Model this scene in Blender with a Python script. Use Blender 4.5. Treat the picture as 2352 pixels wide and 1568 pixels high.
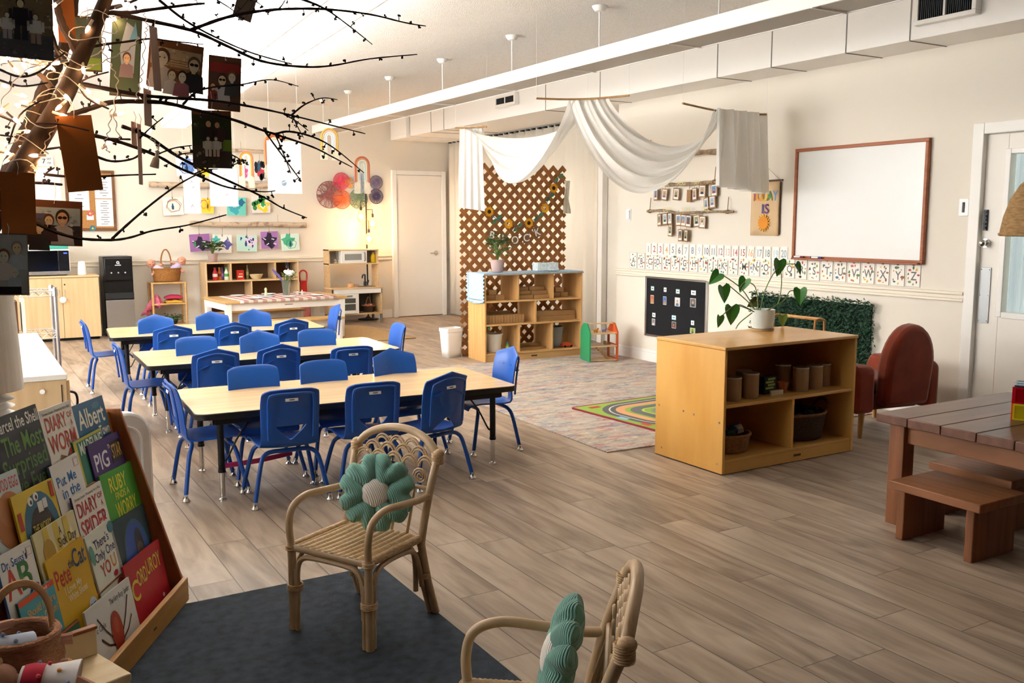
import bpy, bmesh, math, random
from mathutils import Matrix, Vector, Euler
PI = math.pi
random.seed(7)
for o in list(bpy.data.objects): bpy.data.objects.remove(o)
SC = bpy.context.scene
C = SC.collection
# ------------------------------------------------------------------ camera
CAMZ, FPX, YAW, PITCH, ROLL = 1.42, 2131.8, 0.53429, 0.12797, -0.00082
def _basis():
    cy, sy, cp, sp = math.cos(YAW), math.sin(YAW), math.cos(PITCH), math.sin(PITCH)
    f = Vector((sy*cp, cy*cp, -sp)); r = Vector((cy, -sy, 0)); u = r.cross(f)
    cr, sr = math.cos(ROLL), math.sin(ROLL)
    return r*cr+u*sr, u*cr-r*sr, f
CR, CU, CF = _basis()
cam = bpy.data.cameras.new('camera'); cam_o = bpy.data.objects.new('camera', cam); C.objects.link(cam_o)
cam.sensor_width = 36; cam.lens = 36*FPX/2352; cam.clip_start = 0.05; cam.clip_end = 100
cam_o.matrix_world = Matrix(((CR.x, CU.x, -CF.x, 0), (CR.y, CU.y, -CF.y, 0), (CR.z, CU.z, -CF.z, CAMZ), (0, 0, 0, 1)))
SC.camera = cam_o
O0 = Vector((0, 0, CAMZ))
def ray(px, py): return CF + CR*((px-1176)/FPX) - CU*((py-784)/FPX)
def ZP(px, py, z=0.0): d = ray(px, py); return O0 + d*((z-CAMZ)/d.z)      # point of a horizontal plane
def XP(px, py, x): d = ray(px, py); return O0 + d*(x/d.x)                 # point of the plane X = x
def YP(px, py, y): d = ray(px, py); return O0 + d*(y/d.y)                 # point of the plane Y = y
# ------------------------------------------------------------------ light and exposure
SC.view_settings.view_transform = 'Standard'; SC.view_settings.look = 'None'
SC.view_settings.gamma = 1; SC.view_settings.use_curve_mapping = False
SC.view_settings.exposure = 0.86
wd = bpy.data.worlds.new('world'); SC.world = wd; wd.use_nodes = True
wd.node_tree.nodes['Background'].inputs[0].default_value = (0.80, 0.90, 1.0, 1)
wd.node_tree.nodes['Background'].inputs[1].default_value = 1.0
def area(name, loc, direction, sx, sy, power, col=(1, 1, 1), spread=180):
    l = bpy.data.lights.new(name, 'AREA'); l.shape = 'RECTANGLE'; l.size = sx; l.size_y = sy; l.energy = power; l.color = col
    l.spread = math.radians(spread)
    o = bpy.data.objects.new(name, l); C.objects.link(o); o.location = loc
    o.rotation_euler = Vector(direction).to_track_quat('-Z', 'Y').to_euler(); return o
XR, YB, XF, ZC = 6.0, 12.86, 6.53, 3.05        # right wall, back wall, folding partition wall, ceiling
XL, YF = -1.7, -2.6
# daylight outside the four windows of the left wall and the glazed door
for wy, pw in ((3.7, 40), (6.6, 105), (9.0, 125), (11.4, 25)):
    area('window_daylight', (XL-0.25, wy, 1.75), (1, 0.0, -0.05), 1.9, 2.2, pw, (1.0, 0.99, 0.97))
area('door_daylight', (XR+0.55, 3.35, 1.45), (-1, 0, 0), 0.9, 1.4, 6, (0.95, 1.0, 0.95))
# the two suspended linear fixtures throw their tubes' light up at the ceiling
area('fixture_uplight', (2.10, 7.7, 2.735), (0, 0, 1), 5.6, 0.16, 150, (1.0, 0.98, 0.95)).rotation_euler = (PI, 0, PI/2-.065)
# ------------------------------------------------------------------ helpers
def lin(c):
    if isinstance(c, str):
        c = c.lstrip('#'); c = tuple(int(c[i:i+2], 16)/255 for i in (0, 2, 4))
    return tuple(x/12.92 if x <= .04045 else ((x+.055)/1.055)**2.4 for x in c[:3])
MATS = {}
def M(name, col='#808080', rough=.55, metal=0.0, spec=.5, emit=None, es=0.0, alpha=1.0, trans=0.0, ior=1.45,
      col2=None, scale=(8, 8, 8), detail=4, lo=.35, hi=.65, bump=None, coat=0.0, sheen=0.0, attr=None, wave=None, sss=0.0):
    if name in MATS: return MATS[name]
    m = bpy.data.materials.new(name); m.use_nodes = True; nt = m.node_tree; N, L = nt.nodes, nt.links
    b = N['Principled BSDF']
    b.inputs['Base Color'].default_value = (*lin(col), 1); b.inputs['Roughness'].default_value = rough
    b.inputs['Metallic'].default_value = metal; b.inputs['Specular IOR Level'].default_value = spec
    b.inputs['Alpha'].default_value = alpha; b.inputs['Transmission Weight'].default_value = trans; b.inputs['IOR'].default_value = ior
    b.inputs['Coat Weight'].default_value = coat; b.inputs['Sheen Weight'].default_value = sheen
    if sss: b.inputs['Subsurface Weight'].default_value = sss
    if emit: b.inputs['Emission Color'].default_value = (*lin(emit), 1); b.inputs['Emission Strength'].default_value = es
    tc = N.new('ShaderNodeTexCoord')
    def mp(sc):
        q = N.new('ShaderNodeMapping'); q.inputs['Scale'].default_value = sc; L.new(tc.outputs['Object'], q.inputs['Vector']); return q
    if attr:
        a = N.new('ShaderNodeAttribute'); a.attribute_name = attr; L.new(a.outputs['Color'], b.inputs['Base Color'])
    elif col2:
        n = N.new('ShaderNodeTexNoise'); n.inputs['Scale'].default_value = 1; n.inputs['Detail'].default_value = detail
        L.new(mp(scale).outputs[0], n.inputs['Vector'])
        r = N.new('ShaderNodeValToRGB'); r.color_ramp.elements[0].position = lo; r.color_ramp.elements[1].position = hi
        r.color_ramp.elements[0].color = (*lin(col), 1); r.color_ramp.elements[1].color = (*lin(col2), 1)
        L.new(n.outputs['Fac'], r.inputs['Fac']); L.new(r.outputs['Color'], b.inputs['Base Color'])
    if bump:                                                          # (scale xyz, strength, distance)
        if wave:
            n = N.new('ShaderNodeTexWave'); n.inputs['Scale'].default_value = wave; n.bands_direction = 'DIAGONAL'; n.inputs['Distortion'].default_value = .6
        else:
            n = N.new('ShaderNodeTexNoise'); n.inputs['Scale'].default_value = 1; n.inputs['Detail'].default_value = 3
        L.new(mp(bump[0]).outputs[0], n.inputs['Vector'])
        q = N.new('ShaderNodeBump'); q.inputs['Strength'].default_value = bump[1]; q.inputs['Distance'].default_value = bump[2]
        L.new(n.outputs['Fac'], q.inputs['Height']); L.new(q.outputs['Normal'], b.inputs['Normal'])
    MATS[name] = m; return m
def colnode(N, c): n = N.new('ShaderNodeRGB'); n.outputs[0].default_value = (*lin(c), 1); return n.outputs[0]
TXT = {}
def text2d(s):
    if s not in TXT:
        cu = bpy.data.curves.new('lettering', 'FONT'); cu.body = s; cu.size = 1; cu.align_x = 'CENTER'; cu.align_y = 'CENTER'; cu.resolution_u = 3; cu.offset = .014
        o = bpy.data.objects.new('lettering', cu); me = o.to_mesh()
        TXT[s] = ([(v.co.x, v.co.y) for v in me.vertices], [tuple(p.vertices) for p in me.polygons])
        o.to_mesh_clear(); bpy.data.objects.remove(o); bpy.data.curves.remove(cu)
    return TXT[s]
class MB:
    """collects shapes and links them as one mesh object"""
    def __init__(s): s.v = []; s.f = []; s.mi = []; s.col = []; s.T = Matrix(); s.k = 0; s.c = (1, 1, 1)
    def at(s, loc=(0, 0, 0), rot=(0, 0, 0), sc=(1, 1, 1)):
        s.T = Matrix.LocRotScale(Vector(loc), Euler(rot), Vector(sc)); return s
    def color(s, c): s.c = lin(c); return s
    def add(s, vs, fs):
        n = len(s.v); s.v += [tuple(s.T @ Vector(p)) for p in vs]
        for q in fs: s.f.append(tuple(i+n for i in q)); s.mi.append(s.k); s.col.append(s.c)
        return s
    def box(s, x0, x1, y0, y1, z0, z1):
        return s.add([(x, y, z) for z in (z0, z1) for y in (y0, y1) for x in (x0, x1)],
                     [(0, 2, 3, 1), (4, 5, 7, 6), (0, 1, 5, 4), (2, 6, 7, 3), (0, 4, 6, 2), (1, 3, 7, 5)])
    def cbox(s, c, d): return s.box(c[0]-d[0]/2, c[0]+d[0]/2, c[1]-d[1]/2, c[1]+d[1]/2, c[2]-d[2]/2, c[2]+d[2]/2)
    def beam(s, p0, p1, w, t, up=(0, 0, 1)):
        p0, p1 = Vector(p0), Vector(p1); d = (p1-p0).normalized(); u = Vector(up); a = d.cross(u)
        if a.length < 1e-4: a = d.cross(Vector((1, 0, 0)))
        a.normalize(); u = a.cross(d)
        vs = [p+a*i*w/2+u*j*t/2 for p in (p0, p1) for i, j in ((-1, -1), (1, -1), (1, 1), (-1, 1))]
        return s.add(vs, [(3, 2, 1, 0), (4, 5, 6, 7), (0, 1, 5, 4), (1, 2, 6, 5), (2, 3, 7, 6), (3, 0, 4, 7)])
    def tube(s, pts, r, n=8, closed=False, caps=True, flat=1.0):
        P = [Vector(p) for p in pts]; m = len(P); R = r if isinstance(r, (list, tuple)) else [r]*m
        vs, fs = [], []; pa = None
        for i, p in enumerate(P):
            a = P[(i-1) % m] if (closed or i > 0) else p; b = P[(i+1) % m] if (closed or i < m-1) else p
            t = (b-a)
            t = t.normalized() if t.length > 1e-9 else Vector((0, 0, 1))
            if pa is None:
                pa = t.orthogonal().normalized() if abs(t.z) > .95 else t.cross(Vector((0, 0, 1))).normalized()
            else:
                pa = pa - t*pa.dot(t); pa = pa.normalized() if pa.length > 1e-6 else t.orthogonal().normalized()
            q = t.cross(pa)
            for k in range(n):
                an = 2*PI*k/n; vs.append(p + pa*math.cos(an)*R[i] + q*math.sin(an)*R[i]*flat)
        for i in range(m if closed else m-1):
            for k in range(n):
                a, b = i*n+k, i*n+(k+1) % n; c = ((i+1) % m)*n
                fs.append((a, b, c+(k+1) % n, c+k))
        if caps and not closed: fs += [tuple(range(n))[::-1], tuple(range((m-1)*n, m*n))]
        return s.add(vs, fs)
    def cyl(s, p0, p1, r0, r1=None, n=14): return s.tube([p0, p1], [r0, r0 if r1 is None else r1], n)
    def lathe(s, prof, n=24, c=(0, 0, 0), sy=1.0):
        vs = [(c[0]+r*math.cos(2*PI*k/n), c[1]+sy*r*math.sin(2*PI*k/n), c[2]+z) for r, z in prof for k in range(n)]
        fs = [(i*n+k, i*n+(k+1) % n, (i+1)*n+(k+1) % n, (i+1)*n+k) for i in range(len(prof)-1) for k in range(n)]
        if prof[0][0] > 1e-6: fs.append(tuple(range(n))[::-1])
        if prof[-1][0] > 1e-6: fs.append(tuple(range((len(prof)-1)*n, len(prof)*n)))
        return s.add(vs, fs)
    def ball(s, c, r, n=12, m=8):
        r = r if isinstance(r, (tuple, list)) else (r, r, r)
        pr = [(math.sin(PI*j/m), -math.cos(PI*j/m)) for j in range(m+1)]
        vs = [(c[0]+r[0]*a*math.cos(2*PI*k/n), c[1]+r[1]*a*math.sin(2*PI*k/n), c[2]+r[2]*z) for a, z in pr for k in range(n)]
        return s.add(vs, [(i*n+k, i*n+(k+1) % n, (i+1)*n+(k+1) % n, (i+1)*n+k) for i in range(m) for k in range(n)])
    def grid(s, fn, nu, nv, skip=None, wrapv=False):
        vs = [fn(i/nu, j/nv) for i in range(nu+1) for j in range(nv+1)]
        return s.add(vs, [(i*(nv+1)+j, i*(nv+1)+j+1, (i+1)*(nv+1)+j+1, (i+1)*(nv+1)+j) for i in range(nu) for j in range(nv) if not (skip and skip(i, j))])
    def prism(s, poly, a, b, ax='z'):
        f = {'z': lambda p, h: (p[0], p[1], h), 'y': lambda p, h: (p[0], h, p[1]), 'x': lambda p, h: (h, p[0], p[1])}[ax]
        n = len(poly); vs = [f(p, a) for p in poly]+[f(p, b) for p in poly]
        return s.add(vs, [tuple(range(n))[::-1], tuple(range(n, 2*n))]+[(i, (i+1) % n, n+(i+1) % n, n+i) for i in range(n)])
    # flat printed marks on the local XZ plane, facing -Y, at depth y
    def poly(s, pts, y=0.0):
        return s.add([(p[0], y, p[1]) for p in pts], [tuple(range(len(pts)))])
    def rect(s, x0, x1, z0, z1, y=0.0): return s.poly([(x0, z0), (x1, z0), (x1, z1), (x0, z1)], y)
    def ell(s, cx, cz, rx, rz, y=0.0, n=16, a0=0, a1=2*PI):
        return s.poly([(cx+rx*math.cos(a0+(a1-a0)*k/n), cz+rz*math.sin(a0+(a1-a0)*k/n)) for k in range(n+(a1-a0 < 6.2))], y)
    def line(s, pts, w, y=0.0):
        for (x0, z0), (x1, z1) in zip(pts, pts[1:]):
            d = math.hypot(x1-x0, z1-z0) or 1e-6; nx, nz = -(z1-z0)/d*w/2, (x1-x0)/d*w/2
            s.poly([(x0-nx, z0-nz), (x1-nx, z1-nz), (x1+nx, z1+nz), (x0+nx, z0+nz)], y)
        return s
    def text(s, t, x, z, size, y=0.0, rot=0.0, sx=1.0):
        vs, fs = text2d(t); c, q = math.cos(rot), math.sin(rot)
        return s.add([(x+size*(a*sx*c-b*q), y, z+size*(a*sx*q+b*c)) for a, b in vs], fs)
    def build(s, name, mats, parent=None, bev=0.0, smooth=True, solid=0.0, sub=0, loc=None, rot=None, flat=False, off=-1):
        me = bpy.data.meshes.new(name); me.from_pydata(s.v, [], s.f)
        for m in (mats if isinstance(mats, (list, tuple)) else [mats]): me.materials.append(m)
        me.polygons.foreach_set('material_index', s.mi)
        ca = me.color_attributes.new('Col', 'FLOAT_COLOR', 'CORNER'); buf = []
        for q, c in zip(s.f, s.col): buf += [c[0], c[1], c[2], 1.0]*len(q)
        ca.data.foreach_set('color', buf)
        if not flat:
            bm = bmesh.new(); bm.from_mesh(me)
            if solid or sub: bmesh.ops.remove_doubles(bm, verts=bm.verts, dist=1e-5)
            bmesh.ops.recalc_face_normals(bm, faces=bm.faces); bm.to_mesh(me); bm.free()
        if smooth:
            me.polygons.foreach_set('use_smooth', [True]*len(me.polygons)); me.set_sharp_from_angle(angle=math.radians(38))
        o = bpy.data.objects.new(name, me); C.objects.link(o)
        if parent: o.parent = parent
        if loc is not None: o.location = loc
        if rot is not None: o.rotation_euler = rot
        if sub: q = o.modifiers.new('sub', 'SUBSURF'); q.levels = q.render_levels = sub
        if solid: q = o.modifiers.new('solid', 'SOLIDIFY'); q.thickness = solid; q.offset = off
        if bev: q = o.modifiers.new('bev', 'BEVEL'); q.width = bev; q.segments = 2; q.limit_method = 'ANGLE'; q.angle_limit = .7
        return o
def tag(o, label=None, cat=None, group=None, kind=None):
    if label: o['label'] = label
    if cat: o['category'] = cat
    if group: o['group'] = group
    if kind: o['kind'] = kind
    return o
def thing(name, label, cat, loc=(0, 0, 0), rz=0.0, group=None, rot=None):
    o = bpy.data.objects.new(name, None); C.objects.link(o); o.empty_display_size = .05
    o.location = loc; o.rotation_euler = rot if rot is not None else (0, 0, rz)
    return tag(o, label, cat, group)
def struct(name, mb, m, parent=None, **k):
    o = mb.build(name, m, parent, **k)
    if parent is None: o['kind'] = 'structure'
    return o
def dup(root, loc, rz, label, group=None, rot=None):
    def cp(o, par):
        c = o.copy(); C.objects.link(c)
        if par: c.parent = par
        for ch in kids.get(o.name, ()): cp(ch, c)
        return c
    kids = {}
    for o in bpy.data.objects:
        if o.parent: kids.setdefault(o.parent.name, []).append(o)
    r = cp(root, None); r.location = loc; r.rotation_euler = rot if rot is not None else (0, 0, rz); r['label'] = label
    if group: r['group'] = group
    return r
def arc(c, r, a0, a1, n, ax='xy'):
    out = []
    for i in range(n+1):
        a = a0+(a1-a0)*i/n; u, v = r*math.cos(a), r*math.sin(a)
        out.append({'xy': (c[0]+u, c[1]+v, c[2]), 'xz': (c[0]+u, c[1], c[2]+v), 'yz': (c[0], c[1]+u, c[2]+v)}[ax])
    return out
def spline(pts, n=6):
    P = [Vector(p) for p in pts]; out = []
    for i in range(len(P)-1):
        a, b, c, d = P[max(i-1, 0)], P[i], P[i+1], P[min(i+2, len(P)-1)]
        for k in range(n):
            t = k/n; out.append(.5*((2*b)+(c-a)*t+(2*a-5*b+4*c-d)*t*t+(3*b-a-3*c+d)*t**3))
    return out+[P[-1]]
PRINT = M('printed_card', '#ffffff', rough=.6, attr='Col')
GLOSS = M('printed_gloss', '#ffffff', rough=.4, spec=.3, attr='Col')
CLOTHC = M('coloured_cloth', '#ffffff', rough=.95, attr='Col', sheen=.2)
# ------------------------------------------------------------------ surface materials
WALL = M('cream_paint', '#e5ddcf', rough=.8, bump=((60, 60, 60), .05, .002))
CEIL = M('popcorn_ceiling', '#f4f1ec', rough=.95, bump=((120, 120, 120), .9, .012), col2='#e6e2dc', scale=(90, 90, 90))
WHITE = M('white_paint', '#f3f0ea', rough=.45)
PLASTICW = M('white_plastic', '#f2f2f0', rough=.35)
STEEL = M('brushed_steel', '#c2c2c0', rough=.32, metal=1)
CHROME = M('chrome', '#d8d8d6', rough=.14, metal=1)
BLACK = M('black_plastic', '#121316', rough=.4)
DARKM = M('dark_metal', '#33363a', rough=.45, metal=.4)
def wood(name, c1, c2, axis=0, rough=.42, coat=0.0, s=1.0):
    sc = [26*s, 26*s, 26*s]; sc[axis] = 1.6*s
    return M(name, c1, rough=rough, col2=c2, scale=tuple(sc), detail=5, lo=.3, hi=.7, coat=coat)
BIRCHX = wood('birch_ply_x', '#d9b077', '#c99a5b', 0, .38); BIRCHZ = wood('birch_ply_z', '#dcb174', '#c8985a', 2, .38)
MAPLE = wood('pale_maple', '#e0c194', '#d4b183', 2, .45); MAPLEX = wood('pale_maple_x', '#e0c194', '#d2ae7e', 0, .45)
STRING = M('twine', '#8d7a5c', rough=.9)
# ================================================================== the room
def floor_mat():
    m = bpy.data.materials.new('vinyl_planks'); m.use_nodes = True; nt = m.node_tree; N, L = nt.nodes, nt.links; b = N['Principled BSDF']
    tc = N.new('ShaderNodeTexCoord'); sp = N.new('ShaderNodeSeparateXYZ'); L.new(tc.outputs['Object'], sp.inputs[0])
    def mth(op, a, b_=None, c=None):
        n = N.new('ShaderNodeMath'); n.operation = op
        for i, x in enumerate((a, b_, c)):
            if x is None: continue
            if isinstance(x, (int, float)): n.inputs[i].default_value = x
            else: L.new(x, n.inputs[i])
        return n.outputs[0]
    u = mth('DIVIDE', sp.outputs[0], 0.172); row = mth('FLOOR', u)
    wn = N.new('ShaderNodeTexWhiteNoise'); wn.noise_dimensions = '1D'; L.new(row, wn.inputs['W'])
    v = mth('ADD', mth('DIVIDE', sp.outputs[1], 1.22), mth('MULTIPLY', wn.outputs['Value'], 3.0)); cl = mth('FLOOR', v)
    cb = N.new('ShaderNodeCombineXYZ'); L.new(row, cb.inputs[0]); L.new(cl, cb.inputs[1])
    w2 = N.new('ShaderNodeTexWhiteNoise'); w2.noise_dimensions = '3D'; L.new(cb.outputs[0], w2.inputs['Vector'])
    # grain: noise stretched along the plank, shifted per plank
    off = N.new('ShaderNodeVectorMath'); off.operation = 'MULTIPLY_ADD'; L.new(w2.outputs['Color'], off.inputs[0]); off.inputs[1].default_value = (9, 9, 9)
    L.new(tc.outputs['Object'], off.inputs[2])
    def noise(sc, det, dist=0):
        mp = N.new('ShaderNodeMapping'); mp.inputs['Scale'].default_value = sc; L.new(off.outputs[0], mp.inputs['Vector'])
        n = N.new('ShaderNodeTexNoise'); n.inputs['Scale'].default_value = 1; n.inputs['Detail'].default_value = det; n.inputs['Distortion'].default_value = dist
        L.new(mp.outputs[0], n.inputs['Vector']); return n.outputs['Fac']
    g1 = noise((9, 1.5, 1), 5, 1.2); g2 = noise((55, 3.2, 1), 4, .4); g3 = noise((2.5, .9, 1), 2)
    s = mth('ADD', mth('MULTIPLY', g1, .80), mth('ADD', mth('MULTIPLY', g2, .17), mth('MULTIPLY', g3, .3)))
    s = mth('ADD', s, mth('MULTIPLY', mth('SUBTRACT', w2.outputs['Value'], .5), .11))
    r = N.new('ShaderNodeValToRGB'); e = r.color_ramp.elements
    e[0].position = .45; e[0].color = (*lin('#7a6756'), 1); e[1].position = .95; e[1].color = (*lin('#bfae9b'), 1)
    q = r.color_ramp.elements.new(.66); q.color = (*lin('#a28e7a'), 1)
    L.new(s, r.inputs['Fac'])
    fu = mth('FRACT', u); fv = mth('FRACT', v)
    gu = mth('MINIMUM', fu, mth('SUBTRACT', 1.0, fu)); gv = mth('MINIMUM', fv, mth('SUBTRACT', 1.0, fv))
    gap = mth('MAXIMUM', mth('LESS_THAN', gu, .014), mth('LESS_THAN', gv, .0016))
    mx = N.new('ShaderNodeMix'); mx.data_type = 'RGBA'; L.new(mth('MULTIPLY', gap, .85), mx.inputs['Factor']); L.new(r.outputs['Color'], mx.inputs[6])
    mx.inputs[7].default_value = (*lin('#4c3f34'), 1); L.new(mx.outputs[2], b.inputs['Base Color'])
    b.inputs['Roughness'].default_value = .42; b.inputs['Specular IOR Level'].default_value = .4
    bp = N.new('ShaderNodeBump'); bp.inputs['Strength'].default_value = .12; bp.inputs['Distance'].default_value = .003
    L.new(mth('SUBTRACT', g2, mth('MULTIPLY', gap, 1.5)), bp.inputs['Height']); L.new(bp.outputs['Normal'], b.inputs['Normal'])
    return m
struct('floor', MB().box(XL-.2, XF+1.6, YF-.2, YB+.2, -.06, 0), floor_mat(), smooth=False)
struct('ceiling', MB().box(XL-.2, XF+.4, YF-.2, YB+.2, ZC, ZC+.06), CEIL, smooth=False)
struct('wall_back', MB().box(XL-.2, XF+.2, YB, YB+.12, 0, ZC), WALL, smooth=False)
struct('wall_front', MB().box(XL-.2, XR+.2, YF-.12, YF, 0, ZC), M('bounce_cut_brown', '#54483c', rough=.7, col2='#473c31', scale=(6, 6, 1)), smooth=False)  # unseen wall behind the camera, coloured dark to cut bounced light
DY0, DY1, DZ = 2.98, 3.90, 2.03                    # glazed door opening in the right wall
WE = 7.95                                          # where the right wall ends and the recess of the folding partition begins
mb = MB().box(XR, XR+.12, DY1, WE, 0, ZC).box(XR, XR+.12, DY0, DY1, DZ, ZC).box(XR, XR+.12, YF, DY0, 0, ZC).box(XR+.12, XF+.12, WE-.12, WE, 0, ZC)
struct('wall_right', mb, WALL, smooth=False)
struct('wall_recess', MB().box(XF, XF+.12, WE, YB, 0, ZC), WALL, smooth=False)
mb = MB(); wins = [(2.75, 4.65), (5.65, 7.55), (8.05, 9.95), (10.45, 12.35)]; prev = YF
for a, b in wins:
    mb.box(XL-.12, XL, prev, a, 0, ZC).box(XL-.12, XL, a, b, 0, .75).box(XL-.12, XL, a, b, 2.75, ZC); prev = b
mb.box(XL-.12, XL, prev, YB, 0, ZC); struct('wall_left', mb, WALL, smooth=False)
struct('bounce_cut_panel', MB().box(XL, XL+.02, YF, 2.6, 0, ZC), MATS['bounce_cut_brown'], smooth=False)  # unseen dark panel added over the left wall to weaken its bounce light
GLASS = M('window_glass', '#ffffff', rough=.02, trans=1.0, ior=1.02, spec=.2)
for i, (a, b) in enumerate(wins):
    mb = MB()
    for y0, y1, z0, z1 in ((a, b, .75, .81), (a, b, 2.69, 2.75), (a, a+.06, .75, 2.75), (b-.06, b, .75, 2.75), ((a+b)/2-.03, (a+b)/2+.03, .75, 2.75)):
        mb.box(XL-.09, XL-.03, y0, y1, z0, z1)
    w = struct('window_%d' % (i+1), mb, WHITE)
    MB().box(XL-.065, XL-.06, a, b, .75, 2.75).build('pane', GLASS, w, smooth=False)
# trims
def rail(p0, p1, n):                               # moulded chair rail along a wall, n = inward normal
    mb = MB(); n = Vector(n)
    for z0, z1, d in ((.865, .885, .020), (.885, .912, .012), (.912, .935, .026)):
        a, b = Vector(p0), Vector(p1); q = [a, b, b+n*d, a+n*d]
        mb.add([(p.x, p.y, z) for z in (z0, z1) for p in q], [(3, 2, 1, 0), (4, 5, 6, 7), (0, 1, 5, 4), (1, 2, 6, 5), (2, 3, 7, 6), (3, 0, 4, 7)])
    return mb
RAILM = M('rail_paint', '#ece2d0', rough=.5)
struct('trim_1', rail((XR, 3.948, 0), (XR, WE, 0), (-1, 0, 0)), RAILM, bev=.004)
struct('trim_2', rail((XL, YB, 0), (5.52, YB, 0), (0, -1, 0)), RAILM, bev=.004)
struct('trim_3', rail((6.45, YB, 0), (XF, YB, 0), (0, -1, 0)), RAILM, bev=.004)
def base(p0, p1, n):
    mb = MB(); n = Vector(n)
    for z0, z1, d in ((0, .10, .018), (.10, .125, .010)):
        a, b = Vector(p0), Vector(p1); q = [a, b, b+n*d, a+n*d]
        mb.add([(p.x, p.y, z) for z in (z0, z1) for p in q], [(3, 2, 1, 0), (4, 5, 6, 7), (0, 1, 5, 4), (1, 2, 6, 5), (2, 3, 7, 6), (3, 0, 4, 7)])
    return mb
struct('baseboard_right', base((XR, 3.948, 0), (XR, WE, 0), (-1, 0, 0)), WHITE, bev=.004)
struct('baseboard_back', base((XL, YB, 0), (5.52, YB, 0), (0, -1, 0)), WHITE, bev=.004)
struct('baseboard_recess', base((XF, WE, 0), (XF, 9.2, 0), (-1, 0, 0)), WHITE, bev=.004)
# back door
DOORM = M('door_paint', '#efe9df', rough=.5)
mb = MB().box(5.60, 6.34, YB-.045, YB-.004, .012, 2.11)
d1 = struct('door_1', mb, DOORM, bev=.004)
mb = MB().box(5.53, 5.60, YB-.06, YB-.002, 0, 2.18).box(6.34, 6.41, YB-.06, YB-.002, 0, 2.18).box(5.60, 6.34, YB-.06, YB-.002, 2.115, 2.18)
mb.build('frame', WHITE, d1, bev=.004)
mb = MB().cyl((6.24, YB-.045, .955), (6.24, YB-.06, .955), .036, .03, 20).cyl((6.24, YB-.06, .955), (6.24, YB-.095, .955), .012)
mb.tube([(6.24, YB-.093, .955), (6.20, YB-.097, .955), (6.12, YB-.095, .953)], [.012, .010, .008], 10); mb.build('handle', STEEL, d1)
# glazed door in the right wall
d2 = struct('door_2', MB().box(XR+.02, XR+.065, DY0+.01, DY0+.22, .01, DZ-.03).box(XR+.02, XR+.065, DY1-.19, DY1-.035, .01, DZ-.03)
            .box(XR+.02, XR+.065, DY0+.22, DY1-.19, .01, .80).box(XR+.02, XR+.065, DY0+.22, DY1-.19, 1.88, DZ-.03), DOORM, bev=.003)
mb = MB()
for y0, y1, z0, z1 in ((DY1-.035, DY1+.045, 0, DZ+.05), (DY0-.05, DY0, 0, DZ+.05), (DY0, DY1-.035, DZ-.025, DZ+.05)): mb.box(XR-.022, XR+.10, y0, y1, z0, z1)
mb.build('frame', WHITE, d2, bev=.005)
mb = MB()
for y0, y1, z0, z1 in ((DY1-.215, DY1-.175, .78, 1.90), (DY0+.2, DY0+.24, .78, 1.90), (DY0+.24, DY1-.215, .775, .815), (DY0+.24, DY1-.215, 1.865, 1.9)): mb.box(XR+.008, XR+.075, y0, y1, z0, z1)
mb.build('glazing_bead', WHITE, d2, bev=.004)
MB().box(XR+.038, XR+.044, DY0+.22, DY1-.19, .8, 1.88).build('pane', GLASS, d2, smooth=False)
MB().ball((XR-.028, DY1-.075, 1.275), (.022, .026, .026), 16, 10).cyl((XR-.022, DY1-.075, 1.275), (XR+.02, DY1-.075, 1.275), .012).cyl((XR+.005, DY1-.075, 1.275), (XR+.021, DY1-.075, 1.275), .03).build('knob', CHROME, d2)
p = MB().box(XR+.012, XR+.021, DY1-.125, DY1-.048, .73, 1.11)
for z in (.745, .92, 1.095):
    for y in (DY1-.115, DY1-.058): p.ball((XR+.011, y, z), .004, 8, 5)
p.build('push_plate', M('satin_plate', '#a4a6a6', rough=.5, metal=.8), d2, bev=.002)
p = MB().box(XR+.004, XR+.021, DY1-.078, DY1-.052, 1.36, 1.50)
for k in range(5): p.box(XR-.004, XR+.004, DY1-.074, DY1-.056, 1.372+k*.026, 1.386+k*.026)
p.build('keypad_lock', DARKM, d2, bev=.002)
# sheer curtain and a pale yard seen through the door's glass
CURT = M('sheer_curtain', '#a4b8a0', rough=.9, col2='#cad6c2', scale=(40, 40, 2), alpha=.75)
mb = MB().grid(lambda u, v: (XR+.16+.012*math.sin(v*58)+.006*math.sin(v*133), DY0+.05+v*.82, .5+u*1.5), 4, 120)
tag(mb.build('door_curtain', CURT), 'pale green sheer curtain hanging behind the glass of the right hand door', 'curtain')
YARD = M('yard_paving', '#b9b49c', rough=.9, col2='#9ba37f', scale=(3, 3, 3))
struct('yard', MB().box(XR+.6, XR+6, -4, 10, -.08, -.02), YARD, smooth=False)
FENCE = M('fence_boards', '#d8cf9a', rough=.8, col2='#b9bf8c', scale=(2, 9, .5))
mb = MB()
for k in range(40): mb.box(XR+3.0, XR+3.03, -3+k*.2, -3+k*.2+.185, -.02, 1.55)
tag(mb.build('garden_fence', FENCE), 'sunlit yellowish board fence outside, seen through the glazed door', 'fence')
# switches
for nm, lab, p, n in (('light_switch', 'white light switch plate beside the glazed door frame', XP(2215, 476, XR), 0), ('thermostat', 'small white thermostat box low down beside the folding partition', XP(1445, 493, XR), 1)):
    t = thing(nm, lab, 'switch' if n == 0 else 'thermostat', (XR-.001, p.y, p.z))
    MB().box(-.008, 0, -.036, .036, -.06, .06).build('plate', PLASTICW, t, bev=.003)
    if n == 0: MB().box(-.014, -.006, -.008, .008, -.035, .035).build('toggle', DARKM, t, bev=.002)
    else: MB().box(-.022, -.007, -.026, .026, -.045, .045).build('cover', PLASTICW, t, bev=.004)
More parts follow.
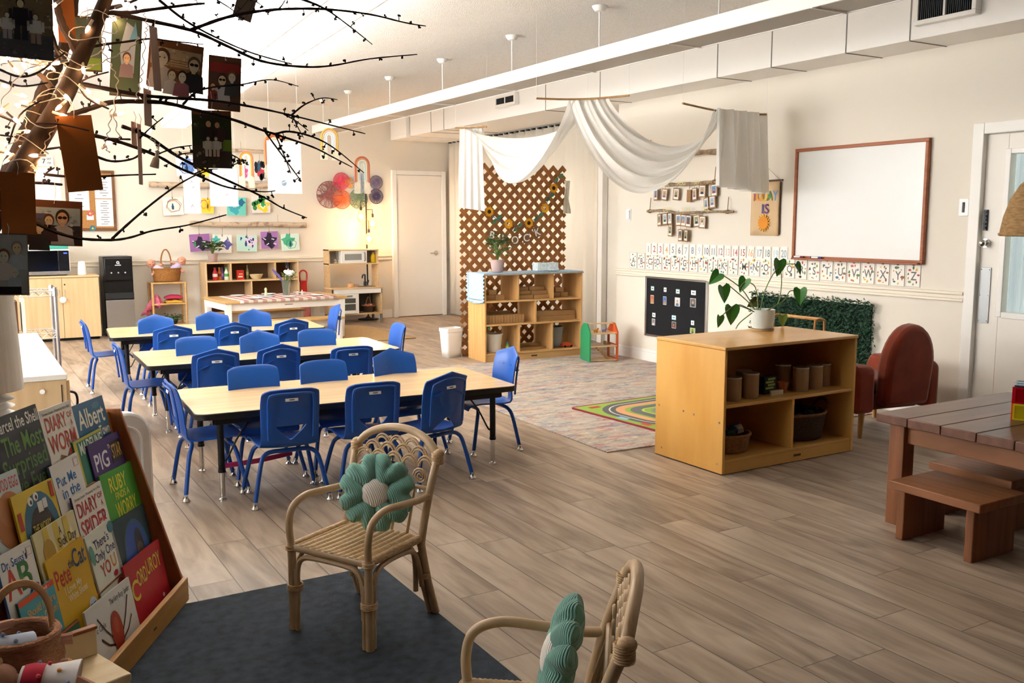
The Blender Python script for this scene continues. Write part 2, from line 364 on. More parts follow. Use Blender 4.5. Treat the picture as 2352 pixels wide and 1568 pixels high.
# air duct along the right wall
DX = 5.6
DUCT = M('duct_paint', '#f2efe9', rough=.5)
t = thing('air_duct', 'long white boxed air duct running along the top of the right wall', 'duct', (DX, 5, 2.63))
MB().box(0, XR-DX-.002, YF-5+.02, WE-5, 0, ZC-2.632).box(0, XF-DX-.002, WE-5, 7.3, 0, ZC-2.632).build('duct_body', DUCT, t, bev=.004)
SEAM = M('duct_seam', '#8d8a84', rough=.6)
for px, py in ((2108, 96), (1948, 122), (1780, 155), (1365, 228), (1010, 297), (968, 302), (1650, 178), (1240, 252)):
    y = ZP(px, py, 2.63).y-5; w = (XR if y < 2.9 else XF)-DX
    MB().box(-.004, .0, y-.004, y+.004, -.001, ZC-2.635).box(0, w-.003, y-.004, y+.004, -.005, .001).build('seam', SEAM, t)
mb = MB().box(-.06, XF-DX-.002, 7.3, 7.855, -.02, .03).box(-.06, 0, 7.3, 7.855, .03, .415)
mb.build('end_collar', DUCT, t, bev=.004)
def vent(y0, y1, z0, z1):
    v = MB()
    for a, b, c, d in ((y0, y1, z0, z0+.03), (y0, y1, z1-.03, z1), (y0, y0+.03, z0+.03, z1-.03), (y1-.03, y1, z0+.03, z1-.03), ((y0+y1)/2-.008, (y0+y1)/2+.008, z0+.03, z1-.03)): v.box(-.06, -.002, a, b, c, d)
    v = v.build('vent', WHITE, t, bev=.003)
    s = MB(); n = int((y1-y0-.06)/.014)
    for k in range(n): yy = y0+.034+k*(y1-y0-.068)/(n-1); s.box(-.052, -.02, yy-.0025, yy+.0025, z0+.03, z1-.03)
    s.build('fin', DARKM, v); MB().box(-.015, -.004, y0+.02, y1-.02, z0+.02, z1-.02).build('shade_backing', BLACK, v)  # black sheet behind the fins, a painted stand-in for the duct's inner shade
a, b = XP(2097, 60, DX-.06), XP(2240, 36, DX-.06); vent(b.y-5, a.y-5, a.z-2.63, a.z-2.63+.215)
a, b = XP(1136, 246, DX-.06), XP(1182, 238, DX-.06); vent(b.y-5, a.y-5, a.z-2.63-.01, a.z-2.63+.12)
# suspended linear fixtures
FIXB = M('fixture_enamel', '#f6f4ef', rough=.4); LOUV = M('fixture_louvre', '#b9b4ab', rough=.5, col2='#a8a39a', scale=(160, 160, 160)); TUBE = M('fluorescent_tube', '#ffffff', emit='#fff3e2', es=9)
def fixture(label, x, y0, y1, rods, ang=0.0, lit=True):
    t = thing('linear_light_fixture', label, 'ceiling light', (x, y1, 2.6), ang, 'suspended linear light fixtures')
    L = y1-y0
    MB().box(-.148, -.135, -L, 0, 0, .104).box(.135, .148, -L, 0, 0, .104).box(-.135, .135, -.01, 0, 0, .104).box(-.135, .135, -L, -L+.01, 0, .104).build('housing', FIXB, t, bev=.003)
    MB().box(-.135, .135, -L+.01, -.01, .006, .012).build('louvre', M('lit_louvre', '#f4f2ec', rough=.5, emit='#fff8ee', es=1.7) if lit else LOUV, t)
    for k in range(1, int(L/1.22)+1): MB().box(-.149, .149, -k*1.22-.005, -k*1.22+.005, -.003, .012).build('joint_strip', FIXB, t)
    for sx in (-.06, .06): MB().cyl((sx, -L+.1, .07), (sx, -.1, .07), .013, n=8).build('tube', TUBE if lit else M('unlit_tube', '#e6e4de', rough=.3), t)
    for ry in rods:
        r = MB().cyl((0, ry-y1, .10), (0, ry-y1, ZC-2.6-.02), .006, n=8).box(-.1, .1, ry-y1-.012, ry-y1+.012, .09, .104).build('rod', FIXB, t)
        MB().lathe([(.006, -.045), (.035, -.038), (.055, -.012), (.058, 0)], 18, (0, ry-y1, ZC-2.601)).build('canopy', FIXB, r)
fixture('long white suspended linear light fixture running beside the air duct', 4.31, 2.4, 12.3, [3.35, 4.66, 5.97, 7.28, 8.66, 10.0, 11.3, 12.25], 0.0, False)
fixture('lit suspended linear light fixture over the tables, half hidden by the photo tree', 2.42, 4.3, 12.5, [5.4, 7.8, 10.2, 12.2], -.065)
# folding partition in the recess
ACC = M('partition_vinyl', '#ece3d2', rough=.6)
t = thing('folding_partition', 'cream vinyl accordion folding partition with vertical pleats in the right corner', 'partition', (XF-.05, 10.9, 0))
def pf(u, v):
    k = v*34; tri = abs((k % 2)-1); return (-.035*tri+.02, -1.95+v*3.85, .02+u*2.62)
MB().grid(pf, 1, 136).build('pleats', ACC, t, solid=.004)
mb = MB().box(-.05, .045, -2.3, 1.93, 2.615, 2.70); tr = mb.build('track', M('track_grey', '#8e9290', rough=.5, metal=.3), t, bev=.003)
mb = MB()
for k in range(30): mb.box(-.045, -.01, -2.25+k*.14, -2.25+k*.14+.05, 2.595, 2.618)
mb.build('roller', DARKM, tr)
MB().box(-.03, .045, -2.06, -1.97, 0, 2.61).build('lead_post', WHITE, t, bev=.004)
# ================================================================== activity tables and stacking chairs
TOPM = M('laminate_maple', '#e6c795', rough=.22, col2='#dfbb85', scale=(1.5, 24, 24), spec=.6)
BAND = M('black_edge_band', '#131417', rough=.4); LEGB = M('black_leg', '#17181b', rough=.35, metal=.3)
def rrect(hx, hy, r, n=5):
    out = []
    for cx, cy, a in ((hx-r, hy-r, 0), (-hx+r, hy-r, PI/2), (-hx+r, -hy+r, PI), (hx-r, -hy+r, 1.5*PI)):
        out += [(cx+r*math.cos(a+PI/2*k/n), cy+r*math.sin(a+PI/2*k/n)) for k in range(n+1)]
    return out
def table_proto(label, loc, rz, HX=.905, HY=.40, H=.475):
    t = thing('activity_table', label, 'table', loc, rz, 'low activity tables in the middle of the room')
    MB().prism(rrect(HX-.004, HY-.004, .055), H-.028, H).build('tabletop', TOPM, t, bev=.002)
    mb = MB(); o, i = rrect(HX, HY, .06), rrect(HX-.012, HY-.012, .05); n = len(o)
    vs = [(p[0], p[1], z) for q, z in ((o, H-.034), (o, H-.002), (i, H-.002), (i, H-.034)) for p in q]
    mb.add(vs, [(k*n+j, k*n+(j+1) % n, ((k+1) % 4)*n+(j+1) % n, ((k+1) % 4)*n+j) for k in range(4) for j in range(n)]); mb.build('edge_band', BAND, t, bev=.004)
    a = MB()
    for p0, p1 in (((-HX+.1, -HY+.05), (HX-.1, -HY+.05)), ((-HX+.1, HY-.05), (HX-.1, HY-.05)), ((-HX+.1, -HY+.05), (-HX+.1, HY-.05)), ((HX-.1, -HY+.05), (HX-.1, HY-.05))):
        a.beam((*p0, H-.048), (*p1, H-.048), .025, .04)
    a.build('apron_frame', LEGB, t)
    for sx in (-1, 1):
        for sy in (-1, 1):
            x, y = sx*(HX-.13), sy*(HY-.085)
            l = MB().cyl((x, y, H-.03), (x, y, .155), .0175, n=16).cyl((x, y, .165), (x, y, .15), .0195, n=16).build('leg', LEGB, t)
            MB().cyl((x, y, .17), (x, y, .022), .0135, n=14).build('leg_extension', CHROME, l)
            MB().lathe([(.010, .024), (.012, .016), (.021, .010), (.022, .0)], 14, (x, y, 0)).build('glide', CHROME, l)
            MB().tube(spline([(x-sx*.16, y, H-.05), (x-sx*.09, y, .33), (x-sx*.03, y, .22), (x-sx*.012, y, .215)], 4), .005, 6).build('brace', LEGB, l)
    return t
T3 = table_proto('maple activity table with black edge, nearest of the three long tables', (1.87, 5.02, 0), math.radians(-3))
T2 = dup(T3, (1.93, 6.83, 0), math.radians(-1.5), 'maple activity table with black edge, middle one of the three long tables')
T1 = dup(T3, (1.95, 8.55, 0), math.radians(-5), 'maple activity table with black edge, farthest of the three tables, before the play kitchen area')
BLUE = M('blue_polypropylene', '#1e56ac', rough=.36, spec=.5, bump=((260, 260, 260), .12, .001)); BLUEL = M('blue_enamel', '#1a4c9c', rough=.3)
def chair_proto(kind):
    t = thing('stacking_chair', 'x', 'chair')
    pt = kind == 'pointed'
    prof = [(.19, .262, .150), (.186, .277, .156), (.17, .289, .158), (.10, .291, .157), (.02, .286, .155), (-.06, .283, .152), (-.105, .287, .150),
            (-.126, .302, .148), (-.136, .325, .146), (-.141, .345, .145), (-.145, .366, .145), (-.149, .392, .146), (-.152, .43, .147), (-.158, .47, .148), (-.165, .51, .148), (-.173, .54, .1465), (-.181, .562, .145), (-.190, .574, .142)]
    nb = len(prof)
    hole = {8: .006, 9: .030, 10: .055, 11: .078} if not pt else {7: .078, 8: .055, 9: .030, 10: .004}
    cols = [-1, -.9, -.72, None, 0, None, .72, .9, 1]
    vs, fs = [], []
    for i, (y, z, w) in enumerate(prof):
        for j, v in enumerate(cols):
            if v is None:
                v = (hole.get(i, .06))/w*(1 if j > 4 else -1)
            x, yy, zz = v*w, y, z
            tb = max(0, min(1, (i-5)/4.0))
            zz += (1-tb)*(.012*v*v-.006) if i > 2 else 0
            yy += tb*.022*v*v if not pt else tb*(.044*abs(v)-.014)
            tt = max(0, (i-12)/(nb-1-12))
            if pt: zz += tt*(.030*(1-abs(v))-.012*abs(v)); x *= 1-.0*tt
            else: zz -= tt*.020*abs(v)**5
            vs.append((x, yy, zz))
    vs = [(a, b, c*1.05) for a, b, c in vs]; n = len(cols); keys = sorted(hole)
    for i in range(nb-1):
        for j in range(n-1):
            if keys[0] <= i < keys[-1] and j in (3, 4): continue
            fs.append((i*n+j, i*n+j+1, (i+1)*n+j+1, (i+1)*n+j))
    MB().add(vs, fs).build('seat_shell', BLUE, t, solid=.009, bev=.002, off=0)
    rim = spline([(-.112, -.150, .345), (-.114, -.160, .455), (-.112, -.176, .555), (-.09, -.186, .578), (0, -.195, .582 if not pt else .598), (.09, -.186, .578), (.112, -.176, .555), (.114, -.160, .455), (.112, -.150, .345)], 4)
    MB().tube(rim, .0065, 6).build('back_rib', BLUE, t)
    if pt:
        for s in (-1, 1): MB().prism([(s*.112, .50), (s*.112, .492), (s*.045, .525)], -.180, -.152, 'y').build('back_fin', BLUE, t)
    a = MB().color('#f4f4f2').rect(-.032, .032, -.0075, .0075).color('#55585e').rect(-.012, .014, -.003, .0025, -.0004)
    a.build('name_sticker', PRINT, t, loc=(0, -.183 if not pt else -.193, .548), rot=(-.2, 0, 0), flat=True)
    for sx in (-1, 1):
        for sy, zt in ((1, .272), (-1, .272)):
            y0 = .10 if sy > 0 else -.085; y1 = .175 if sy > 0 else -.145
            p = spline([(0, y0, zt), (sx*.08, y0, zt), (sx*.125, y0+sy*.012, zt-.012), (sx*.150, y0+sy*.03, .21), (sx*.190, y1, .02)], 5)
            l = MB().tube(p, .0115, 10).build('leg', BLUEL, t)
            q = Vector(p[-1])
            MB().lathe([(.0125, .04), (.0128, .022), (.017, .014), (.021, .008), (.020, 0)], 14, (q.x, q.y, 0)).build('glide', CHROME, l)
    return t
CH = {'R': chair_proto('round'), 'P': chair_proto('pointed')}; used = set()
def put_chair(k, x, y, rz, label):
    g = 'blue stacking chairs around the activity tables'
    if k not in used: o = CH[k]; o.location = (x, y, 0); o.rotation_euler = (0, 0, rz); o['label'] = label; o['group'] = g; used.add(k)
    else: dup(CH[k], (x, y, 0), rz, label, g)
ORD = ['left', 'middle', 'right']
def row(tab, pts, face, ztop=.575):
    for i, (k, px, py, dr) in enumerate(pts):
        q = ZP(px, py, .603 if k == 'R' else .632); rz = (0 if face > 0 else PI)+math.radians(dr)
        x, y = q.x-.188*math.sin(rz), q.y+.188*math.cos(rz)
        side = 'near' if face > 0 else 'far'; kd = 'round topped' if k == 'R' else 'peak backed'
        put_chair(k, x, y, rz, 'blue %s stacking chair, %s one on the %s side of the %s table' % (kd, ORD[i], side, tab))
row('nearest', [('R', 670, 893, -4), ('R', 862, 878, -4), ('P', 1035, 853, 14)], 1)
row('nearest', [('R', 577, 838, 0), ('R', 737, 826, 2), ('P', 898, 800, 4)], -1)
row('middle', [('P', 497, 800, -4), ('P', 645, 789, 2), ('R', 812, 795, -3)], 1)
row('middle', [('R', 447, 772, 3), ('P', 592, 758, 0), ('R', 724, 755, -3)], -1)
row('farthest', [('P', 398, 746, -2), ('P', 538, 739, 0), ('P', 673, 731, 2)], 1)
row('farthest', [('P', 355, 722, 0), ('P', 484, 715, 2), ('P', 582, 710, 0)], -1)
for tab, k1, x1, y1, k2, x2, y2 in (('nearest', 'R', 1.06, 5.0, 'P', 2.80, 5.06), ('middle', 'R', 1.045, 6.80, 'R', 2.87, 6.95), ('farthest', 'R', 1.02, 8.53, 'P', 2.93, 8.58)):
    for k, x, y, rz, e in ((k1, x1, y1, -PI/2-.03, 'left'), (k2, x2, y2, PI/2-.06, 'right')):
        put_chair(k, x, y, rz, 'blue %s stacking chair at the %s end of the %s table' % ('round topped' if k == 'R' else 'peak backed', e, tab))
BAND2 = M('pink_band', '#c0306c', rough=.5)
p = ZP(700, 1075, .17)
tag(MB().tube([ZP(512, 1070, .13), ZP(590, 1058, .13), ZP(670, 1040, .13)], .007, 8, flat=2.0).build('stretch_band', BAND2), 'pink stretchy foot band tied between chair legs under the nearest table', 'band')
# ================================================================== block corner on the right
def rug_mat():
    m = bpy.data.materials.new('faded_rug'); m.use_nodes = True; N, L = m.node_tree.nodes, m.node_tree.links; b = N['Principled BSDF']
    tc = N.new('ShaderNodeTexCoord')
    def nz(sc, det, lo, hi, seed):
        mp = N.new('ShaderNodeMapping'); mp.inputs['Scale'].default_value = sc; mp.inputs['Location'].default_value = (seed, seed*2.3, 0); L.new(tc.outputs['Object'], mp.inputs['Vector'])
        n = N.new('ShaderNodeTexNoise'); n.inputs['Scale'].default_value = 1; n.inputs['Detail'].default_value = det; n.inputs['Roughness'].default_value = .7; L.new(mp.outputs[0], n.inputs['Vector'])
        r = N.new('ShaderNodeMapRange'); r.inputs[1].default_value = lo; r.inputs[2].default_value = hi; L.new(n.outputs['Fac'], r.inputs[0]); return r.outputs[0]
    def mul(a, c): q = N.new('ShaderNodeMath'); q.operation = 'MULTIPLY'; L.new(a, q.inputs[0]); L.new(c, q.inputs[1]); return q.outputs[0]
    cur = colnode(N, '#b8aea2')
    for k, (col, sc, lo, hi) in enumerate((('#8f8a84', (5, 14, 1), .42, .66), ('#b5776d', (3, 8, 1), .50, .62), ('#5f7088', (3, 9, 1), .51, .63), ('#cbb184', (2.5, 5, 1), .52, .68), ('#d6ccbe', (7, 18, 1), .5, .68), ('#94473f', (3.5, 12, 1), .57, .67), ('#3d4b62', (4, 14, 1), .58, .68))):
        fac = mul(nz(sc, 6, lo, hi, 3.1*k+1), nz((26, 60, 1), 3, .38, .55, k*1.7))
        mx = N.new('ShaderNodeMix'); mx.data_type = 'RGBA'; L.new(fac, mx.inputs['Factor']); L.new(cur, mx.inputs[6]); mx.inputs[7].default_value = (*lin(col), 1); cur = mx.outputs[2]
    L.new(cur, b.inputs['Base Color']); b.inputs['Roughness'].default_value = .95
    return m
tag(MB().box(-1.28, 1.28, -1.815, 1.815, 0, .009).build('area_rug', rug_mat(), loc=(4.70, 6.31, 0), rot=(0, 0, -.03), bev=.003), 'large faded cream rug with pink and blue mottling in front of the block shelf', 'rug')
# road play mat: printed marks lie flat, local XZ turned onto the floor
a = MB(); W_, H_ = 1.36, 1.06
a.color('#8e1f35').prism([(p[0], p[1]) for p in rrect(W_/2, H_/2, .05)], 0.0, .006, 'y')
a.color('#8fae4b').rect(-W_/2+.025, W_/2-.025, -H_/2+.025, H_/2-.025, -.0006)
def ringr(hx, hz, r, w, col, y):
    o, i = rrect(hx, hz, r, 8), rrect(hx-w, hz-w, max(r-w, .01), 8); n = len(o); a.color(col)
    a.add([(p[0], y, p[1]) for p in o]+[(p[0], y, p[1]) for p in i], [(k, (k+1) % n, n+(k+1) % n, n+k) for k in range(n)])
ringr(.60, .45, .34, .10, '#5c5e62', -.0012); ringr(.555, .405, .30, .012, '#d8d6c8', -.0016)
ringr(.50, .35, .24, .07, '#d9a070', -.0012); ringr(.40, .26, .18, .08, '#6a6c70', -.0012); ringr(.32, .18, .12, .015, '#c7d65a', -.0014)
a.color('#8c8f92').ell(-.12, .02, .15, .12, -.0014).color('#b7bdb8').ell(-.12, .02, .10, .08, -.0018).color('#77796f').ell(-.12, .02, .05, .04, -.0022)
for x, z, w, h, c in ((.12, .05, .11, .10, '#d9d9d4'), (.12, .05, .07, .06, '#c97a5a'), (.25, -.05, .08, .10, '#b8c9d4'), (.27, .10, .06, .05, '#3a3a3c'), (-.52, .42, .10, .05, '#b8323a'), (-.42, -.44, .10, .05, '#c9342f'), (-.05, -.46, .12, .04, '#9fc4de'), (.35, -.45, .10, .05, '#c9342f'), (.55, .42, .08, .05, '#e0b93c'), (-.60, .0, .05, .10, '#8fc0e0'), (-.60, -.25, .05, .09, '#cf4a3a'), (.30, .44, .12, .04, '#c8562f')):
    a.color(c).rect(x-w/2, x+w/2, z-h/2, z+h/2, -.0020 if w < .09 else -.0017)
for k in range(16): a.color('#e6e38a').rect(-.5+k*.066, -.47+k*.066, -.398, -.394, -.0019)
tag(a.build('road_play_mat', M('mat_print', '#ffffff', rough=.9, attr='Col'), loc=(4.63, 5.28, .0165), rot=(-PI/2, 0, .06), flat=True, smooth=False), 'green road map play mat with dark red edge lying on the faded rug', 'play mat')
# ---- block shelf
BS = (4.52, 8.18); BRZ = math.radians(-3)
t = thing('block_shelf', 'birch block shelf with eight open compartments and no back, before the lattice', 'shelf', (BS[0], BS[1], 0), BRZ)
W, D, H = 1.16, .40, .90; T = .019
MB().box(0, T, 0, D, 0.0, H).build('side_panel', BIRCHZ, t, bev=.003); MB().box(W-T, W, 0, D, 0.0, H).build('side_panel', BIRCHZ, t, bev=.003)
MB().box(T, W-T, 0, D, H-T, H-.001).build('top_panel', BIRCHX, t, bev=.003)
zs = (.085, .385, .625)
for z in zs: MB().box(T, W-T, .003, D-.003, z-T, z).build('shelf_board', BIRCHX, t, bev=.003)
for z0, z1, xs in ((zs[0], zs[1]-T, (.40, .795)), (zs[1], zs[2]-T, (.595,)), (zs[2], H-T, (.39, .80))):
    for x in xs: MB().box(x-T/2, x+T/2, .004, D-.004, z0, z1).build('divider', BIRCHZ, t, bev=.003)
k = MB().box(T, W-T, .012, .03, 0, zs[0]-T).build('toe_board', BIRCHX, t)
MB().color('#5d3f22').rect(-.035, .035, -.008, .008).build('maker_plate', PRINT, k, loc=(W/2, .011, .035), flat=True)
BW = Matrix.Translation((BS[0], BS[1], 0)) @ Matrix.Rotation(BRZ, 4, 'Z')
BLK = wood('block_maple', '#ae8757', '#9c7444', 0, .5)  # maple tone lowered to carry the shade inside the shelf compartments
def block(x, y, z, l, w, h, lab, g, nm='wooden_block'):
    q = BW @ Vector((x, y, z)); return tag(MB().box(-l/2, l/2, -w/2, w/2, 0, h).build(nm, BLK, loc=q, rot=(0, 0, BRZ), bev=.002), lab, 'block', g)
for i, (x, z, l) in enumerate(((.10, zs[2], .10), (.205, zs[2], .10), (.125, zs[2]+.052, .09))):
    block(x+.02, .14, z+.0005, l, .07, .05, 'short wooden unit block %s, in the top left compartment' % ('at left', 'at right', 'lying on the other two')[i], 'unit blocks on the block shelf')
for r in range(3):
    for c in range(2):
        block(.50+c*.195-.012*r, .10+r*.03, zs[2]+.0005+r*.041, .185, .075, .04, 'long wooden plank block, %s of the stack, %s half, in the top middle compartment' % (('bottom', 'middle', 'top')[r], ('left', 'right')[c]), 'unit blocks on the block shelf')
for i, (x, z, l) in enumerate(((.90, zs[2], .095), (1.00, zs[2], .09), (.94, zs[2]+.052, .10))):
    block(x+.01, .16, z+.0005, l, .07, .05, 'short wooden unit block %s, in the top right compartment' % ('at left', 'at right', 'lying on the other two')[i], 'unit blocks on the block shelf')
for i in range(13):
    block(.045+i*.034+.02, .10, zs[1]+.0005, .031, .07, .085, 'upright wooden block, %s from the left in the row of the middle left compartment' % ('first second third fourth fifth sixth seventh eighth ninth tenth eleventh twelfth thirteenth'.split()[i]), 'unit blocks on the block shelf')
for i in range(3):
    block(.085+i*.125, .235, zs[1]+.0005, .12, .07, .11, 'wooden block behind the upright row, %s of three in the middle left compartment' % ORD[i], 'unit blocks on the block shelf')
for r in range(2):
    block(.87-.0*r, .12+.01*r, zs[1]+.0005+r*.051, .50, .09, .05, 'extra long wooden block, %s of two in the middle right compartment' % ('lower', 'upper')[r], 'unit blocks on the block shelf')
for r in range(2):
    block(.60-.02*r, .15+.10*r, zs[0]+.0005+r*.0, .36, .08, .022+.03*r, 'flat wooden board in the bottom middle compartment, %s one' % ('front', 'back')[r], 'flat boards at the bottom')
def bucket(nm, lab, x, y, z, r0, r1, h, m, handle=None):
    b = thing(nm, lab, 'bucket', BW @ Vector((x, y, z)), BRZ)
    MB().lathe([(r0-.006, .0), (r0, .002), (r1, h), (r1+.006, h), (r1+.006, h-.012), (r1+.004, h), (r1-.004, h), (r0-.004, .008), (0, .008)], 24).build('tub', m, b)
    if handle: MB().tube(arc((r1+.004, 0, h-.05), .03, -PI/2, PI/2, 8, 'xz'), .006, 6).build('handle', m, b)
    return b
bucket('storage_bucket', 'cream round bucket in the bottom left compartment of the block shelf', .17, .15, zs[0]+.001, .075, .095, .19, M('cream_tub', '#e3ddd0', rough=.5))
bucket('storage_bucket', 'grey plastic jug bucket in the bottom right compartment of the block shelf', .93, .20, zs[0]+.001, .075, .095, .22, M('grey_tub', '#8f9598', rough=.5), True)
def bottle(lab, loc, r, h, c1, c2, c3, g=None, cat='bottle', nm='toy_bottle'):
    b = thing(nm, lab, cat, loc, 0, g)
    MB().color(c1).lathe([(r*.9, 0), (r, h*.04), (r, h*.30)], 14).color(c2).lathe([(r*1.01, h*.28), (r*1.01, h*.52)], 14).color(c1).lathe([(r, h*.5), (r*.95, h*.6), (r*.45, h*.8), (r*.42, h*.88), (0, h*.88)], 14).build('body', GLOSS, b)
    MB().color(c3).lathe([(r*.5, h*.86), (r*.5, h), (0, h)], 12).build('cap', GLOSS, b); return b
bottle('small green and yellow toy bottle beside the cream bucket', BW @ Vector((.31, .10, zs[0]+.001)), .02, .10, '#4f8f4a', '#d9d34a', '#3a6fb0')
bottle('small white toy bottle beside the grey jug bucket', BW @ Vector((.835, .09, zs[0]+.001)), .014, .09, '#d6d8d6', '#b9bcc0', '#d8d8d8')
p = BW @ Vector((1.03, .10, zs[0]+.001)); c = thing('toy_car', 'small orange red toy car in the bottom right compartment', 'toy car', p, BRZ)
MB().prism([(-.065, .012), (.065, .012), (.065, .035), (.03, .04), (.015, .055), (-.03, .055), (-.045, .038), (-.065, .034)], -.025, .025, 'y').build('car_body', M('toy_red', '#c8502a', rough=.4), c, bev=.003)
for sx in (-.04, .04):
    for sy in (-.027, .027): MB().cyl((sx, sy-.005, .012), (sx, sy+.005, .012), .012, n=12).build('wheel', BLACK, c)
# runner, plant and tissue box on the shelf
RUN = M('blue_runner', '#9fc3e2', rough=.95, col2='#bcd6ec', scale=(60, 60, 60))
mb = MB()
def rn(u, v):
    if u < .30: return (-.012-.006*math.sin(v*40)*(1-u/.3), .02+v*.34, H-.27+u/.30*.274)
    return (-.012+(u-.30)/.62*(W+.024), .02+v*.34, H+.004+.003*math.sin(v*9)*math.sin(u*40)) if u < .92 else (W+.012, .02+v*.34, H+.004-(u-.92)/.08*.12)
o = thing('table_runner', 'pale blue ruffled runner draped over the left end of the block shelf', 'runner', (BS[0], BS[1], 0), BRZ)
mb.grid(rn, 50, 12).build('cloth', RUN, o, solid=.003)
fr = MB(); path = [(-.014, .02, H+.004), (-.016, .02, H-.14), (-.016, .02, H-.27), (-.016, .19, H-.275), (-.016, .36, H-.27), (-.016, .36, H-.1), (-.014, .36, H+.004)]
P_ = [q for a_, b_ in zip(path, path[1:]) for q in [Vector(a_).lerp(Vector(b_), k/14) for k in range(14)]]
def fl(u, v):
    i = min(int(u*(len(P_)-1)), len(P_)-1); q = P_[i]; ct = Vector((-.016, .19, H-.13)); d = (q-ct); d.x = 0; d.normalize()
    return (q.x-.012*math.sin(i*1.9)*v, q.y+d.y*.034*v, q.z+d.z*.034*v)
fr.grid(fl, 2*len(P_), 2).build('ruffle', RUN, o, solid=.002)
def rn2(u, v): return (.0+u*W, -.004-.022*v, H+.006-.016*v+.006*math.sin(u*150)*v)
MB().grid(rn2, 150, 2).build('ruffle', M('grey_blue_ruffle', '#8fa0a8', rough=.95), o, solid=.002)
POTM = M('mauve_pot', '#b39a94', rough=.7); LEAF = M('leaf_green', '#2f5a2c', rough=.45, col2='#3f7234', scale=(14, 14, 14)); STEM = M('stem_green', '#66803e', rough=.6); SOIL = M('potting_soil', '#3a2c20', rough=1)
def leaf_pts(L, Wd, heart=False):
    if heart: prof = [(0, 0), (.26, -.16), (.44, -.10), (.5, .08), (.46, .30), (.34, .55), (.18, .80), (0, 1.02)]
    else: prof = [(0, 0), (.22, .15), (.40, .38), (.42, .58), (.28, .82), (0, 1.0)]
    return [(x*Wd, y*L) for x, y in prof]
def add_leaf(mb, base, d, nrm, L, Wd, heart=False, curl=.25):
    d = Vector(d).normalized(); n = Vector(nrm); n = (n-d*n.dot(d)); n = n.normalized() if n.length > 1e-4 else d.orthogonal().normalized(); s = d.cross(n)
    pr = leaf_pts(L, Wd, heart); b = Vector(base); m = len(pr); top = L
    def pt(x, y, k): yy = y/top; return b+d*y+s*x - n*(curl*L*yy*yy*.6) + n*(abs(x)*.35)
    vs = [pt(0, max(y, 0), 0) for x, y in pr]+[pt(x, y, 1) for x, y in pr]+[pt(-x, y, 1) for x, y in pr]
    fs = []
    for i in range(m-1): fs += [(i, i+1, m+i+1, m+i), (i+1, i, 2*m+i, 2*m+i+1)]
    mb.add(vs, fs)
def pot_plant(nm, lab, loc, r, h, n, L, Wd, spread, hgt, potm, seed, cat='potted plant'):
    R = random.Random(seed); t = thing(nm, lab, cat, loc)
    MB().lathe([(r*.72, 0), (r*.78, .004), (r, h*.82), (r*1.06, h*.82), (r*1.06, h), (r*.94, h), (r*.9, h*.85), (0, h*.85)], 24).build('pot', potm, t)
    MB().lathe([(0, h*.84), (r*.93, h*.86)], 16).build('soil', SOIL, t)
    lf, st = MB(), MB()
    for k in range(n):
        a = R.random()*2*PI; rr = spread*(.25+.75*R.random()); z = h+hgt*(.35+.65*R.random())
        p = (rr*math.cos(a), rr*math.sin(a), z); st.tube(spline([(0, 0, h*.8), (rr*.35*math.cos(a), rr*.35*math.sin(a), h+(z-h)*.6), p], 3), .003, 5, caps=False)
        for q in range(3):
            b = a+R.uniform(-1, 1); add_leaf(lf, Vector(p)+Vector((R.uniform(-.02, .02), R.uniform(-.02, .02), R.uniform(-.04, .02))), (math.cos(b), math.sin(b), R.uniform(-.2, .6)), (0, 0, 1), L*R.uniform(.7, 1.1), Wd)
    lf.build('leaf', LEAF, t); st.build('stem', STEM, t); return t
pot_plant('potted_plant', 'leafy dark green plant in a mauve pot standing on the block shelf', BW @ Vector((.225, .16, H+.01)), .072, .125, 26, .065, .05, .12, .26, POTM, 3)
o = thing('tissue_box', 'pale blue and white patterned tissue box on the block shelf', 'tissue box', BW @ Vector((.80, .17, H+.01)), BRZ)
MB().box(-.125, .125, -.06, .06, 0, .085).build('carton', M('tissue_carton', '#bcd2dc', rough=.7, col2='#eef2f0', scale=(40, 40, 40)), o, bev=.003)
MB().color('#4a3b2d').prism([(x*.7, y) for x, y in rrect(.075, .022, .02)], .085, .0865).build('slot', PRINT, o)
# ---- lattice with garland and banner
LAT = wood('cedar_lattice', '#a8713f', '#8f5a2c', 2, .7)
LY = 8.70; x0, x1 = YP(1058, 600, LY).x, YP(1296, 600, LY).x; zt = YP(1200, 380, LY).z; zb = .012
def clip_diag(mb, c, sgn, y, w=.043, t=.008):
    # slat along z = sgn*x + c inside the rectangle
    pts = []
    for x in (x0, x1):
        z = sgn*x+c
        if zb <= z <= zt: pts.append((x, z))
    for z in (zb, zt):
        x = (z-c)/sgn
        if x0 < x < x1: pts.append((x, z))
    if len(pts) < 2: return
    a, b = pts[0], max(pts, key=lambda p: (p[0]-pts[0][0])**2+(p[1]-pts[0][1])**2)
    if math.hypot(a[0]-b[0], a[1]-b[1]) < .04: return
    mb.beam((a[0], y, a[1]), (b[0], y, b[1]), t, w, (0, 0, 1) if False else (sgn*-.7, 0, .7))
mb = MB(); k = -x1-.5
for i in range(80):
    c = -8+i*.1235*1.0
    c1 = c+1
    if zb-x1 < c1 < zt-x0: clip_diag(mb, c1, 1, LY)
for i in range(80):
    c = 2.0+i*.1235
    if zb+x0 < c < zt+x1: clip_diag(mb, c, -1, LY-.009)
lt = thing('lattice_panel', 'tall brown wooden diamond lattice panel standing behind the block shelf', 'lattice', (0, 0, 0))
mb.build('lattice_slats', LAT, lt, smooth=False)
MB().box(x0+.03, x1-.03, LY+.005, LY+.03, .0, .03).build('foot_rail', LAT, lt)
g = thing('sunflower_garland', 'garland of six sunflowers and green leaves strung across the lattice', 'garland', (0, 0, 0))
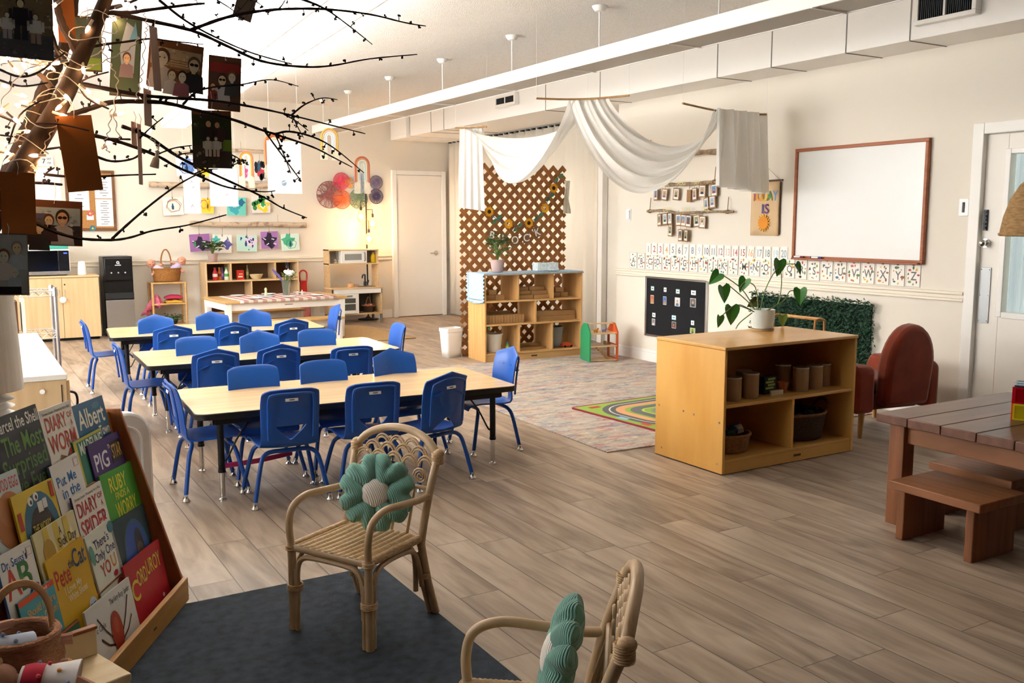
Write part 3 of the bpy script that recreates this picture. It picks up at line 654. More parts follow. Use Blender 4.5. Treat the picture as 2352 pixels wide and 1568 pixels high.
YL, DKC = M('sunflower_petal', '#e8a516', rough=.7), M('sunflower_heart', '#3a2414', rough=.9)
gp = [(1282, 408), (1270, 432), (1262, 452), (1250, 478), (1236, 497), (1213, 512), (1188, 521), (1166, 514), (1140, 503), (1122, 486), (1102, 472)]
G3 = [YP(a_, b_, LY-.035) for a_, b_ in gp]
for i in range(len(G3)-1):
    pass
MB().tube(spline(G3, 3), .0045, 6).build('cord', M('rainbow_cord', '#3c78b0', rough=.7, col2='#a0304a', scale=(2.2, 2.2, 2.2), lo=.45, hi=.55), g)
for j in (1, 3, 5, 7, 9):
    q = G3[j]+Vector((0, -.012, 0)); f = MB()
    for k in range(14):
        a_ = 2*PI*k/14; r_ = .062*(1 if k % 2 else .86)
        f.add([q+Vector((.018*math.cos(a_-.3), 0, .018*math.sin(a_-.3))), q+Vector((.045*math.cos(a_-.22), -.008, .045*math.sin(a_-.22))), q+Vector((r_*math.cos(a_), -.004, r_*math.sin(a_))), q+Vector((.045*math.cos(a_+.22), -.008, .045*math.sin(a_+.22))), q+Vector((.018*math.cos(a_+.3), 0, .018*math.sin(a_+.3)))], [(0, 1, 2, 3, 4)])
    fo = f.build('sunflower', YL, g); 
    if j in (1, 5, 9): MB().ball(q+Vector((0, -.006, 0)), (.022, .010, .022), 14, 8).build('flower_heart', DKC, fo)
for j in (0, 2, 4, 6, 8):
    lf = MB()
    for s in (-1, 1): add_leaf(lf, G3[j], (s*.7, -.25, .5 if s > 0 else -.6), (0, -1, 0), .075, .05)
    lf.build('leaf', M('garland_leaf', '#4d7f5c', rough=.6), g)
bn = thing('letter_banner', 'banner of brown cards spelling BLOCK in white letters on the lattice', 'banner', (0, 0, 0))
bp = [(1130, 540, -.25), (1157, 548, -.12), (1183, 551, 0), (1209, 546, .15), (1234, 533, .3)]
B3 = [YP(a_, b_, LY-.03) for a_, b_, c_ in bp]
MB().tube(spline([YP(1110, 520, LY-.025)]+[q+Vector((0, .004, .045)) for q in B3]+[YP(1256, 512, LY-.025)], 3), .0025, 5).build('cord', STRING, bn)
for ch, q, b_ in zip('BLOCK', B3, bp):
    a_ = MB().color('#7d5a3c').box(-.045, .045, 0, .003, -.055, .055); a_.color('#f4efe4').text(ch, 0, -.004, .115, -.0008)
    a_.build('letter_card', PRINT, bn, loc=q, rot=(0, -b_[2], 0), flat=True, smooth=False)
# hanging vine sprig behind and white tulle at the lattice's right edge
tl = MB().grid(lambda u, v: tuple(YP(1296+v*12+3*math.sin(v*9+u*5), 415+u*75, LY-.05-.015*math.sin(v*12))), 8, 10)
tag(tl.build('tulle_scarf', M('tulle', '#eee8d6', rough=.9, alpha=.8), solid=.002), 'cream tulle scarf tied at the right edge of the lattice', 'scarf')
# ---- waste bin
p = ZP(1037, 819); t = thing('waste_bin', 'white plastic waste bin standing left of the block shelf', 'bin', (p.x, p.y, 0), .1)
def binf(u, v):
    k = .80+.20*u; q = rrect(.108*k, .085*k, .03*k, 4); i = int(round(v*len(q))) % len(q); return (q[i][0], q[i][1], u*.30)
nq = len(rrect(1, 1, .1, 4)); mb = MB().grid(binf, 4, nq); mb.build('bin_body', PLASTICW, t, solid=.004)
MB().add([(x*s, y*s, z) for z in (.275, .312) for s in (1.04, .97) for x, y in rrect(.108, .085, .03, 4)], [(k*nq+i, k*nq+(i+1) % nq, l*nq+(i+1) % nq, l*nq+i) for k, l in ((0, 2), (2, 3), (3, 1), (1, 0)) for i in range(nq)]).build('rim', PLASTICW, t)
MB().prism([(x*.8, y*.8) for x, y in rrect(.108, .085, .03, 4)], .0, .006).build('bin_floor', PLASTICW, t)
# ---- small green toy bench behind the lattice
p = ZP(1052, 775); t = thing('toy_workbench', 'small toy bench with wooden top and green end, half hidden behind the lattice', 'toy bench', (p.x-.02, 9.55, 0))
MB().box(-.10, .50, -.16, .16, .31, .335).build('bench_top', MAPLEX, t, bev=.004)
MB().box(.03, .055, -.14, .14, 0, .31).build('end_panel', M('toy_green', '#2e8f5c', rough=.5), t, bev=.003); MB().box(.44, .465, -.14, .14, 0, .31).build('end_panel', MATS['toy_green'], t, bev=.003)
MB().prism([(.04, .335), (.20, .335), (.20, .47), (.12, .50), (.04, .47)], -.02, .02, 'y').build('tool_rack', wood('dark_toy_wood', '#6b4028', '#5a3420', 0), t)
# ---- toy barn house
p = ZP(1375, 834); t = thing('toy_house', 'open wooden toy house with green and orange ends standing on the rug', 'dollhouse', (5.60, 7.70, .009), math.radians(-14))
G, OR = MATS['toy_green'], M('toy_orange', '#c8592b', rough=.5)
def gable(x, m):
    mb = MB(); hw, zs_, zp = .13, .30, .385
    out = [(-hw, 0), (hw, 0), (hw, zs_), (hw*.35, zp), (-hw*.35, zp), (-hw, zs_)]
    f = MB()
    for y0, y1, z0, z1 in ((-hw, hw, 0, .03), (-hw, -hw+.03, .03, zs_), (hw-.03, hw, .03, zs_), (-hw+.03, hw-.03, .14, .17), (-hw+.03, hw-.03, .27, zs_)): f.box(x-.008, x+.008, y0, y1, z0, z1)
    f.prism([(-hw, zs_), (hw, zs_), (hw*.35, zp), (-hw*.35, zp)], x-.008, x+.008, 'x'); return f.build('end_wall', m, t, smooth=False)
MB().prism([(-.13, 0), (.13, 0), (.13, .30), (.045, .385), (-.045, .385), (-.13, .30)], -.158, -.142, 'x').build('end_wall', G, t); gable(.15, OR)
for z in (.012, .155, .285): MB().box(-.142, .142, -.125, .125, z-.006, z+.006).build('floor_board', MAPLEX, t)
MB().box(-.142, .142, -.02, .02, .372, .384).build('ridge_board', MAPLEX, t)
mb = MB()
for k in range(6): mb.box(-.07+k*.022, -.045+k*.022, -.124, -.07, .128-k*.021, .148-k*.021)
mb.build('stairs', BLK, t)
for x, z, c, n, l in ((-.06, .2915, '#d98a2a', 'toy_animal', 'tiny orange toy animal on the top floor of the toy house'), (.03, .2915, '#8c7fa8', 'toy_animal', 'tiny lilac toy animal on the top floor of the toy house')):
    q = t.matrix_basis @ Vector((x, -.05, z)); tag(MB().color(c).ball((0, 0, .022), (.03, .014, .014)).ball((.028, 0, .034), (.012, .010, .012)).cyl((-.018, 0, 0), (-.018, 0, .02), .005, n=6).cyl((.018, 0, 0), (.018, 0, .02), .005, n=6).build(n, GLOSS, loc=q), l, 'toy')
q = t.matrix_basis @ Vector((.07, -.04, .1615)); tag(MB().box(-.03, .03, -.02, .02, 0, .012).box(-.03, -.02, -.02, .02, .012, .04).build('toy_bed', BLK, loc=q), 'tiny wooden toy chair on the middle floor of the toy house', 'toy')
# ---- near shelf
t = thing('storage_shelf', 'large birch storage shelf with a plant on top, in the middle of the floor', 'shelf', (3.61, 3.78, 0), math.radians(.5))
W, D, H, T = 1.10, .585, .73, .019
YB1 = M('birch_golden_z', '#e0ac5e', rough=.34, col2='#cf9644', scale=(5, 5, 1.3), detail=6, lo=.3, hi=.72); YB2 = M('birch_golden_x', '#d9a65e', rough=.25, col2='#c99449', scale=(1.3, 5, 5), detail=6, lo=.3, hi=.72)
for x in (0, W-T):
    s = MB().box(x, x+T, 0, D, .006, H-T).build('side_panel', YB1, t, bev=.003)
    if x == 0:
        for y, z in ((.03, .30), (.24, .31), (.33, .315), (.55, .315), (.04, .06), (.52, .055)): MB().lathe([(0, -.002), (.006, -.001), (.0065, .001), (.0, .001)], 10, (0, 0, 0)).build('screw_cap', CHROME, s, loc=(x-.001, y, z), rot=(0, -PI/2, 0))
MB().box(-.004, W+.004, -.006, D, H-T, H).build('top_panel', YB2, t, bev=.004)
MB().box(T, W-T, D-.012, D-.002, .02, H-T).build('back_panel', YB2, t)
for z in (.085, .40): MB().box(T, W-T, .004, D-.012, z-T, z).build('shelf_board', YB2, t, bev=.003)
MB().box(.555, .555+T, .006, D-.012, .085, .40-T).build('divider', YB1, t, bev=.003)
k = MB().box(T, W-T, .004, .022, .004, .085-T).build('toe_board', YB2, t, bev=.002)
MB().color('#5a3a1a').rect(-.03, .03, -.006, .006).build('maker_plate', PRINT, k, loc=(W/2+.06, .0032, .04), flat=True)
NW = t.matrix_basis.copy()
CAN = M('kraft_wrap', '#a88560', rough=.85, col2='#9a7752', scale=(30, 30, 3))
def can(x, y, r, h, lab):
    c = thing('kraft_can', lab, 'can', NW @ Vector((x, y, .401)), 0, 'kraft paper covered cans on the storage shelf')
    MB().lathe([(r*.97, 0), (r, .004), (r, h), (r-.004, h), (r-.004, .01), (0, .01)], 24).build('can_body', CAN, c)
    MB().lathe([(r+.0015, h-.006), (r+.0015, h+.002), (r-.005, h+.002)], 24).build('rim', STEEL, c)
for i, (x, y, h) in enumerate(((.165, .10, .135), (.13, .24, .13), (.315, .11, .145), (.37, .22, .14), (.70, .22, .15), (.735, .11, .145), (.87, .12, .145), (1.0, .17, .14))):
    can(x, y, .047, h, 'kraft paper covered can on the upper shelf, %s' % ('in front at far left', 'behind the first one at far left', 'second from the left in front', 'tucked behind the second front can', 'behind at the centre right', 'in front at centre right', 'right of the middle group', 'rightmost on the shelf')[i])
def carton(nm, lab, x, y, z, w, d, h, bg, marks, rz=0.0, cat='box'):
    c = thing(nm, lab, cat, NW @ Vector((x, y, z)), rz)
    MB().color(bg).box(-w/2, w/2, 0, d, 0, h).build('carton', PRINT, c, bev=.0015)
    a = MB(); marks(a); a.build('print', PRINT, c, loc=(0, -.0006, 0), flat=True)
carton('label_tin', 'white printed box at the left end of the upper shelf', .045, .06, .401, .05, .05, .12, '#c9c6be', lambda a: [a.color('#4a4a4a').rect(-.018, .018, .02+i*.016, .026+i*.016) for i in range(5)])
carton('seed_box', 'dark box with green lettering among the cans', .50, .13, .401, .115, .05, .105, '#1d241c', lambda a: [a.color('#8fa04a').rect(-.045+.02*(i % 2), .03+.012*(i % 2), .03+i*.018, .042+i*.018, -.0002) for i in range(4)], .1)
tag(MB().color('#c8b690').box(-.05, .05, 0, .012, 0, .03).build('wood_stand', PRINT, loc=NW @ Vector((.50, .075, .401))), 'small pale wooden strip in front of the dark box', 'card stand')
tag(MB().lathe([(.022, 0), (.030, .05), (.034, .05), (.034, .064), (.029, .064), (.022, .01), (0, .01)], 20).build('clay_pot', M('terracotta', '#a8643c', rough=.8), loc=NW @ Vector((.60, .13, .401))), 'tiny terracotta pot right of the dark box', 'pot')
bottle('white labelled bottle between the cans at the right of the upper shelf', NW @ Vector((.935, .20, .401)), .02, .12, '#c9c9c4', '#8e99a0', '#dcdcd8')
def wicker(name, c1, c2): return M(name, c1, rough=.75, col2=c2, scale=(60, 60, 110), bump=((45, 45, 120), .7, .006))
WIC, WICD = wicker('wicker_tan', '#9c6f42', '#7d5530'), wicker('wicker_dark', '#4b3524', '#36261a')
def basket(nm, lab, loc, rx, ry, h, m, rim, handle=None, hm=None, flare=1.18, rz=0.0, cat='basket'):
    b = thing(nm, lab, cat, loc, rz)
    mb = MB(); n = 48; rows = 9
    def fb(u, v):
        a_ = v*2*PI; k = 1+(flare-1)*u; w = 1+.025*(1 if (int(v*n)+int(u*rows)) % 2 else -1); return (rx*k*w*math.cos(a_), ry*k*w*math.sin(a_), .004+u*h)
    mb.grid(fb, rows, n).build('woven_body', m, b, solid=.006)
    MB().lathe([(0, .002), (rx*.99, .002), (rx*.99, .008), (0, .008)], 28, sy=ry/rx).build('base', m, b)
    MB().tube([(rx*flare*math.cos(2*PI*k/32), ry*flare*math.sin(2*PI*k/32), h+.004) for k in range(32)], .009, 8, closed=True).build('rim', rim, b)
    if handle == 'hoop': MB().tube(arc((0, 0, h), rx*flare*.98, 0, PI, 20, 'xz') if False else [(rx*.45*math.cos(a_), 0, h+rx*1.6*math.sin(a_)) for a_ in [PI*k/18 for k in range(19)]], .009, 8).build('handle', rim, b)
    if handle == 'ears': MB().tube([(rx*flare+.005+.03*math.sin(a_), ry*.45*math.cos(a_), h+.065*math.sin(a_)) for a_ in [PI*k/12 for k in range(13)]], .010, 8).build('handle', rim, b)
    return b
basket('block_basket', 'square tan woven basket of coloured blocks on the lower left shelf', NW @ Vector((.205, .17, .086)), .115, .10, .10, WIC, WIC)
R = random.Random(5)
for k, (c, l) in enumerate((('#b3261f', 'red'), ('#c9a227', 'yellow'), ('#1f3f6b', 'navy'), ('#b3261f', 'red'), ('#2a5f8a', 'blue'), ('#d8cfb8', 'cream'), ('#b3261f', 'red'), ('#3a5a3a', 'green'), ('#1f3f6b', 'navy'), ('#b3261f', 'red'))):
    a_ = k*2.4; r_ = .02+.0085*k
    q = NW @ Vector((.205+r_*math.cos(a_), .17+r_*.8*math.sin(a_), .188+.012*(k % 3)))
    tag(MB().cbox((0, 0, 0), (.055, .045, .035)).build('toy_brick', M('brick_'+l, c, rough=.4), loc=q, rot=(R.uniform(-.4, .4), R.uniform(-.4, .4), a_), bev=.003), '%s toy brick %s in the woven basket' % (l, ('at the centre of the heap', 'near the middle of the heap', 'left of the middle of the heap', 'toward the front of the heap', 'toward the back right', 'at the right side', 'at the far back', 'at the left back', 'at the left front edge', 'at the right front edge')[k]), 'toy brick', 'bricks in the basket')
basket('wicker_basket', 'large dark oval wicker basket with pale rim on the lower right shelf', NW @ Vector((.82, .20, .086)), .165, .13, .16, WICD, wicker('wicker_rim', '#8a6238', '#6f4c2a'), 'ears', flare=1.15)
def clump(seed, n, rx, ry, z, cols, s=.05):
    R = random.Random(seed); mb = MB()
    for k in range(n): mb.color(R.choice(cols)); a_ = R.random()*6.28; r_ = math.sqrt(R.random()); mb.at((rx*r_*math.cos(a_), ry*r_*math.sin(a_), z+R.uniform(-.01, .02)), (R.random()*3, R.random()*3, 0)).ball((0, 0, 0), (s*R.uniform(.6, 1), s*.6, s*.5), 8, 5)
    return mb.at()
tag(clump(4, 40, .13, .10, .225, ['#20262e', '#1c3a3a', '#26303a', '#2b2b33']).build('toy_animals', GLOSS, loc=NW @ Vector((.82, .20, .0))), 'heap of dark toys filling the large wicker basket', 'toys', kind='stuff')
# plant on the shelf: pot, saucer, trailing stems, heart leaves
pp = ZP(1751, 758, H); t = thing('philodendron', 'trailing heart leaf plant in a pale glazed pot on the storage shelf', 'potted plant', (pp.x, pp.y, H))
GLZ = M('pale_glaze', '#cfd6cf', rough=.3, col2='#dfe2da', scale=(8, 8, 8))
MB().lathe([(.055, .012), (.066, .016), (.073, .06), (.076, .135), (.070, .135), (.066, .115), (0, .115)], 32).build('pot', GLZ, t)
for k in range(3): MB().tube([(.0765*math.cos(a_)*(.93+.07*u), .0765*math.sin(a_)*(.93+.07*u), .035+u*.075) for u, a_ in [(j/6, -.55+.12*k-.5*(1-j/6)) for j in range(7)]], .0022, 5).build('glaze_stripe', M('brown_glaze', '#a88a62', rough=.4), t)
MB().lathe([(0, 0), (.070, .0), (.076, .014), (.070, .014), (.066, .006), (0, .006)], 32).build('saucer', M('saucer_clay', '#b8996f', rough=.6), t)
MB().lathe([(0, .118), (.066, .116)], 20).build('soil', SOIL, t)
LFP = M('philodendron_leaf', '#2f6a24', rough=.35, col2='#3d7c2c', scale=(10, 10, 10)); LFY = M('pale_leaf', '#7fa04a', rough=.4)
def dp(px, py, dy=0.0): q = YP(px, py, pp.y+dy); return q-Vector((pp.x, pp.y, H))
stems = [[(1736, 716), (1705, 665), (1655, 628)], [(1738, 716), (1715, 690), (1668, 650)], [(1742, 716), (1735, 660), (1712, 648), (1700, 660)], [(1745, 716), (1760, 660), (1790, 612), (1826, 606)], [(1748, 716), (1785, 700), (1795, 650), (1792, 612)],
         [(1755, 716), (1800, 690), (1815, 668), (1838, 672)], [(1732, 716), (1700, 700), (1682, 708)], [(1732, 716), (1690, 702), (1655, 728)], [(1760, 716), (1795, 720), (1797, 728)], [(1728, 718), (1700, 740), (1690, 755)]]
st = MB()
for s_ in stems: st.tube(spline([dp(a_, b_, .01*i) for i, (a_, b_) in enumerate(s_)], 5), .0034, 6)
st.build('stem', STEM, t)
leaves = [((1652, 628), (-.7, .75), .075, 0, 0), ((1660, 658), (.15, 1), .085, 0, .3), ((1713, 641), (-.45, 1), .075, 0, -.4), ((1790, 598), (-.1, 1), .085, 0, .2), ((1828, 606), (.5, 1), .065, 0, .8), ((1838, 664), (.0, 1), .085, 0, -.3),
          ((1680, 704), (.0, 1), .095, 0, .15), ((1653, 726), (-.1, 1), .06, 0, .6), ((1797, 724), (.0, 1), .06, 1, 0), ((1738, 690), (-.6, .4), .06, 2, .3)]
for (px, py), (dx, dz), L, k, tw in leaves:
    mb = MB(); L *= 1.22; add_leaf(mb, dp(px, py, .02), CR*dx-Vector((0, 0, 1))*dz-CF*.1, -CF+CR*tw+Vector((0, 0, .2)), L, L*.86, True, .15)
    mb.build('leaf', (LFP, LFY, M('olive_leaf', '#4a4a22', rough=.5))[k], t)
# ================================================================== right wall displays and furniture
SKIN = ['#d9a98a', '#c98f6f', '#e2bb9d', '#a8714f', '#8a5a3e']; HAIR = ['#3a2a1e', '#5a3d24', '#191512', '#8a6a3c', '#6b4a2e']; SHIRT = ['#4f6f94', '#8a3f3f', '#d8d4cc', '#3f5a48', '#2e3540', '#b98a4a', '#7f6a94']
def portrait(a, x, z, w, h, R, y=-.0008, bg=None, dim=1.0):
    d = lambda c: tuple(int(c.lstrip('#')[i:i+2], 16)/255*dim for i in (0, 2, 4))
    def col(c): a.color(d(c))
    col(bg or R.choice(['#6f8fb0', '#8f9a7a', '#b8a88c', '#57636b', '#a3b4be'])); a.rect(x-w/2, x+w/2, z-h/2, z+h/2, y)
    s = min(w, h); zz = z-h*.06
    col(R.choice(SHIRT)); a.poly([(x-s*.34, z-h/2), (x+s*.34, z-h/2), (x+s*.27, zz-s*.16), (x+s*.1, zz-s*.10), (x-s*.1, zz-s*.10), (x-s*.27, zz-s*.16)], y-.0003)
    col(R.choice(HAIR)); a.ell(x, zz+s*.14, s*.19, s*.22, y-.0005, 12)
    sk = R.choice(SKIN); col(sk); a.rect(x-s*.06, x+s*.06, zz-s*.14, zz, y-.0006); a.ell(x, zz+s*.09, s*.145, s*.185, y-.0008, 12)
    col('#2a1d18'); a.ell(x-s*.055, zz+s*.12, s*.02, s*.014, y-.001, 6); a.ell(x+s*.055, zz+s*.12, s*.02, s*.014, y-.001, 6); col('#8a4a44'); a.rect(x-s*.05, x+s*.05, zz+s*.005, zz+s*.02, y-.001)
    return a
def onwall(name, lab, cat, px, py, group=None, off=.003):
    q = XP(px, py, XR-off); return thing(name, lab, cat, q, -PI/2, group)
def pyz(px, py, t):                                    # pixel -> local (x, z) on a wall thing
    q = XP(px, py, XR)-Vector(t.location); return (-q.y, q.z)
# number strip
R = random.Random(11)
NC = ['#8c9a86', '#b5544a', '#b5646a', '#d9a868', '#8a949c', '#6e7880', '#a9b2bc', '#7f98ac', '#c9ccd0', '#6a7480', '#6e7880', '#a87880', '#e0a89a', '#c9707a', '#b5646a', '#e8b078', '#8fa0aa', '#7f8e86', '#b9ccd8', '#8fa6b4']
a, b = XP(1490, 574, XR), XP(1801, 588, XR)
for i in range(20):
    y = a.y+(b.y-a.y)*(i+(.12 if i > 15 else 0))/19.12; z = 1.137+.003*R.uniform(-1, 1)
    tilt = .12 if i == 15 else R.uniform(-.01, .01)
    t = thing('number_card', 'white card with the number %d in the number strip above the alphabet cards' % (i+1), 'card', (XR-.0035, y, z), -PI/2, 'number cards on the right wall', rot=(0, tilt, -PI/2))
    m = MB().color('#b5aea2').box(-.0415, .0415, 0, .0025, -.068, .067).color('#f0eee8').rect(-.0385, .0385, -.065, .067, -.0002).color('#f4f2ee').poly([(-.040, .067), (.040, .067), (.02, .072), (-.02, .072)], -.0002)  # grey rim around the white face is a painted edge shadow
    m.color(NC[i]).text(str(i+1), 0, .008, .088, -.0007, 0, .72 if i > 8 else .9).rect(-.028, .02, -.056, -.053, -.0006); m.build('card', PRINT, t, flat=True, smooth=False)
# alphabet strip
a, b = XP(1455, 600, XR), XP(2097, 656, XR); AC = ['#b5443a', '#4f7a4a', '#c98a3a', '#5a6f9a', '#8a5a3c', '#d9b23c', '#7a8f5a', '#c26a5a', '#3f5a5f', '#a8743f']
for i in range(26):
    y = a.y+(b.y-a.y)*i/25; L = chr(65+i)
    t = thing('alphabet_card', 'illustrated alphabet card with the letter %s on the strip above the chair rail' % L, 'card', (XR-.0035, y, 1.025+.004*R.uniform(-1, 1)), -PI/2, 'alphabet cards on the right wall', rot=(0, R.uniform(-.015, .015), -PI/2))
    m = MB().color('#a89f92').box(-.060, .060, 0, .003, -.081, .081).color('#f0ece2').rect(-.056, .056, -.078, .079, -.0003).color('#6a6a6a').text(L, .004, -.004, .088, -.0007, 0, .85)  # darker border paints in the shadow line at the card's edges
    for k in range(9):
        q = k/9*6.28+R.uniform(-.3, .3); x, z = .043*math.cos(q), .060*math.sin(q); m.color(R.choice(AC)); r_ = R.uniform(.006, .014)
        if k % 3 == 0: m.ell(x, z, r_*1.3, r_*.8, -.0006, 9)
        elif k % 3 == 1: m.poly([(x-r_, z-r_), (x+r_*.8, z-r_*.6), (x+r_*.3, z+r_), (x-r_*.5, z+r_*.5)], -.0006)
        else: m.ell(x, z, r_*.7, r_*1.1, -.0006, 8).color('#5a4a38').rect(x-.001, x+.001, z-r_*1.6, z, -.0007)
    m.build('card', PRINT, t, flat=True, smooth=False)
    if i > 18: tag(MB().color('#8a3f38').rect(-.01, .01, .075, .083, -.001).build('tack', PRINT, t, flat=True))
# felt board
t = onwall('felt_board', 'black felt board in a silver frame with photo cards, low on the right wall', 'notice board', 1550, 708, off=.012)
x0_, x1_, z0_, z1_ = -.445, .445, -.30, .285
MB().box(x0_, x1_, 0, .011, z0_, z1_).build('felt', M('black_felt', '#17171b', rough=1), t)
m = MB()
for q in ((x0_-.012, x1_+.012, z0_-.012, z0_+.008), (x0_-.012, x1_+.012, z1_-.008, z1_+.012), (x0_-.012, x0_+.008, z0_+.008, z1_-.008), (x1_-.008, x1_+.012, z0_+.008, z1_-.008)): m.box(q[0], q[1], -.008, .010, q[2], q[3])
m.build('frame', STEEL, t, bev=.002)
FB = [(1500, 687, .052, .085, '#b5623c'), (1529, 690, .052, .082, '#3f6fb8'), (1558, 693, .075, .085, '#d8d8da'), (1594, 695, .080, .085, '#6a6a6c'), (1503, 739, .052, .066, '#8a8f94'), (1550, 746, .062, .064, '#4a463f'), (1593, 759, .072, .052, '#8fae4f')]
for i, (px, py, w, h, c) in enumerate(FB):
    x, z = pyz(px, py, t); m = MB().color('#e8e6e0').rect(x-w/2, x+w/2, z-h/2, z+h/2, -.0006); portrait(m, x, z, w*.9, h*.9, R, -.001, c); m.build('photo_card', PRINT, t, flat=True, smooth=False)
for px, py, w, c in ((1501, 662, .05, '#8fd0d4'), (1530, 665, .042, '#d8dcd4'), (1559, 669, .055, '#9fd0c8'), (1595, 672, .068, '#cfe0da'), (1504, 723, .05, '#d2dcd8'), (1550, 729, .062, '#8fd0da'), (1593, 741, .045, '#bfe0dc')):
    x, z = pyz(px, py, t); MB().color(c).rect(x-w/2, x+w/2, z-.022, z+.022, -.0006).color('#f6f6f4').rect(x-w*.42, x+w*.42, z-.014, z+.014, -.0009).color('#3a3a3e').rect(x-w*.28, x+w*.26, z-.004, z+.004, -.0012).build('name_label', PRINT, t, flat=True)
# whiteboard
t = onwall('whiteboard', 'large whiteboard with reddish wooden frame on the right wall', 'whiteboard', 1966, 466, off=.02)
c = [pyz(*q, t) for q in ((1818, 343), (2120, 322), (2103, 609), (1812, 592))]; hx = (c[1][0]-c[0][0])/2; hz = (c[0][1]-c[3][1])/2
MB().box(-hx+.015, hx-.015, 0, .016, -hz+.015, hz-.015).build('writing_surface', M('whiteboard_enamel', '#e4e4e0', rough=.22, spec=.5), t)
WBF = wood('mahogany_frame', '#a8643f', '#92502f', 0, .5)
m = MB()
for q in ((-hx, hx, hz-.026, hz), (-hx, hx, -hz, -hz+.026), (-hx, -hx+.026, -hz+.026, hz-.026), (hx-.026, hx, -hz+.026, hz-.026)): m.box(q[0], q[1], -.016, .016, q[2], q[3])
m.build('frame', WBF, t, bev=.004)
MB().box(-hx+.02, hx-.02, -.045, -.012, -hz-.004, -hz+.010).build('marker_tray', WBF, t, bev=.003)
for px, c1, lab in ((1843, '#7a2a3a', 'capped dark red marker on the whiteboard tray, left one'), (1884, '#3a3f8a', 'capped purple blue marker on the whiteboard tray, right one')):
    x, z = pyz(px, 590, t); q = Vector(t.location)+Vector((-.034, -x, -hz+.0185)); d = thing('marker', lab, 'marker', q, -PI/2, 'markers on the whiteboard tray')
    MB().color('#e6e6e6').cyl((-.04, 0, 0), (.03, 0, 0), .0075, n=10).build('barrel', GLOSS, d); MB().color(c1).cyl((.028, 0, 0), (.062, 0, 0), .008, n=10).cyl((-.052, 0, 0), (-.04, 0, 0), .0078, n=10).build('cap', GLOSS, d)
# TODAY IS banner
t = onwall('felt_banner', 'kraft coloured hanging banner reading TODAY IS above a felt sun', 'banner', 1757, 478, off=.012)
KR = M('kraft_felt', '#d2b48c', rough=.95)
hx, hz = .165, .235
MB().grid(lambda u, v: (-hx+2*hx*v, .006*math.sin(v*5), -hz+2*hz*u), 6, 10).build('cloth', KR, t, solid=.003)
MB().cyl((-hx-.02, -.004, hz-.003), (hx+.03, -.004, hz-.003), .008, n=10).build('dowel', wood('twig_brown', '#6e5238', '#57402c', 0, .8), t)
MB().tube([(hx+.008, -.003, hz-.02), (hx+.004, -.005, 0), (hx+.006, -.004, -hz+.01)], .006, 6).build('side_stick', MATS['twig_brown'], t)
MB().tube([(-hx, -.004, hz), (0.01, -.002, hz+.115), (hx, -.004, hz)], .0018, 5).build('hanging_cord', STRING, t); MB().ball((.01, -.006, hz+.117), .006, 8, 6).build('nail', DARKM, t)
m = MB()
for k, (ch, c1) in enumerate(zip('TODAY', ('#a8323a', '#e0912a', '#e0b02a', '#4f8a4a', '#5f8fc0'))): m.color(c1).text(ch, -.122+k*.061, .10, .118, -.008, 0, .85)
for k, (ch, c1) in enumerate(zip('IS', ('#4a3a9a', '#5a2a7a'))): m.color(c1).text(ch, -.022+k*.05, -.01, .115, -.008)
m.build('felt_lettering', PRINT, t, flat=True, smooth=False)
m = MB().color('#e0a01e')
for k in range(16): q = k*PI/8; m.prism([(.052*math.cos(q-.16), -.125+.052*math.sin(q-.16)), (.078*math.cos(q), -.125+.078*math.sin(q)), (.052*math.cos(q+.16), -.125+.052*math.sin(q+.16))], -.014, -.006, 'y')
m.color('#d98a1a').prism([(.055*math.cos(k*PI/10), -.125+.055*math.sin(k*PI/10)) for k in range(20)], -.018, -.005, 'y'); m.build('felt_sun', PRINT, t)
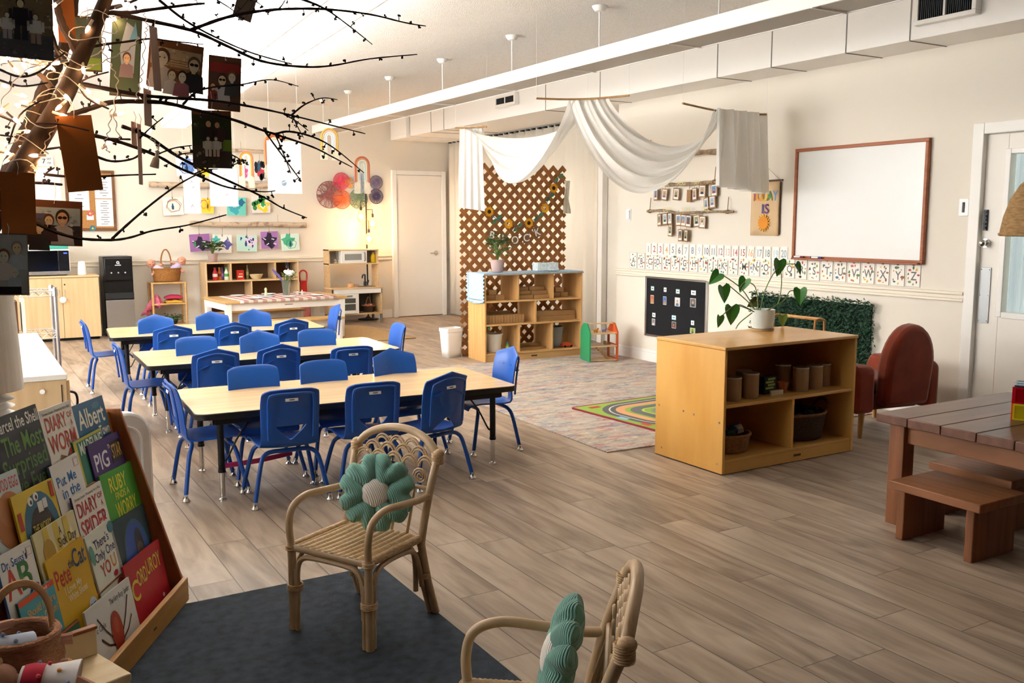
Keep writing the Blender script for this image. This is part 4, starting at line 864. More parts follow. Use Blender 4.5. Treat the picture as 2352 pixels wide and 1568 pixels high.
# birthday branches with photos
BARK = M('grey_bark', '#ab9478', rough=.9, col2='#7d6850', scale=(30, 30, 30), bump=((60, 60, 60), .6, .004))
SHEET = [('upper', [(1493, 356), (1530, 352), (1580, 352), (1640, 349), (1700, 350)], .024, [(1522, 372), (1541, 368), (1556, 376)], ''),
         ('middle', [(1500, 424), (1550, 424), (1600, 422), (1662, 417)], .017, [(1513, 447), (1533, 447), (1560, 446), (1589, 450), (1602, 446), (1620, 439), (1647, 437), (1629, 468), (1643, 464)], 'JUL AUG SEP'),
         ('lower', [(1493, 485), (1530, 483), (1560, 489), (1600, 488), (1640, 486), (1692, 486)], .012, [(1521, 505), (1534, 503), (1545, 502), (1565, 505), (1576, 506), (1588, 508), (1607, 507), (1620, 510), (1546, 529), (1569, 540), (1582, 541)], 'OCT NOV DEC')]
for nm, pts, r_, ph, txt in SHEET:
    q0 = XP(*pts[len(pts)//2], XR-.035); t = thing('birthday_branch', '%s one of three twig branches with hanging photos on the right wall' % nm, 'wall hanging', q0, -PI/2, 'photo branches on the right wall')
    P = [pyz(px, py, t) for px, py in pts]; L3 = spline([(x, 0, z) for x, z in P], 5)
    MB().tube(L3, [r_*(1+.18*math.sin(i*1.7)) for i in range(len(L3))], 9).build('branch', BARK, t)
    for s in (0, -1):
        x, z = P[s]; kx = .04 if s == 0 else -.08
        MB().tube([(x+kx+.012*math.sin(j*1.3), (r_+.004)*math.cos(j*1.1), z+(r_+.004)*math.sin(j*1.1)) for j in range(14)], .005, 5).build('rope_knot', STRING, t)
        MB().tube([(x+kx, 0, z+r_), (x+kx, .01, z+r_+.12)], .004, 5).build('rope', STRING, t)
    if txt:
        m = MB()
        for k, w in enumerate(txt.split()): m.color('#d8cf9a').text(w, P[0][0]+.10+(P[-1][0]-P[0][0]-.2)*(.22+k*.27), P[1][1]+.005, .055, -r_-.006)
        m.build('month_lettering', PRINT, t, flat=True, smooth=False)
    for k, (px, py) in enumerate(ph):
        x, z = pyz(px, py, t); q = Vector(t.location)+Vector((-.004, -x, z)); turned = nm == 'middle' and px == 1589
        lim = {'upper': 900, 'middle': 455, 'lower': 520}[nm]; same = sorted(a_ for a_, b_ in ph if (b_ > lim) == (py > lim)); n_ = same.index(px)
        c_ = thing('photo_card', 'kraft photo card, %s from the left in the %s row under the %s twig branch' % ('first second third fourth fifth sixth seventh eighth ninth'.split()[n_], 'second' if py > lim else 'first', nm), 'photo', q, -PI/2, 'photos on the twig branches', rot=(.0, R.uniform(-.12, .12), -PI/2+R.uniform(-.35, .1)))
        m = MB().color('#9a7650').box(-.043, .043, 0, .005, -.058, .058)
        if not turned: m.color('#ece9e4').rect(-.032, .032, -.046, .048, -.0006); portrait(m, 0, .006, .052, .066, R, -.0009)
        m.build('card', PRINT, c_, flat=True, smooth=False)
        MB().tube([(0, .001, .056), (.004, .004, .075), (0, .006, min(.095, abs(P[1][1]-z)+.0))], .0016, 4).build('twine_loop', STRING, c_)
# artificial hedge panel
t = onwall('hedge_panel', 'dark green artificial hedge panel leaning on the right wall behind the armchair', 'hedge panel', 1876, 735, off=.05)
x0_, z1_ = pyz(1740, 664, t); x1_, z2_ = pyz(2016, 692, t); z0_ = -.40
MB().box(x0_+.03, x1_-.04, .03, .045, z0_+.02, z1_-.05).build('backing', M('hedge_backing', '#16261c', rough=.9), t)
R2 = random.Random(8); m = MB()
for k in range(4200):
    x = R2.uniform(x0_-.01, x1_+.01); z = R2.uniform(z0_, z1_-.015+.02*(x-x0_)/(x1_-x0_)*0); an = R2.uniform(0, 6.28); L = R2.uniform(.02, .034); up = R2.uniform(-.045, .02)
    dx, dz = math.cos(an), math.sin(an); nx, nz = -dz*.006, dx*.006
    m.add([(x, .02, z), (x+dx*L*.5+nx, up*.7, z+dz*L*.5+nz), (x+dx*L, up, z+dz*L), (x+dx*L*.5-nx, up*.7, z+dz*L*.5-nz)], [(0, 1, 2, 3)])
tag(m.build('leaves', M('hedge_leaf', '#19402c', rough=.6, col2='#265338', scale=(20, 20, 20)), t, flat=True, smooth=False), kind='stuff')
# armchair seen from behind
RUST = M('rust_velvet', '#86300f', rough=.9, sheen=.25, col2='#74280c', scale=(8, 8, 8))
t = thing('armchair', 'rust velvet armchair with a rounded back and wooden legs below the hedge panel', 'armchair', (5.33, 3.93, 0), math.radians(-8))
def arch(u, w, h0, h1):                                 # rounded back outline
    pass
out = [(-.145, .20)]+[(.045-.20*math.cos(a_)*1.0, .46+.29*math.sin(a_)) for a_ in [PI*k/16 for k in range(17)]]+[(.235, .20)]
MB().prism(out, -.01, .11, 'y').build('backrest', RUST, t, bev=.035, rot=(.10, 0, 0))
for s in (-1, 1):
    o = [(-.02, .17), (.55, .17), (.57, .40), (.53, .475), (.02, .485), (-.02, .46)]
    MB().prism(o, s*.28-(.105 if s < 0 else .05), s*.28+.055, 'x').build('armrest', RUST, t, bev=.03)
MB().box(-.22, .23, .06, .56, .17, .27).build('seat_base', RUST, t, bev=.02); MB().box(-.215, .225, .09, .575, .272, .37).build('seat_cushion', RUST, t, bev=.035)
LG = wood('oak_leg', '#c99a62', '#b5864f', 2, .5)
for x, y in ((-.30, .03), (.28, .03), (-.30, .50), (.28, .50)): MB().cyl((x, y, 0), (x*.97, y, .172), .014, .022, 14).build('leg', LG, t)
# bamboo rack behind the shelf
BAM = M('bamboo', '#c08a4c', rough=.4, col2='#a8733a', scale=(6, 6, 40))
t = thing('bamboo_rack', 'narrow bamboo rack on castors between the storage shelf and the armchair', 'rack', (4.84, 4.20, 0))
def bam(mb, p0, p1, r):
    p0, p1 = Vector(p0), Vector(p1); n = max(2, int((p1-p0).length/.11)); pts, rr = [], []
    for k in range(n+1):
        for d, f in ((-.006, 1), (0, 1.22), (.006, 1)):
            u = min(1, max(0, k/n+d/(p1-p0).length)); pts.append(p0.lerp(p1, u)); rr.append(r*f)
    return mb.tube(pts, rr, 8)
for y in (0, .36):
    MB_ = MB(); MB_.tube(spline([(-.045, y, .04), (-.045, y, .5), (-.045, y, .74), (-.03, y, .78), (.03, y, .78), (.045, y, .74), (.045, y, .5), (.045, y, .04)], 6), .008, 8).build('end_hoop', BAM, t)
    for s in (-1, 1): MB().lathe([(0, 0), (.016, .002), (.02, .018), (.012, .036), (.006, .042)], 12, (s*.045, y, 0)).build('castor', BLACK, t)
bam(MB(), (0, -.01, .783), (0, .37, .783), .0115).build('handle_bar', BAM, t)
for z in (.12, .30, .48):
    m = MB()
    for s in (-.045, .045): bam(m, (s, -.005, z), (s, .365, z), .008)
    for k in range(5): m.cyl((-.045, .03+k*.075, z), (.045, .03+k*.075, z), .004, n=6)
    m.build('rack_tier', BAM, t)
# ---- plank table, benches, magnetic tile house
PW = M('stained_pine', '#8a5430', rough=.45, col2='#693c1e', scale=(2.2, 26, 26), detail=6, lo=.3, hi=.75); PWY = M('stained_pine_y', '#96603a', rough=.5, col2='#6f4220', scale=(26, 2.2, 8), detail=6, lo=.3, hi=.75); PWZ = M('stained_pine_z', '#8f5832', rough=.5, col2='#683a1c', scale=(26, 26, 2), detail=6, lo=.3, hi=.75)
PWT = M('stained_pine_top', '#765040', rough=.32, col2='#553627', scale=(2.2, 22, 22), detail=6, lo=.28, hi=.75, bump=((3, 40, 40), .25, .003))
t = thing('plank_table', 'low stained pine plank table at the right, with thick post legs', 'table', (3.66, 1.98, 0))
TW, TD, TH = 1.05, .84, .53
for k in range(5): MB().box(0, TW, k*TD/5+.0015, (k+1)*TD/5-.0015, TH-.042, TH).build('plank', PWT, t, bev=.004)
for x0_, x1_, y0_, y1_ in ((.075, .105, .06, TD-.06), (TW-.105, TW-.075, .06, TD-.06)): MB().box(x0_, x1_, y0_, y1_, TH-.135, TH-.043).build('apron', PWY, t, bev=.003)
for y0_ in (.075, TD-.105): MB().box(.105, TW-.105, y0_, y0_+.03, TH-.135, TH-.043).build('apron', PW, t, bev=.003)
for x in (.05, TW-.13):
    for y in (.04, TD-.12): MB().box(x, x+.08, y, y+.08, 0, TH-.043).build('leg', PWZ, t, bev=.004)
def bench(lab, x, y, rz, w, d, h):
    b = thing('plank_bench', lab, 'bench', (x, y, 0), rz, 'stained pine benches')
    MB().box(0, w, 0, d, h-.038, h).build('seat', PWY, b, bev=.004)
    for yy in (.035, d-.073): MB().box(.02, w-.02, yy, yy+.038, 0, h-.039).build('leg', PWZ, b, bev=.004)
bench('small stained pine bench pulled out in front of the plank table', 3.535, 2.20, 0.0, .34, .44, .265)
bench('dark pine bench under the far side of the plank table', 4.02, 2.36, 0.0, .30, .42, .255)
q = ZP(2300, 965, TH); t = thing('magnetic_tile_house', 'little house of translucent coloured magnetic tiles on the plank table', 'toy', (q.x+.05, q.y-.02, TH+.001), math.radians(-62))
TC = {'red': '#b8121c', 'yellow': '#d9c21f', 'purple': '#5a1f7a', 'orange': '#d9531a', 'teal': '#1f6a6f', 'grey': '#4a5560', 'blue': '#1f3fa0'}
def tile(c, x, z, y=0, side=False, tilt=0.0):
    m = M('tile_'+c, TC[c], rough=.12, trans=.55, ior=1.2); s = .074; o = tag(MB().box(.006, s-.006, -.002, .002, .006, s-.006).build('tile_pane', m, t, loc=(x, y, z), rot=(tilt, 0, PI/2 if side else 0)))
    f = MB()
    for a_ in ((0, s, 0, .007), (0, s, s-.007, s), (0, .007, .007, s-.007), (s-.007, s, .007, s-.007)): f.box(a_[0], a_[1], -.0035, .0035, a_[2], a_[3])
    f.build('tile_edge', M('tile_edge_'+c, TC[c], rough=.2, trans=.2), o)
for i, row_ in enumerate((('yellow', 'grey', 'teal'), ('red', 'yellow', 'purple'))):
    for k, c in enumerate(row_): tile(c, k*.0755, .0005+i*.0755)
for i, row_ in enumerate((('orange', 'red'), ('red', 'orange'))):
    for k, c in enumerate(row_): tile(c, -.004, .0005+i*.0755, .004+k*.0755, True); tile(('orange', 'red')[i], .231, .0005+i*.0755, .004+k*.0755, True)
for i in range(2):
    for k, c in enumerate(('blue', 'teal', 'orange')): tile(c, k*.0755, .0005+i*.0755, .157)
for k, c in enumerate(('grey', 'blue', 'purple')):
    for j in range(2): tile(c, k*.0755, .155, .078+.0755*j, tilt=PI/2)
# woven pendant near the door
q = O0+ray(2392, 540)*5.15; WV = M('seagrass_weave', '#a58256', rough=.85, col2='#86663f', scale=(25, 25, 90), bump=((30, 30, 150), .8, .008))
t = thing('woven_pendant', 'dome shaped woven seagrass pendant lamp hanging in front of the glazed door', 'pendant lamp', (q.x, q.y, q.z))
MB().lathe([(.205, 0), (.208, .02), (.195, .10), (.165, .20), (.12, .28), (.06, .335), (.02, .345)], 36).build('lamp_shade', WV, t, solid=.007)
MB().tube([(.207*math.cos(2*PI*k/36), .207*math.sin(2*PI*k/36), .004) for k in range(36)], .010, 8, closed=True).build('rim', WV, t)
MB().cyl((0, 0, .34), (0, 0, ZC-q.z-.001), .004, n=8).build('cord', STRING, t); MB().lathe([(.0, .19), (.03, .20), (.036, .235), (.02, .27), (.018, .345)], 16).build('bulb', M('bulb_off', '#f0eee6', rough=.3), t)
# ---- white voile draped over three sticks
VO = M('white_voile', '#e9e7e1', rough=.9, sheen=.2, alpha=.93, sss=0.0)
m_ = VO.node_tree; N, L = m_.nodes, m_.links; b_ = N['Principled BSDF']
tr_ = N.new('ShaderNodeBsdfTranslucent'); tr_.inputs[0].default_value = (*lin('#f6f4ef'), 1); mx_ = N.new('ShaderNodeMixShader'); mx_.inputs[0].default_value = .25
L.new(b_.outputs[0], mx_.inputs[1]); L.new(tr_.outputs[0], mx_.inputs[2]); L.new(mx_.outputs[0], N['Material Output'].inputs['Surface'])
A0, A1 = ZP(1058, 293, 2.36), ZP(1106, 291, 2.36)                 # left support
B0, B1 = ZP(1306, 229, 2.40), ZP(1396, 224, 2.40)                 # middle stick
C0, C1 = ZP(1640, 251, 2.30), ZP(1756, 263, 2.30)                 # right stick
STK = wood('thin_dowel', '#a8814f', '#8a6638', 0, .7)
def stick(lab, pts, z):
    P = [ZP(px, py, z) for px, py in pts]; c_ = P[len(P)//2]; s_ = thing('hanging_dowel', lab, 'dowel', c_)
    MB().tube(spline([p-c_ for p in P], 4), .008, 8).build('stick', STK, s_)
    for p in (P[0], P[-1]): MB().cyl(p-c_, (p.x-c_.x, p.y-c_.y, (2.63 if p.x > DX-.01 else 2.60 if 4.16 < p.x < 4.46 else ZC)-c_.z), .0012, n=5).build('thread', M('nylon_thread', '#f2f0ec', rough=.5), s_)
stick('thin bowed dowel carrying the middle of the white voile', [(1232, 226), (1300, 228), (1370, 226), (1445, 219)], 2.395)
stick('thin bowed dowel carrying the right end of the white voile', [(1568, 237), (1640, 253), (1700, 261), (1760, 263)], 2.295)
stick('thin dowel carrying the left end of the white voile', [(1046, 294), (1082, 293), (1118, 291)], 2.352)
def swag(p0, p1, q0, q1, s0, s1, nu=40, nv=36, rip=.02, bow=.10, seed=0.0):
    # cloth between edge p0-p1 and edge q0-q1; strand v sags by s0..s1
    def fn(u, v):
        a_ = p0.lerp(p1, v); c_ = q0.lerp(q1, v); q = a_.lerp(c_, u); k = 4*u*(1-u)
        sag = s0+(s1-s0)*v; q.z -= sag*(k**.85 if k > 0 else 0)
        n = (c_-a_).cross(Vector((0, 0, 1))).normalized()
        w = math.sin(v*23+seed+2.2*math.sin(u*3))*.6+math.sin(v*41+u*4+seed)*.4
        q += n*(rip*w*(.5+.5*k)+bow*(v-.5)*k); q.z += .5*rip*w*k
        return tuple(q)
    return fn
t = thing('voile_drape', 'long white voile cloth swagged over three sticks below the ceiling', 'drape', (0, 0, 0))
MB().grid(swag(A0.lerp(A1, .2), A1, B1, B0, .20, .62, rip=.036, seed=1), 44, 40).build('swag', VO, t)
MB().grid(swag(B1, B0, C0.lerp(C1, .35), C0.lerp(C1, .0), .30, .72, rip=.038, seed=2.2), 44, 40).build('swag', VO, t)
def tail(p0, p1, L0, L1, seed, dep=.085):
    d = (p1-p0).normalized(); n = d.cross(Vector((0, 0, 1)))
    def fn(u, v):
        q = p0.lerp(p1, v)+n*(dep*(math.sin(v*26+seed)*.6+math.sin(v*47+seed*2)*.4)*(.35+.65*u)+.02); q.z += .008-(L0+(L1-L0)*v)*u; q += d*(.03*(v-.5)*u)*2
        return tuple(q)
    return fn
MB().grid(tail(C0, C1, .60, .66, .4), 16, 60).build('hanging_end', VO, t)
MB().grid(tail(A0, A1.lerp(A0, -.05), .80, .84, 1.7, .015), 16, 30).build('hanging_end', VO, t)
# ================================================================== back wall: kitchen corner, cabinet, art
def pxz(px, py, Y): return YP(px, py, Y)
# jute rug under the play table
JUTE = M('jute_weave', '#b8976a', rough=1, col2='#9c7c50', scale=(60, 60, 60), bump=((90, 90, 90), .6, .005))
tag(MB().box(-1.3, 1.3, -.85, .85, 0, .012).build('jute_rug', JUTE, loc=(3.42, 11.15, 0), rot=(0, 0, .05), bev=.004), 'tan jute rug under the white legged play table', 'rug')
# tall cupboard with microwave
CY = 12.30
t = thing('storage_cupboard', 'pale maple two door cupboard carrying the microwave against the back wall', 'cupboard', (.22, CY, 0))
W, H, D = 1.21, .785, .53
MB().box(0, W, .03, D-.02, .06, H-.022).build('body', MAPLE, t, bev=.002); MB().box(-.004, W+.004, -.006, D-.02, H-.022, H).build('top_panel', MAPLEX, t, bev=.003)
MB().box(.02, W-.02, .06, D-.03, 0, .06).build('plinth', BLACK, t)
sx = YP(145, 700, CY).x-.22
for i, (a, b, hx_) in enumerate(((.004, sx-.002, sx-.03), (sx+.002, W-.004, sx+.03))):
    d = MB().box(a, b, .004, .028, .035, H-.026).build('door', MAPLE, t, bev=.002)
    MB().tube([(hx_, .004, .52), (hx_, -.025, .53), (hx_, -.025, .61), (hx_, .004, .62)], .0045, 8).build('handle', CHROME, d)
MB().lathe([(0, -.012), (.034, -.008), (.038, .0), (.034, .008), (0, .012)], 20).build('child_lock', PLASTICW, t, loc=(sx, -.03, .50), rot=(PI/2, 0, 0))
MB().cyl((sx+.03, .004, .68), (sx+.03, -.001, .68), .009, n=12).build('key_lock', DARKM, t)
t = thing('microwave_oven', 'white microwave with a black glass door on the maple cupboard', 'microwave', (.50, CY+.05, .786))
MB().box(0, .63, .012, .40, .012, .315).build('case', PLASTICW, t, bev=.006)
d = MB().box(.015, .50, -.006, .012, .055, .30).build('door', M('oven_glass', '#0b0b0e', rough=.08), t, bev=.003); MB().box(0, .63, -.004, .012, .012, .052).build('chin', STEEL, t, bev=.003)
k = MB().box(.503, .618, -.006, .012, .055, .30).build('control_panel', M('oven_panel', '#16161a', rough=.2), t, bev=.002)
MB().box(.56, .60, -.0075, -.006, .262, .275).build('display', M('blue_display', '#2030a0', emit='#3a4cff', es=2.0), k)
for x in (.05, .58):
    for y in (.06, .34): MB().cyl((x, y, 0), (x, y, .013), .012, n=10).build('foot', BLACK, t)
p = YP(131, 573, CY+.2); tag(MB().box(-.12, .12, -.07, .07, 0, .045).build('teal_box', M('teal_card', '#3fa08c', rough=.6), loc=(p.x, CY+.22, 1.103), bev=.003), 'flat teal box lying on top of the microwave', 'box')
p = YP(189, 626, CY+.12); t = thing('diffuser', 'small white tapered diffuser beside the microwave on the cupboard', 'diffuser', (p.x, CY+.12, .786))
MB().lathe([(.052, 0), (.054, .006), (.047, .10), (.040, .155), (.032, .165), (0, .166)], 24).build('body', PLASTICW, t); MB().lathe([(.049, .068), (.0505, .07), (.0485, .074)], 24).build('seam_ring', WHITE, t)
# water dispenser
t = thing('water_dispenser', 'tall black water dispenser with a steel lower door beside the cupboard', 'water dispenser', (1.50, 12.44, 0))
W = .345
MB().box(0, W, .02, .37, .015, 1.0).build('body', M('dispenser_black', '#09090b', rough=.35), t, bev=.008)
MB().box(.01, W-.01, -.02, .02, .70, .985).build('control_head', MATS['dispenser_black'], t, bev=.012); MB().box(.008, W-.002, -.012, .02, .47, .55).build('drip_tray', M('tray_black', '#1d1e21', rough=.5), t, bev=.004)
MB().box(.012, W-.004, -.004, .02, .04, .46).build('lower_door', STEEL, t, bev=.006)
for x in (.09, .17, .25): MB().cyl((x, -.021, .80), (x, -.026, .80), .010, n=12).build('button', M('button_white', '#c8ccd0', rough=.4), t)
m = MB().color('#e8e8ea').ell(.17, .925, .018, .018, -.0206, 16).color('#16161a').ell(.17, .925, .009, .009, -.0209, 12).color('#e8e8ea').poly([(.172, .918), (.196, .900), (.19, .91), (.18, .922)], -.0209).rect(.135, .205, .888, .897, -.0206); m.build('logo', PRINT, t, flat=True)
# wall items at the far left
def flat_thing(nm, lab, cat, x0_, x1_, y0_, y1_, Y, draw, bg='#f4f2ec', grp=None, th=.004, rotz=0.0, tilt=0.0):
    a, b = YP(x0_, y0_, Y), YP(x1_, y1_, Y); w, h = abs(b.x-a.x), abs(b.z-a.z)
    t = thing(nm, lab, cat, ((a.x+b.x)/2, Y, (a.z+b.z)/2), rotz, grp, rot=(0, tilt, rotz)); m = MB().color(bg).box(-w/2, w/2, 0, th, -h/2, h/2); draw(m, w, h); m.build('sheet', PRINT, t, flat=True, smooth=False); return t
def clockd(m, w, h): m.color('#3a4046').text('1:0 7', -w*.12, -h*.05, h*.62, -.001).text('SAT', w*.33, h*.2, h*.24, -.001).text('72F', w*.33, -h*.2, h*.24, -.001)
flat_thing('digital_clock', 'white digital wall clock with grey numerals at the far left', 'clock', 66, 123, 356, 382, YB-.02, clockd, '#e4e6e2', th=.018)
flat_thing('notice_poster', 'plain white poster on the wall left of the cork board', 'poster', 78, 142, 384, 470, YB-.006, lambda m, w, h: m.color('#d8d6cf').rect(-w*.4, w*.4, -h*.02, 0, -.001))
a, b = YP(147, 389, YB-.02), YP(269, 530, YB-.02); w, h = b.x-a.x, a.z-b.z
t = thing('cork_board', 'cork notice board in a wooden frame pinned with white papers', 'notice board', ((a.x+b.x)/2, YB-.02, (a.z+b.z)/2))
MB().box(-w/2+.02, w/2-.02, .002, .014, -h/2+.02, h/2-.02).build('cork', M('cork', '#b8864f', rough=.95, col2='#a07040', scale=(90, 90, 90)), t)
m = MB()
for q in ((-w/2, w/2, h/2-.035, h/2), (-w/2, w/2, -h/2, -h/2+.035), (-w/2, -w/2+.035, -h/2+.035, h/2-.035), (w/2-.035, w/2, -h/2+.035, h/2-.035)): m.box(q[0], q[1], -.008, .018, q[2], q[3])
m.build('frame', wood('board_frame', '#7a5230', '#643f22', 0, .6), t, bev=.003)
for x0_, x1_, z0_, z1_, n in ((.05, .26, .03, .30, 7), (.05, .26, -.32, .02, 11), (-.25, -.02, .14, .22, 0), (-.25, -.02, -.12, .12, 4), (-.06, .02, -.24, -.18, 0)):
    m = MB().color('#f2f1ee').rect(x0_, x1_, z0_, z1_, -.0008); m.color('#77767c')
    for k in range(n): zz = z1_-(k+1)*(z1_-z0_)/(n+1); m.rect((x0_+x1_)/2-(.05 if k % 3 else .02), (x0_+x1_)/2+(.05 if k % 2 else .03), zz-.004, zz+.004, -.0012)
    m.build('paper', PRINT, t, flat=True)
for x, z, c in ((-.02, -.16, '#e06a7a'), (.0, -.345, '#2f7f9a')):
    m = MB().color(c)
    for k in range(6): m.ell(x+.022*math.cos(k*1.047), z+.022*math.sin(k*1.047), .016, .016, -.010, 8)
    m.color('#e8c23c').ell(x, z, .013, .013, -.0105, 10); m.build('paper_flower', PRINT, t, flat=True)
# bamboo stand with doll basket, tulle and plant
BY = 12.50
a = YP(347, 648, BY); b = YP(429, 646, BY); t = thing('bamboo_stand', 'small bamboo stand with two shelves beside the water dispenser', 'stand', (a.x, BY, 0)); w = b.x-a.x
PAL = M('pale_bamboo', '#d9ae72', rough=.45, col2='#c89a5a', scale=(8, 8, 30))
for x in (.015, w-.015):
    for y in (.015, .29): MB().cyl((x, y, 0), (x, y, .655), .014, n=12).build('leg', PAL, t)
for z in (.645, .375, .10):
    m = MB()
    for y in (.015, .29): m.cyl((0, y, z), (w, y, z), .012, n=10)
    for x in (.015, w-.015): m.cyl((x, .015, z), (x, .29, z), .011, n=10)
    m.box(.02, w-.02, .02, .285, z-.006, z+.004).build('shelf', PAL, t)
WICL = wicker('wicker_gold', '#b07a3c', '#8f5c28')
basket('doll_basket', 'golden wicker basket with a tall handle on top of the bamboo stand', (a.x+w/2-.0, BY+.15, .658), .155, .11, .165, WICL, WICL, 'hoop', flare=1.18)
SKN = M('doll_vinyl', '#d99a80', rough=.5)
def doll(lab, x, y, z, tilt, c):
    d = thing('baby_doll', lab, 'doll', (x, y, z), 0, rot=(0, tilt, 0))
    h_ = MB().ball((0, 0, .075), (.052, .055, .056), 18, 12).ball((0, -.054, .068), (.008, .008, .007), 8, 6).ball((-.052, 0, .07), (.008, .012, .016), 8, 6).ball((.052, 0, .07), (.008, .012, .016), 8, 6)
    h_.build('head', SKN, d)
    f = MB().color('#2a1a14').at((0, 0, 0)).ball((-.019, -.050, .082), (.006, .004, .005), 8, 6).ball((.019, -.050, .082), (.006, .004, .005), 8, 6).color('#b0504a').ball((0, -.052, .052), (.012, .004, .004), 8, 6); f.build('face', GLOSS, d)
    MB().color(c).lathe([(.0, -.13), (.055, -.12), (.06, -.06), (.045, .0), (.022, .028), (0, .03)], 18).build('dress', CLOTHC, d)
    for s in (-1, 1): MB().tube(spline([(s*.04, 0, -.01), (s*.085, -.02, -.03), (s*.10, -.05, -.02)], 4), [.018, .018, .017, .016, .016, .015, .014, .013, .013], 8).build('arm', SKN, d)
doll('bald baby doll with eyes closed, lying left in the wicker basket', a.x+.085, BY+.12, .845, -.8, '#d8cfe0')
doll('bald baby doll in lilac, leaning out at the right of the wicker basket', a.x+w-.075, BY+.12, .865, .7, '#c4b8dc')
TUL = M('pink_tulle', '#d9607c', rough=.9, alpha=.75, col2='#e88aa0', scale=(25, 25, 25))
R = random.Random(21); m = MB()
def tu(u, v): r_ = .10+.05*math.sin(v*31)*u+.02*math.sin(v*77); return (a.x+.06+(r_*u)*math.cos(v*6.28)-.05*u*u, BY+.10+.6*r_*u*math.sin(v*6.28)-.03*u, .50-.16*u*u+.02*math.sin(v*40)*u-.10*max(0, -math.cos(v*6.28))*u)
tag(m.grid(tu, 10, 70).build('tulle_skirt', TUL, solid=.002), 'pink tulle skirt spilling off the left of the middle bamboo shelf', 'skirt')
for i, (c, l, z) in enumerate((('#d9b23c', 'folded yellow cloth at the bottom of the pile on the bamboo shelf', .380), ('#b3203a', 'folded crimson cloth in the middle of the pile on the bamboo shelf', .402), ('#c23a5a', 'folded pink and grey cloth on top of the pile on the bamboo shelf', .436))):
    tag(MB().grid(lambda u, v: ((u-.5)*.20, (v-.5)*.18, .028*(1-abs(2*u-1)**4)*(1-abs(2*v-1)**4)+.003*math.sin(u*14+v*9+i)+.001), 12, 12).color('#ffffff').build('folded_cloth', M('cloth_%d' % i, c, rough=.95), loc=(a.x+w*.66, BY+.14, z), solid=.02), l, 'cloth', 'folded cloths on the bamboo stand')
pot_plant('trailing_plant', 'low leafy green plant on the bottom of the bamboo stand', (a.x+w*.60, BY+.13, .105), .07, .06, 34, .05, .028, .15, .05, M('dark_pot', '#3a352f', rough=.7), 17)
# cubby shelf
KY = 12.44
a = YP(471, 601, KY); b = YP(686, 598, KY); t = thing('play_cubby', 'pale maple cubby shelf with dark back panel behind the play table', 'shelf', (a.x, KY, 0)); W = b.x-a.x; H = .90; D = .36; T = .02
for x in (0, W-T): MB().box(x, x+T, 0, D, 0, H).build('side_panel', MAPLE, t, bev=.003)
MB().box(T, W-T, 0, D, H-T, H).build('top_panel', MAPLEX, t, bev=.003); MB().box(T, W-T, D-.012, D, .03, H-T).build('back_panel', M('walnut_back', '#6b4f38', rough=.7), t)
zsh = YP(580, 642, KY).z
for z in (.06, .345, zsh): MB().box(T, W-T, .003, D-.013, z-T, z).build('shelf_board', MAPLEX, t, bev=.002)
for x, z0_, z1_ in ((YP(531, 620, KY).x-a.x, zsh, H-T), (YP(633, 620, KY).x-a.x, zsh, H-T), (YP(579, 670, KY).x-a.x, .345, zsh-T), (W*.33, .06, .325), (W*.66, .06, .325)): MB().box(x-T/2, x+T/2, .004, D-.013, z0_, z1_).build('divider', MAPLE, t, bev=.002)
zz = zsh+.001
for px, c1, c2, c3, l, r_ in ((494, '#c8323a', '#e8d8d0', '#b02a30', 'red toy juice bottle at the left of the top left cubby', .034), (506, '#c8702a', '#8a3a1e', '#d98a3a', 'amber toy sauce bottle second in the top left cubby', .030), (513, '#5a3a6a', '#8a6a9a', '#3a3a4a', 'dark purple toy bottle third in the top left cubby', .026), (520, '#dfe6dc', '#4f9a4a', '#4fae5a', 'clear toy bottle with green cap at the right of the top left cubby', .030)):
    bottle(l, (YP(px, 630, KY+.1).x, KY+.10+(.05 if px in (506, 513) else 0), zz), r_, .165, c1, c2, c3, 'toy bottles in the cubby')
c = YP(551, 630, KY+.1); o = tag(MB().color('#c8281e').box(-.048, .048, -.025, .025, 0, .125).color('#e8d8a8').rect(-.03, .03, .03, .05, -.0256).rect(-.02, .03, .07, .08, -.0256).build('cereal_box', PRINT, loc=(c.x, KY+.1, zz)), 'small red toy food box in the top middle cubby', 'box')
c = YP(570, 630, KY+.1); bottle('slim green toy bottle right of the red box', (c.x, KY+.14, zz), .018, .19, '#7a7f4a', '#a8a06a', '#8a7a4a')
c = YP(589, 635, KY+.08); tag(MB().lathe([(.045, 0), (.075, .03), (.088, .065), (.082, .065), (.07, .032), (.04, .008), (0, .008)], 24).build('wooden_bowl', M('pale_bowl', '#e2c79a', rough=.5), loc=(c.x, KY+.09, zz)), 'pale wooden bowl in the top middle cubby', 'bowl')
c = YP(662, 632, KY+.08); o = thing('toy_iron', 'wooden toy iron standing in the top right cubby', 'toy iron', (c.x, KY+.08, zz))
MB().prism([(-.05, 0), (.05, 0), (.045, .05), (0, .145), (-.045, .05)], -.018, .0, 'y').build('sole', M('toy_pink', '#e6d2cc', rough=.5), o, bev=.004); MB().prism([(-.026, .02), (.026, .02), (0, .095)], -.03, -.018, 'y').build('handle', MATS['toy_red'], o, bev=.004)
c = YP(655, 637, KY+.05); tag(MB().box(-.12, .12, -.012, .012, 0, .008).box(-.12, -.11, -.012, .012, .008, .025).box(.11, .12, -.012, .012, .008, .025).build('toy_ironing_board', MAPLEX, loc=(c.x, KY+.035, zz)), 'little wooden toy board in front of the toy iron', 'toy')
pot_plant('potted_herb', 'bright green leafy plant in a mauve pot on the cubby shelf', (YP(489, 590, KY+.12).x, KY+.13, H+.001), .066, .11, 34, .07, .05, .11, .17, POTM, 9)
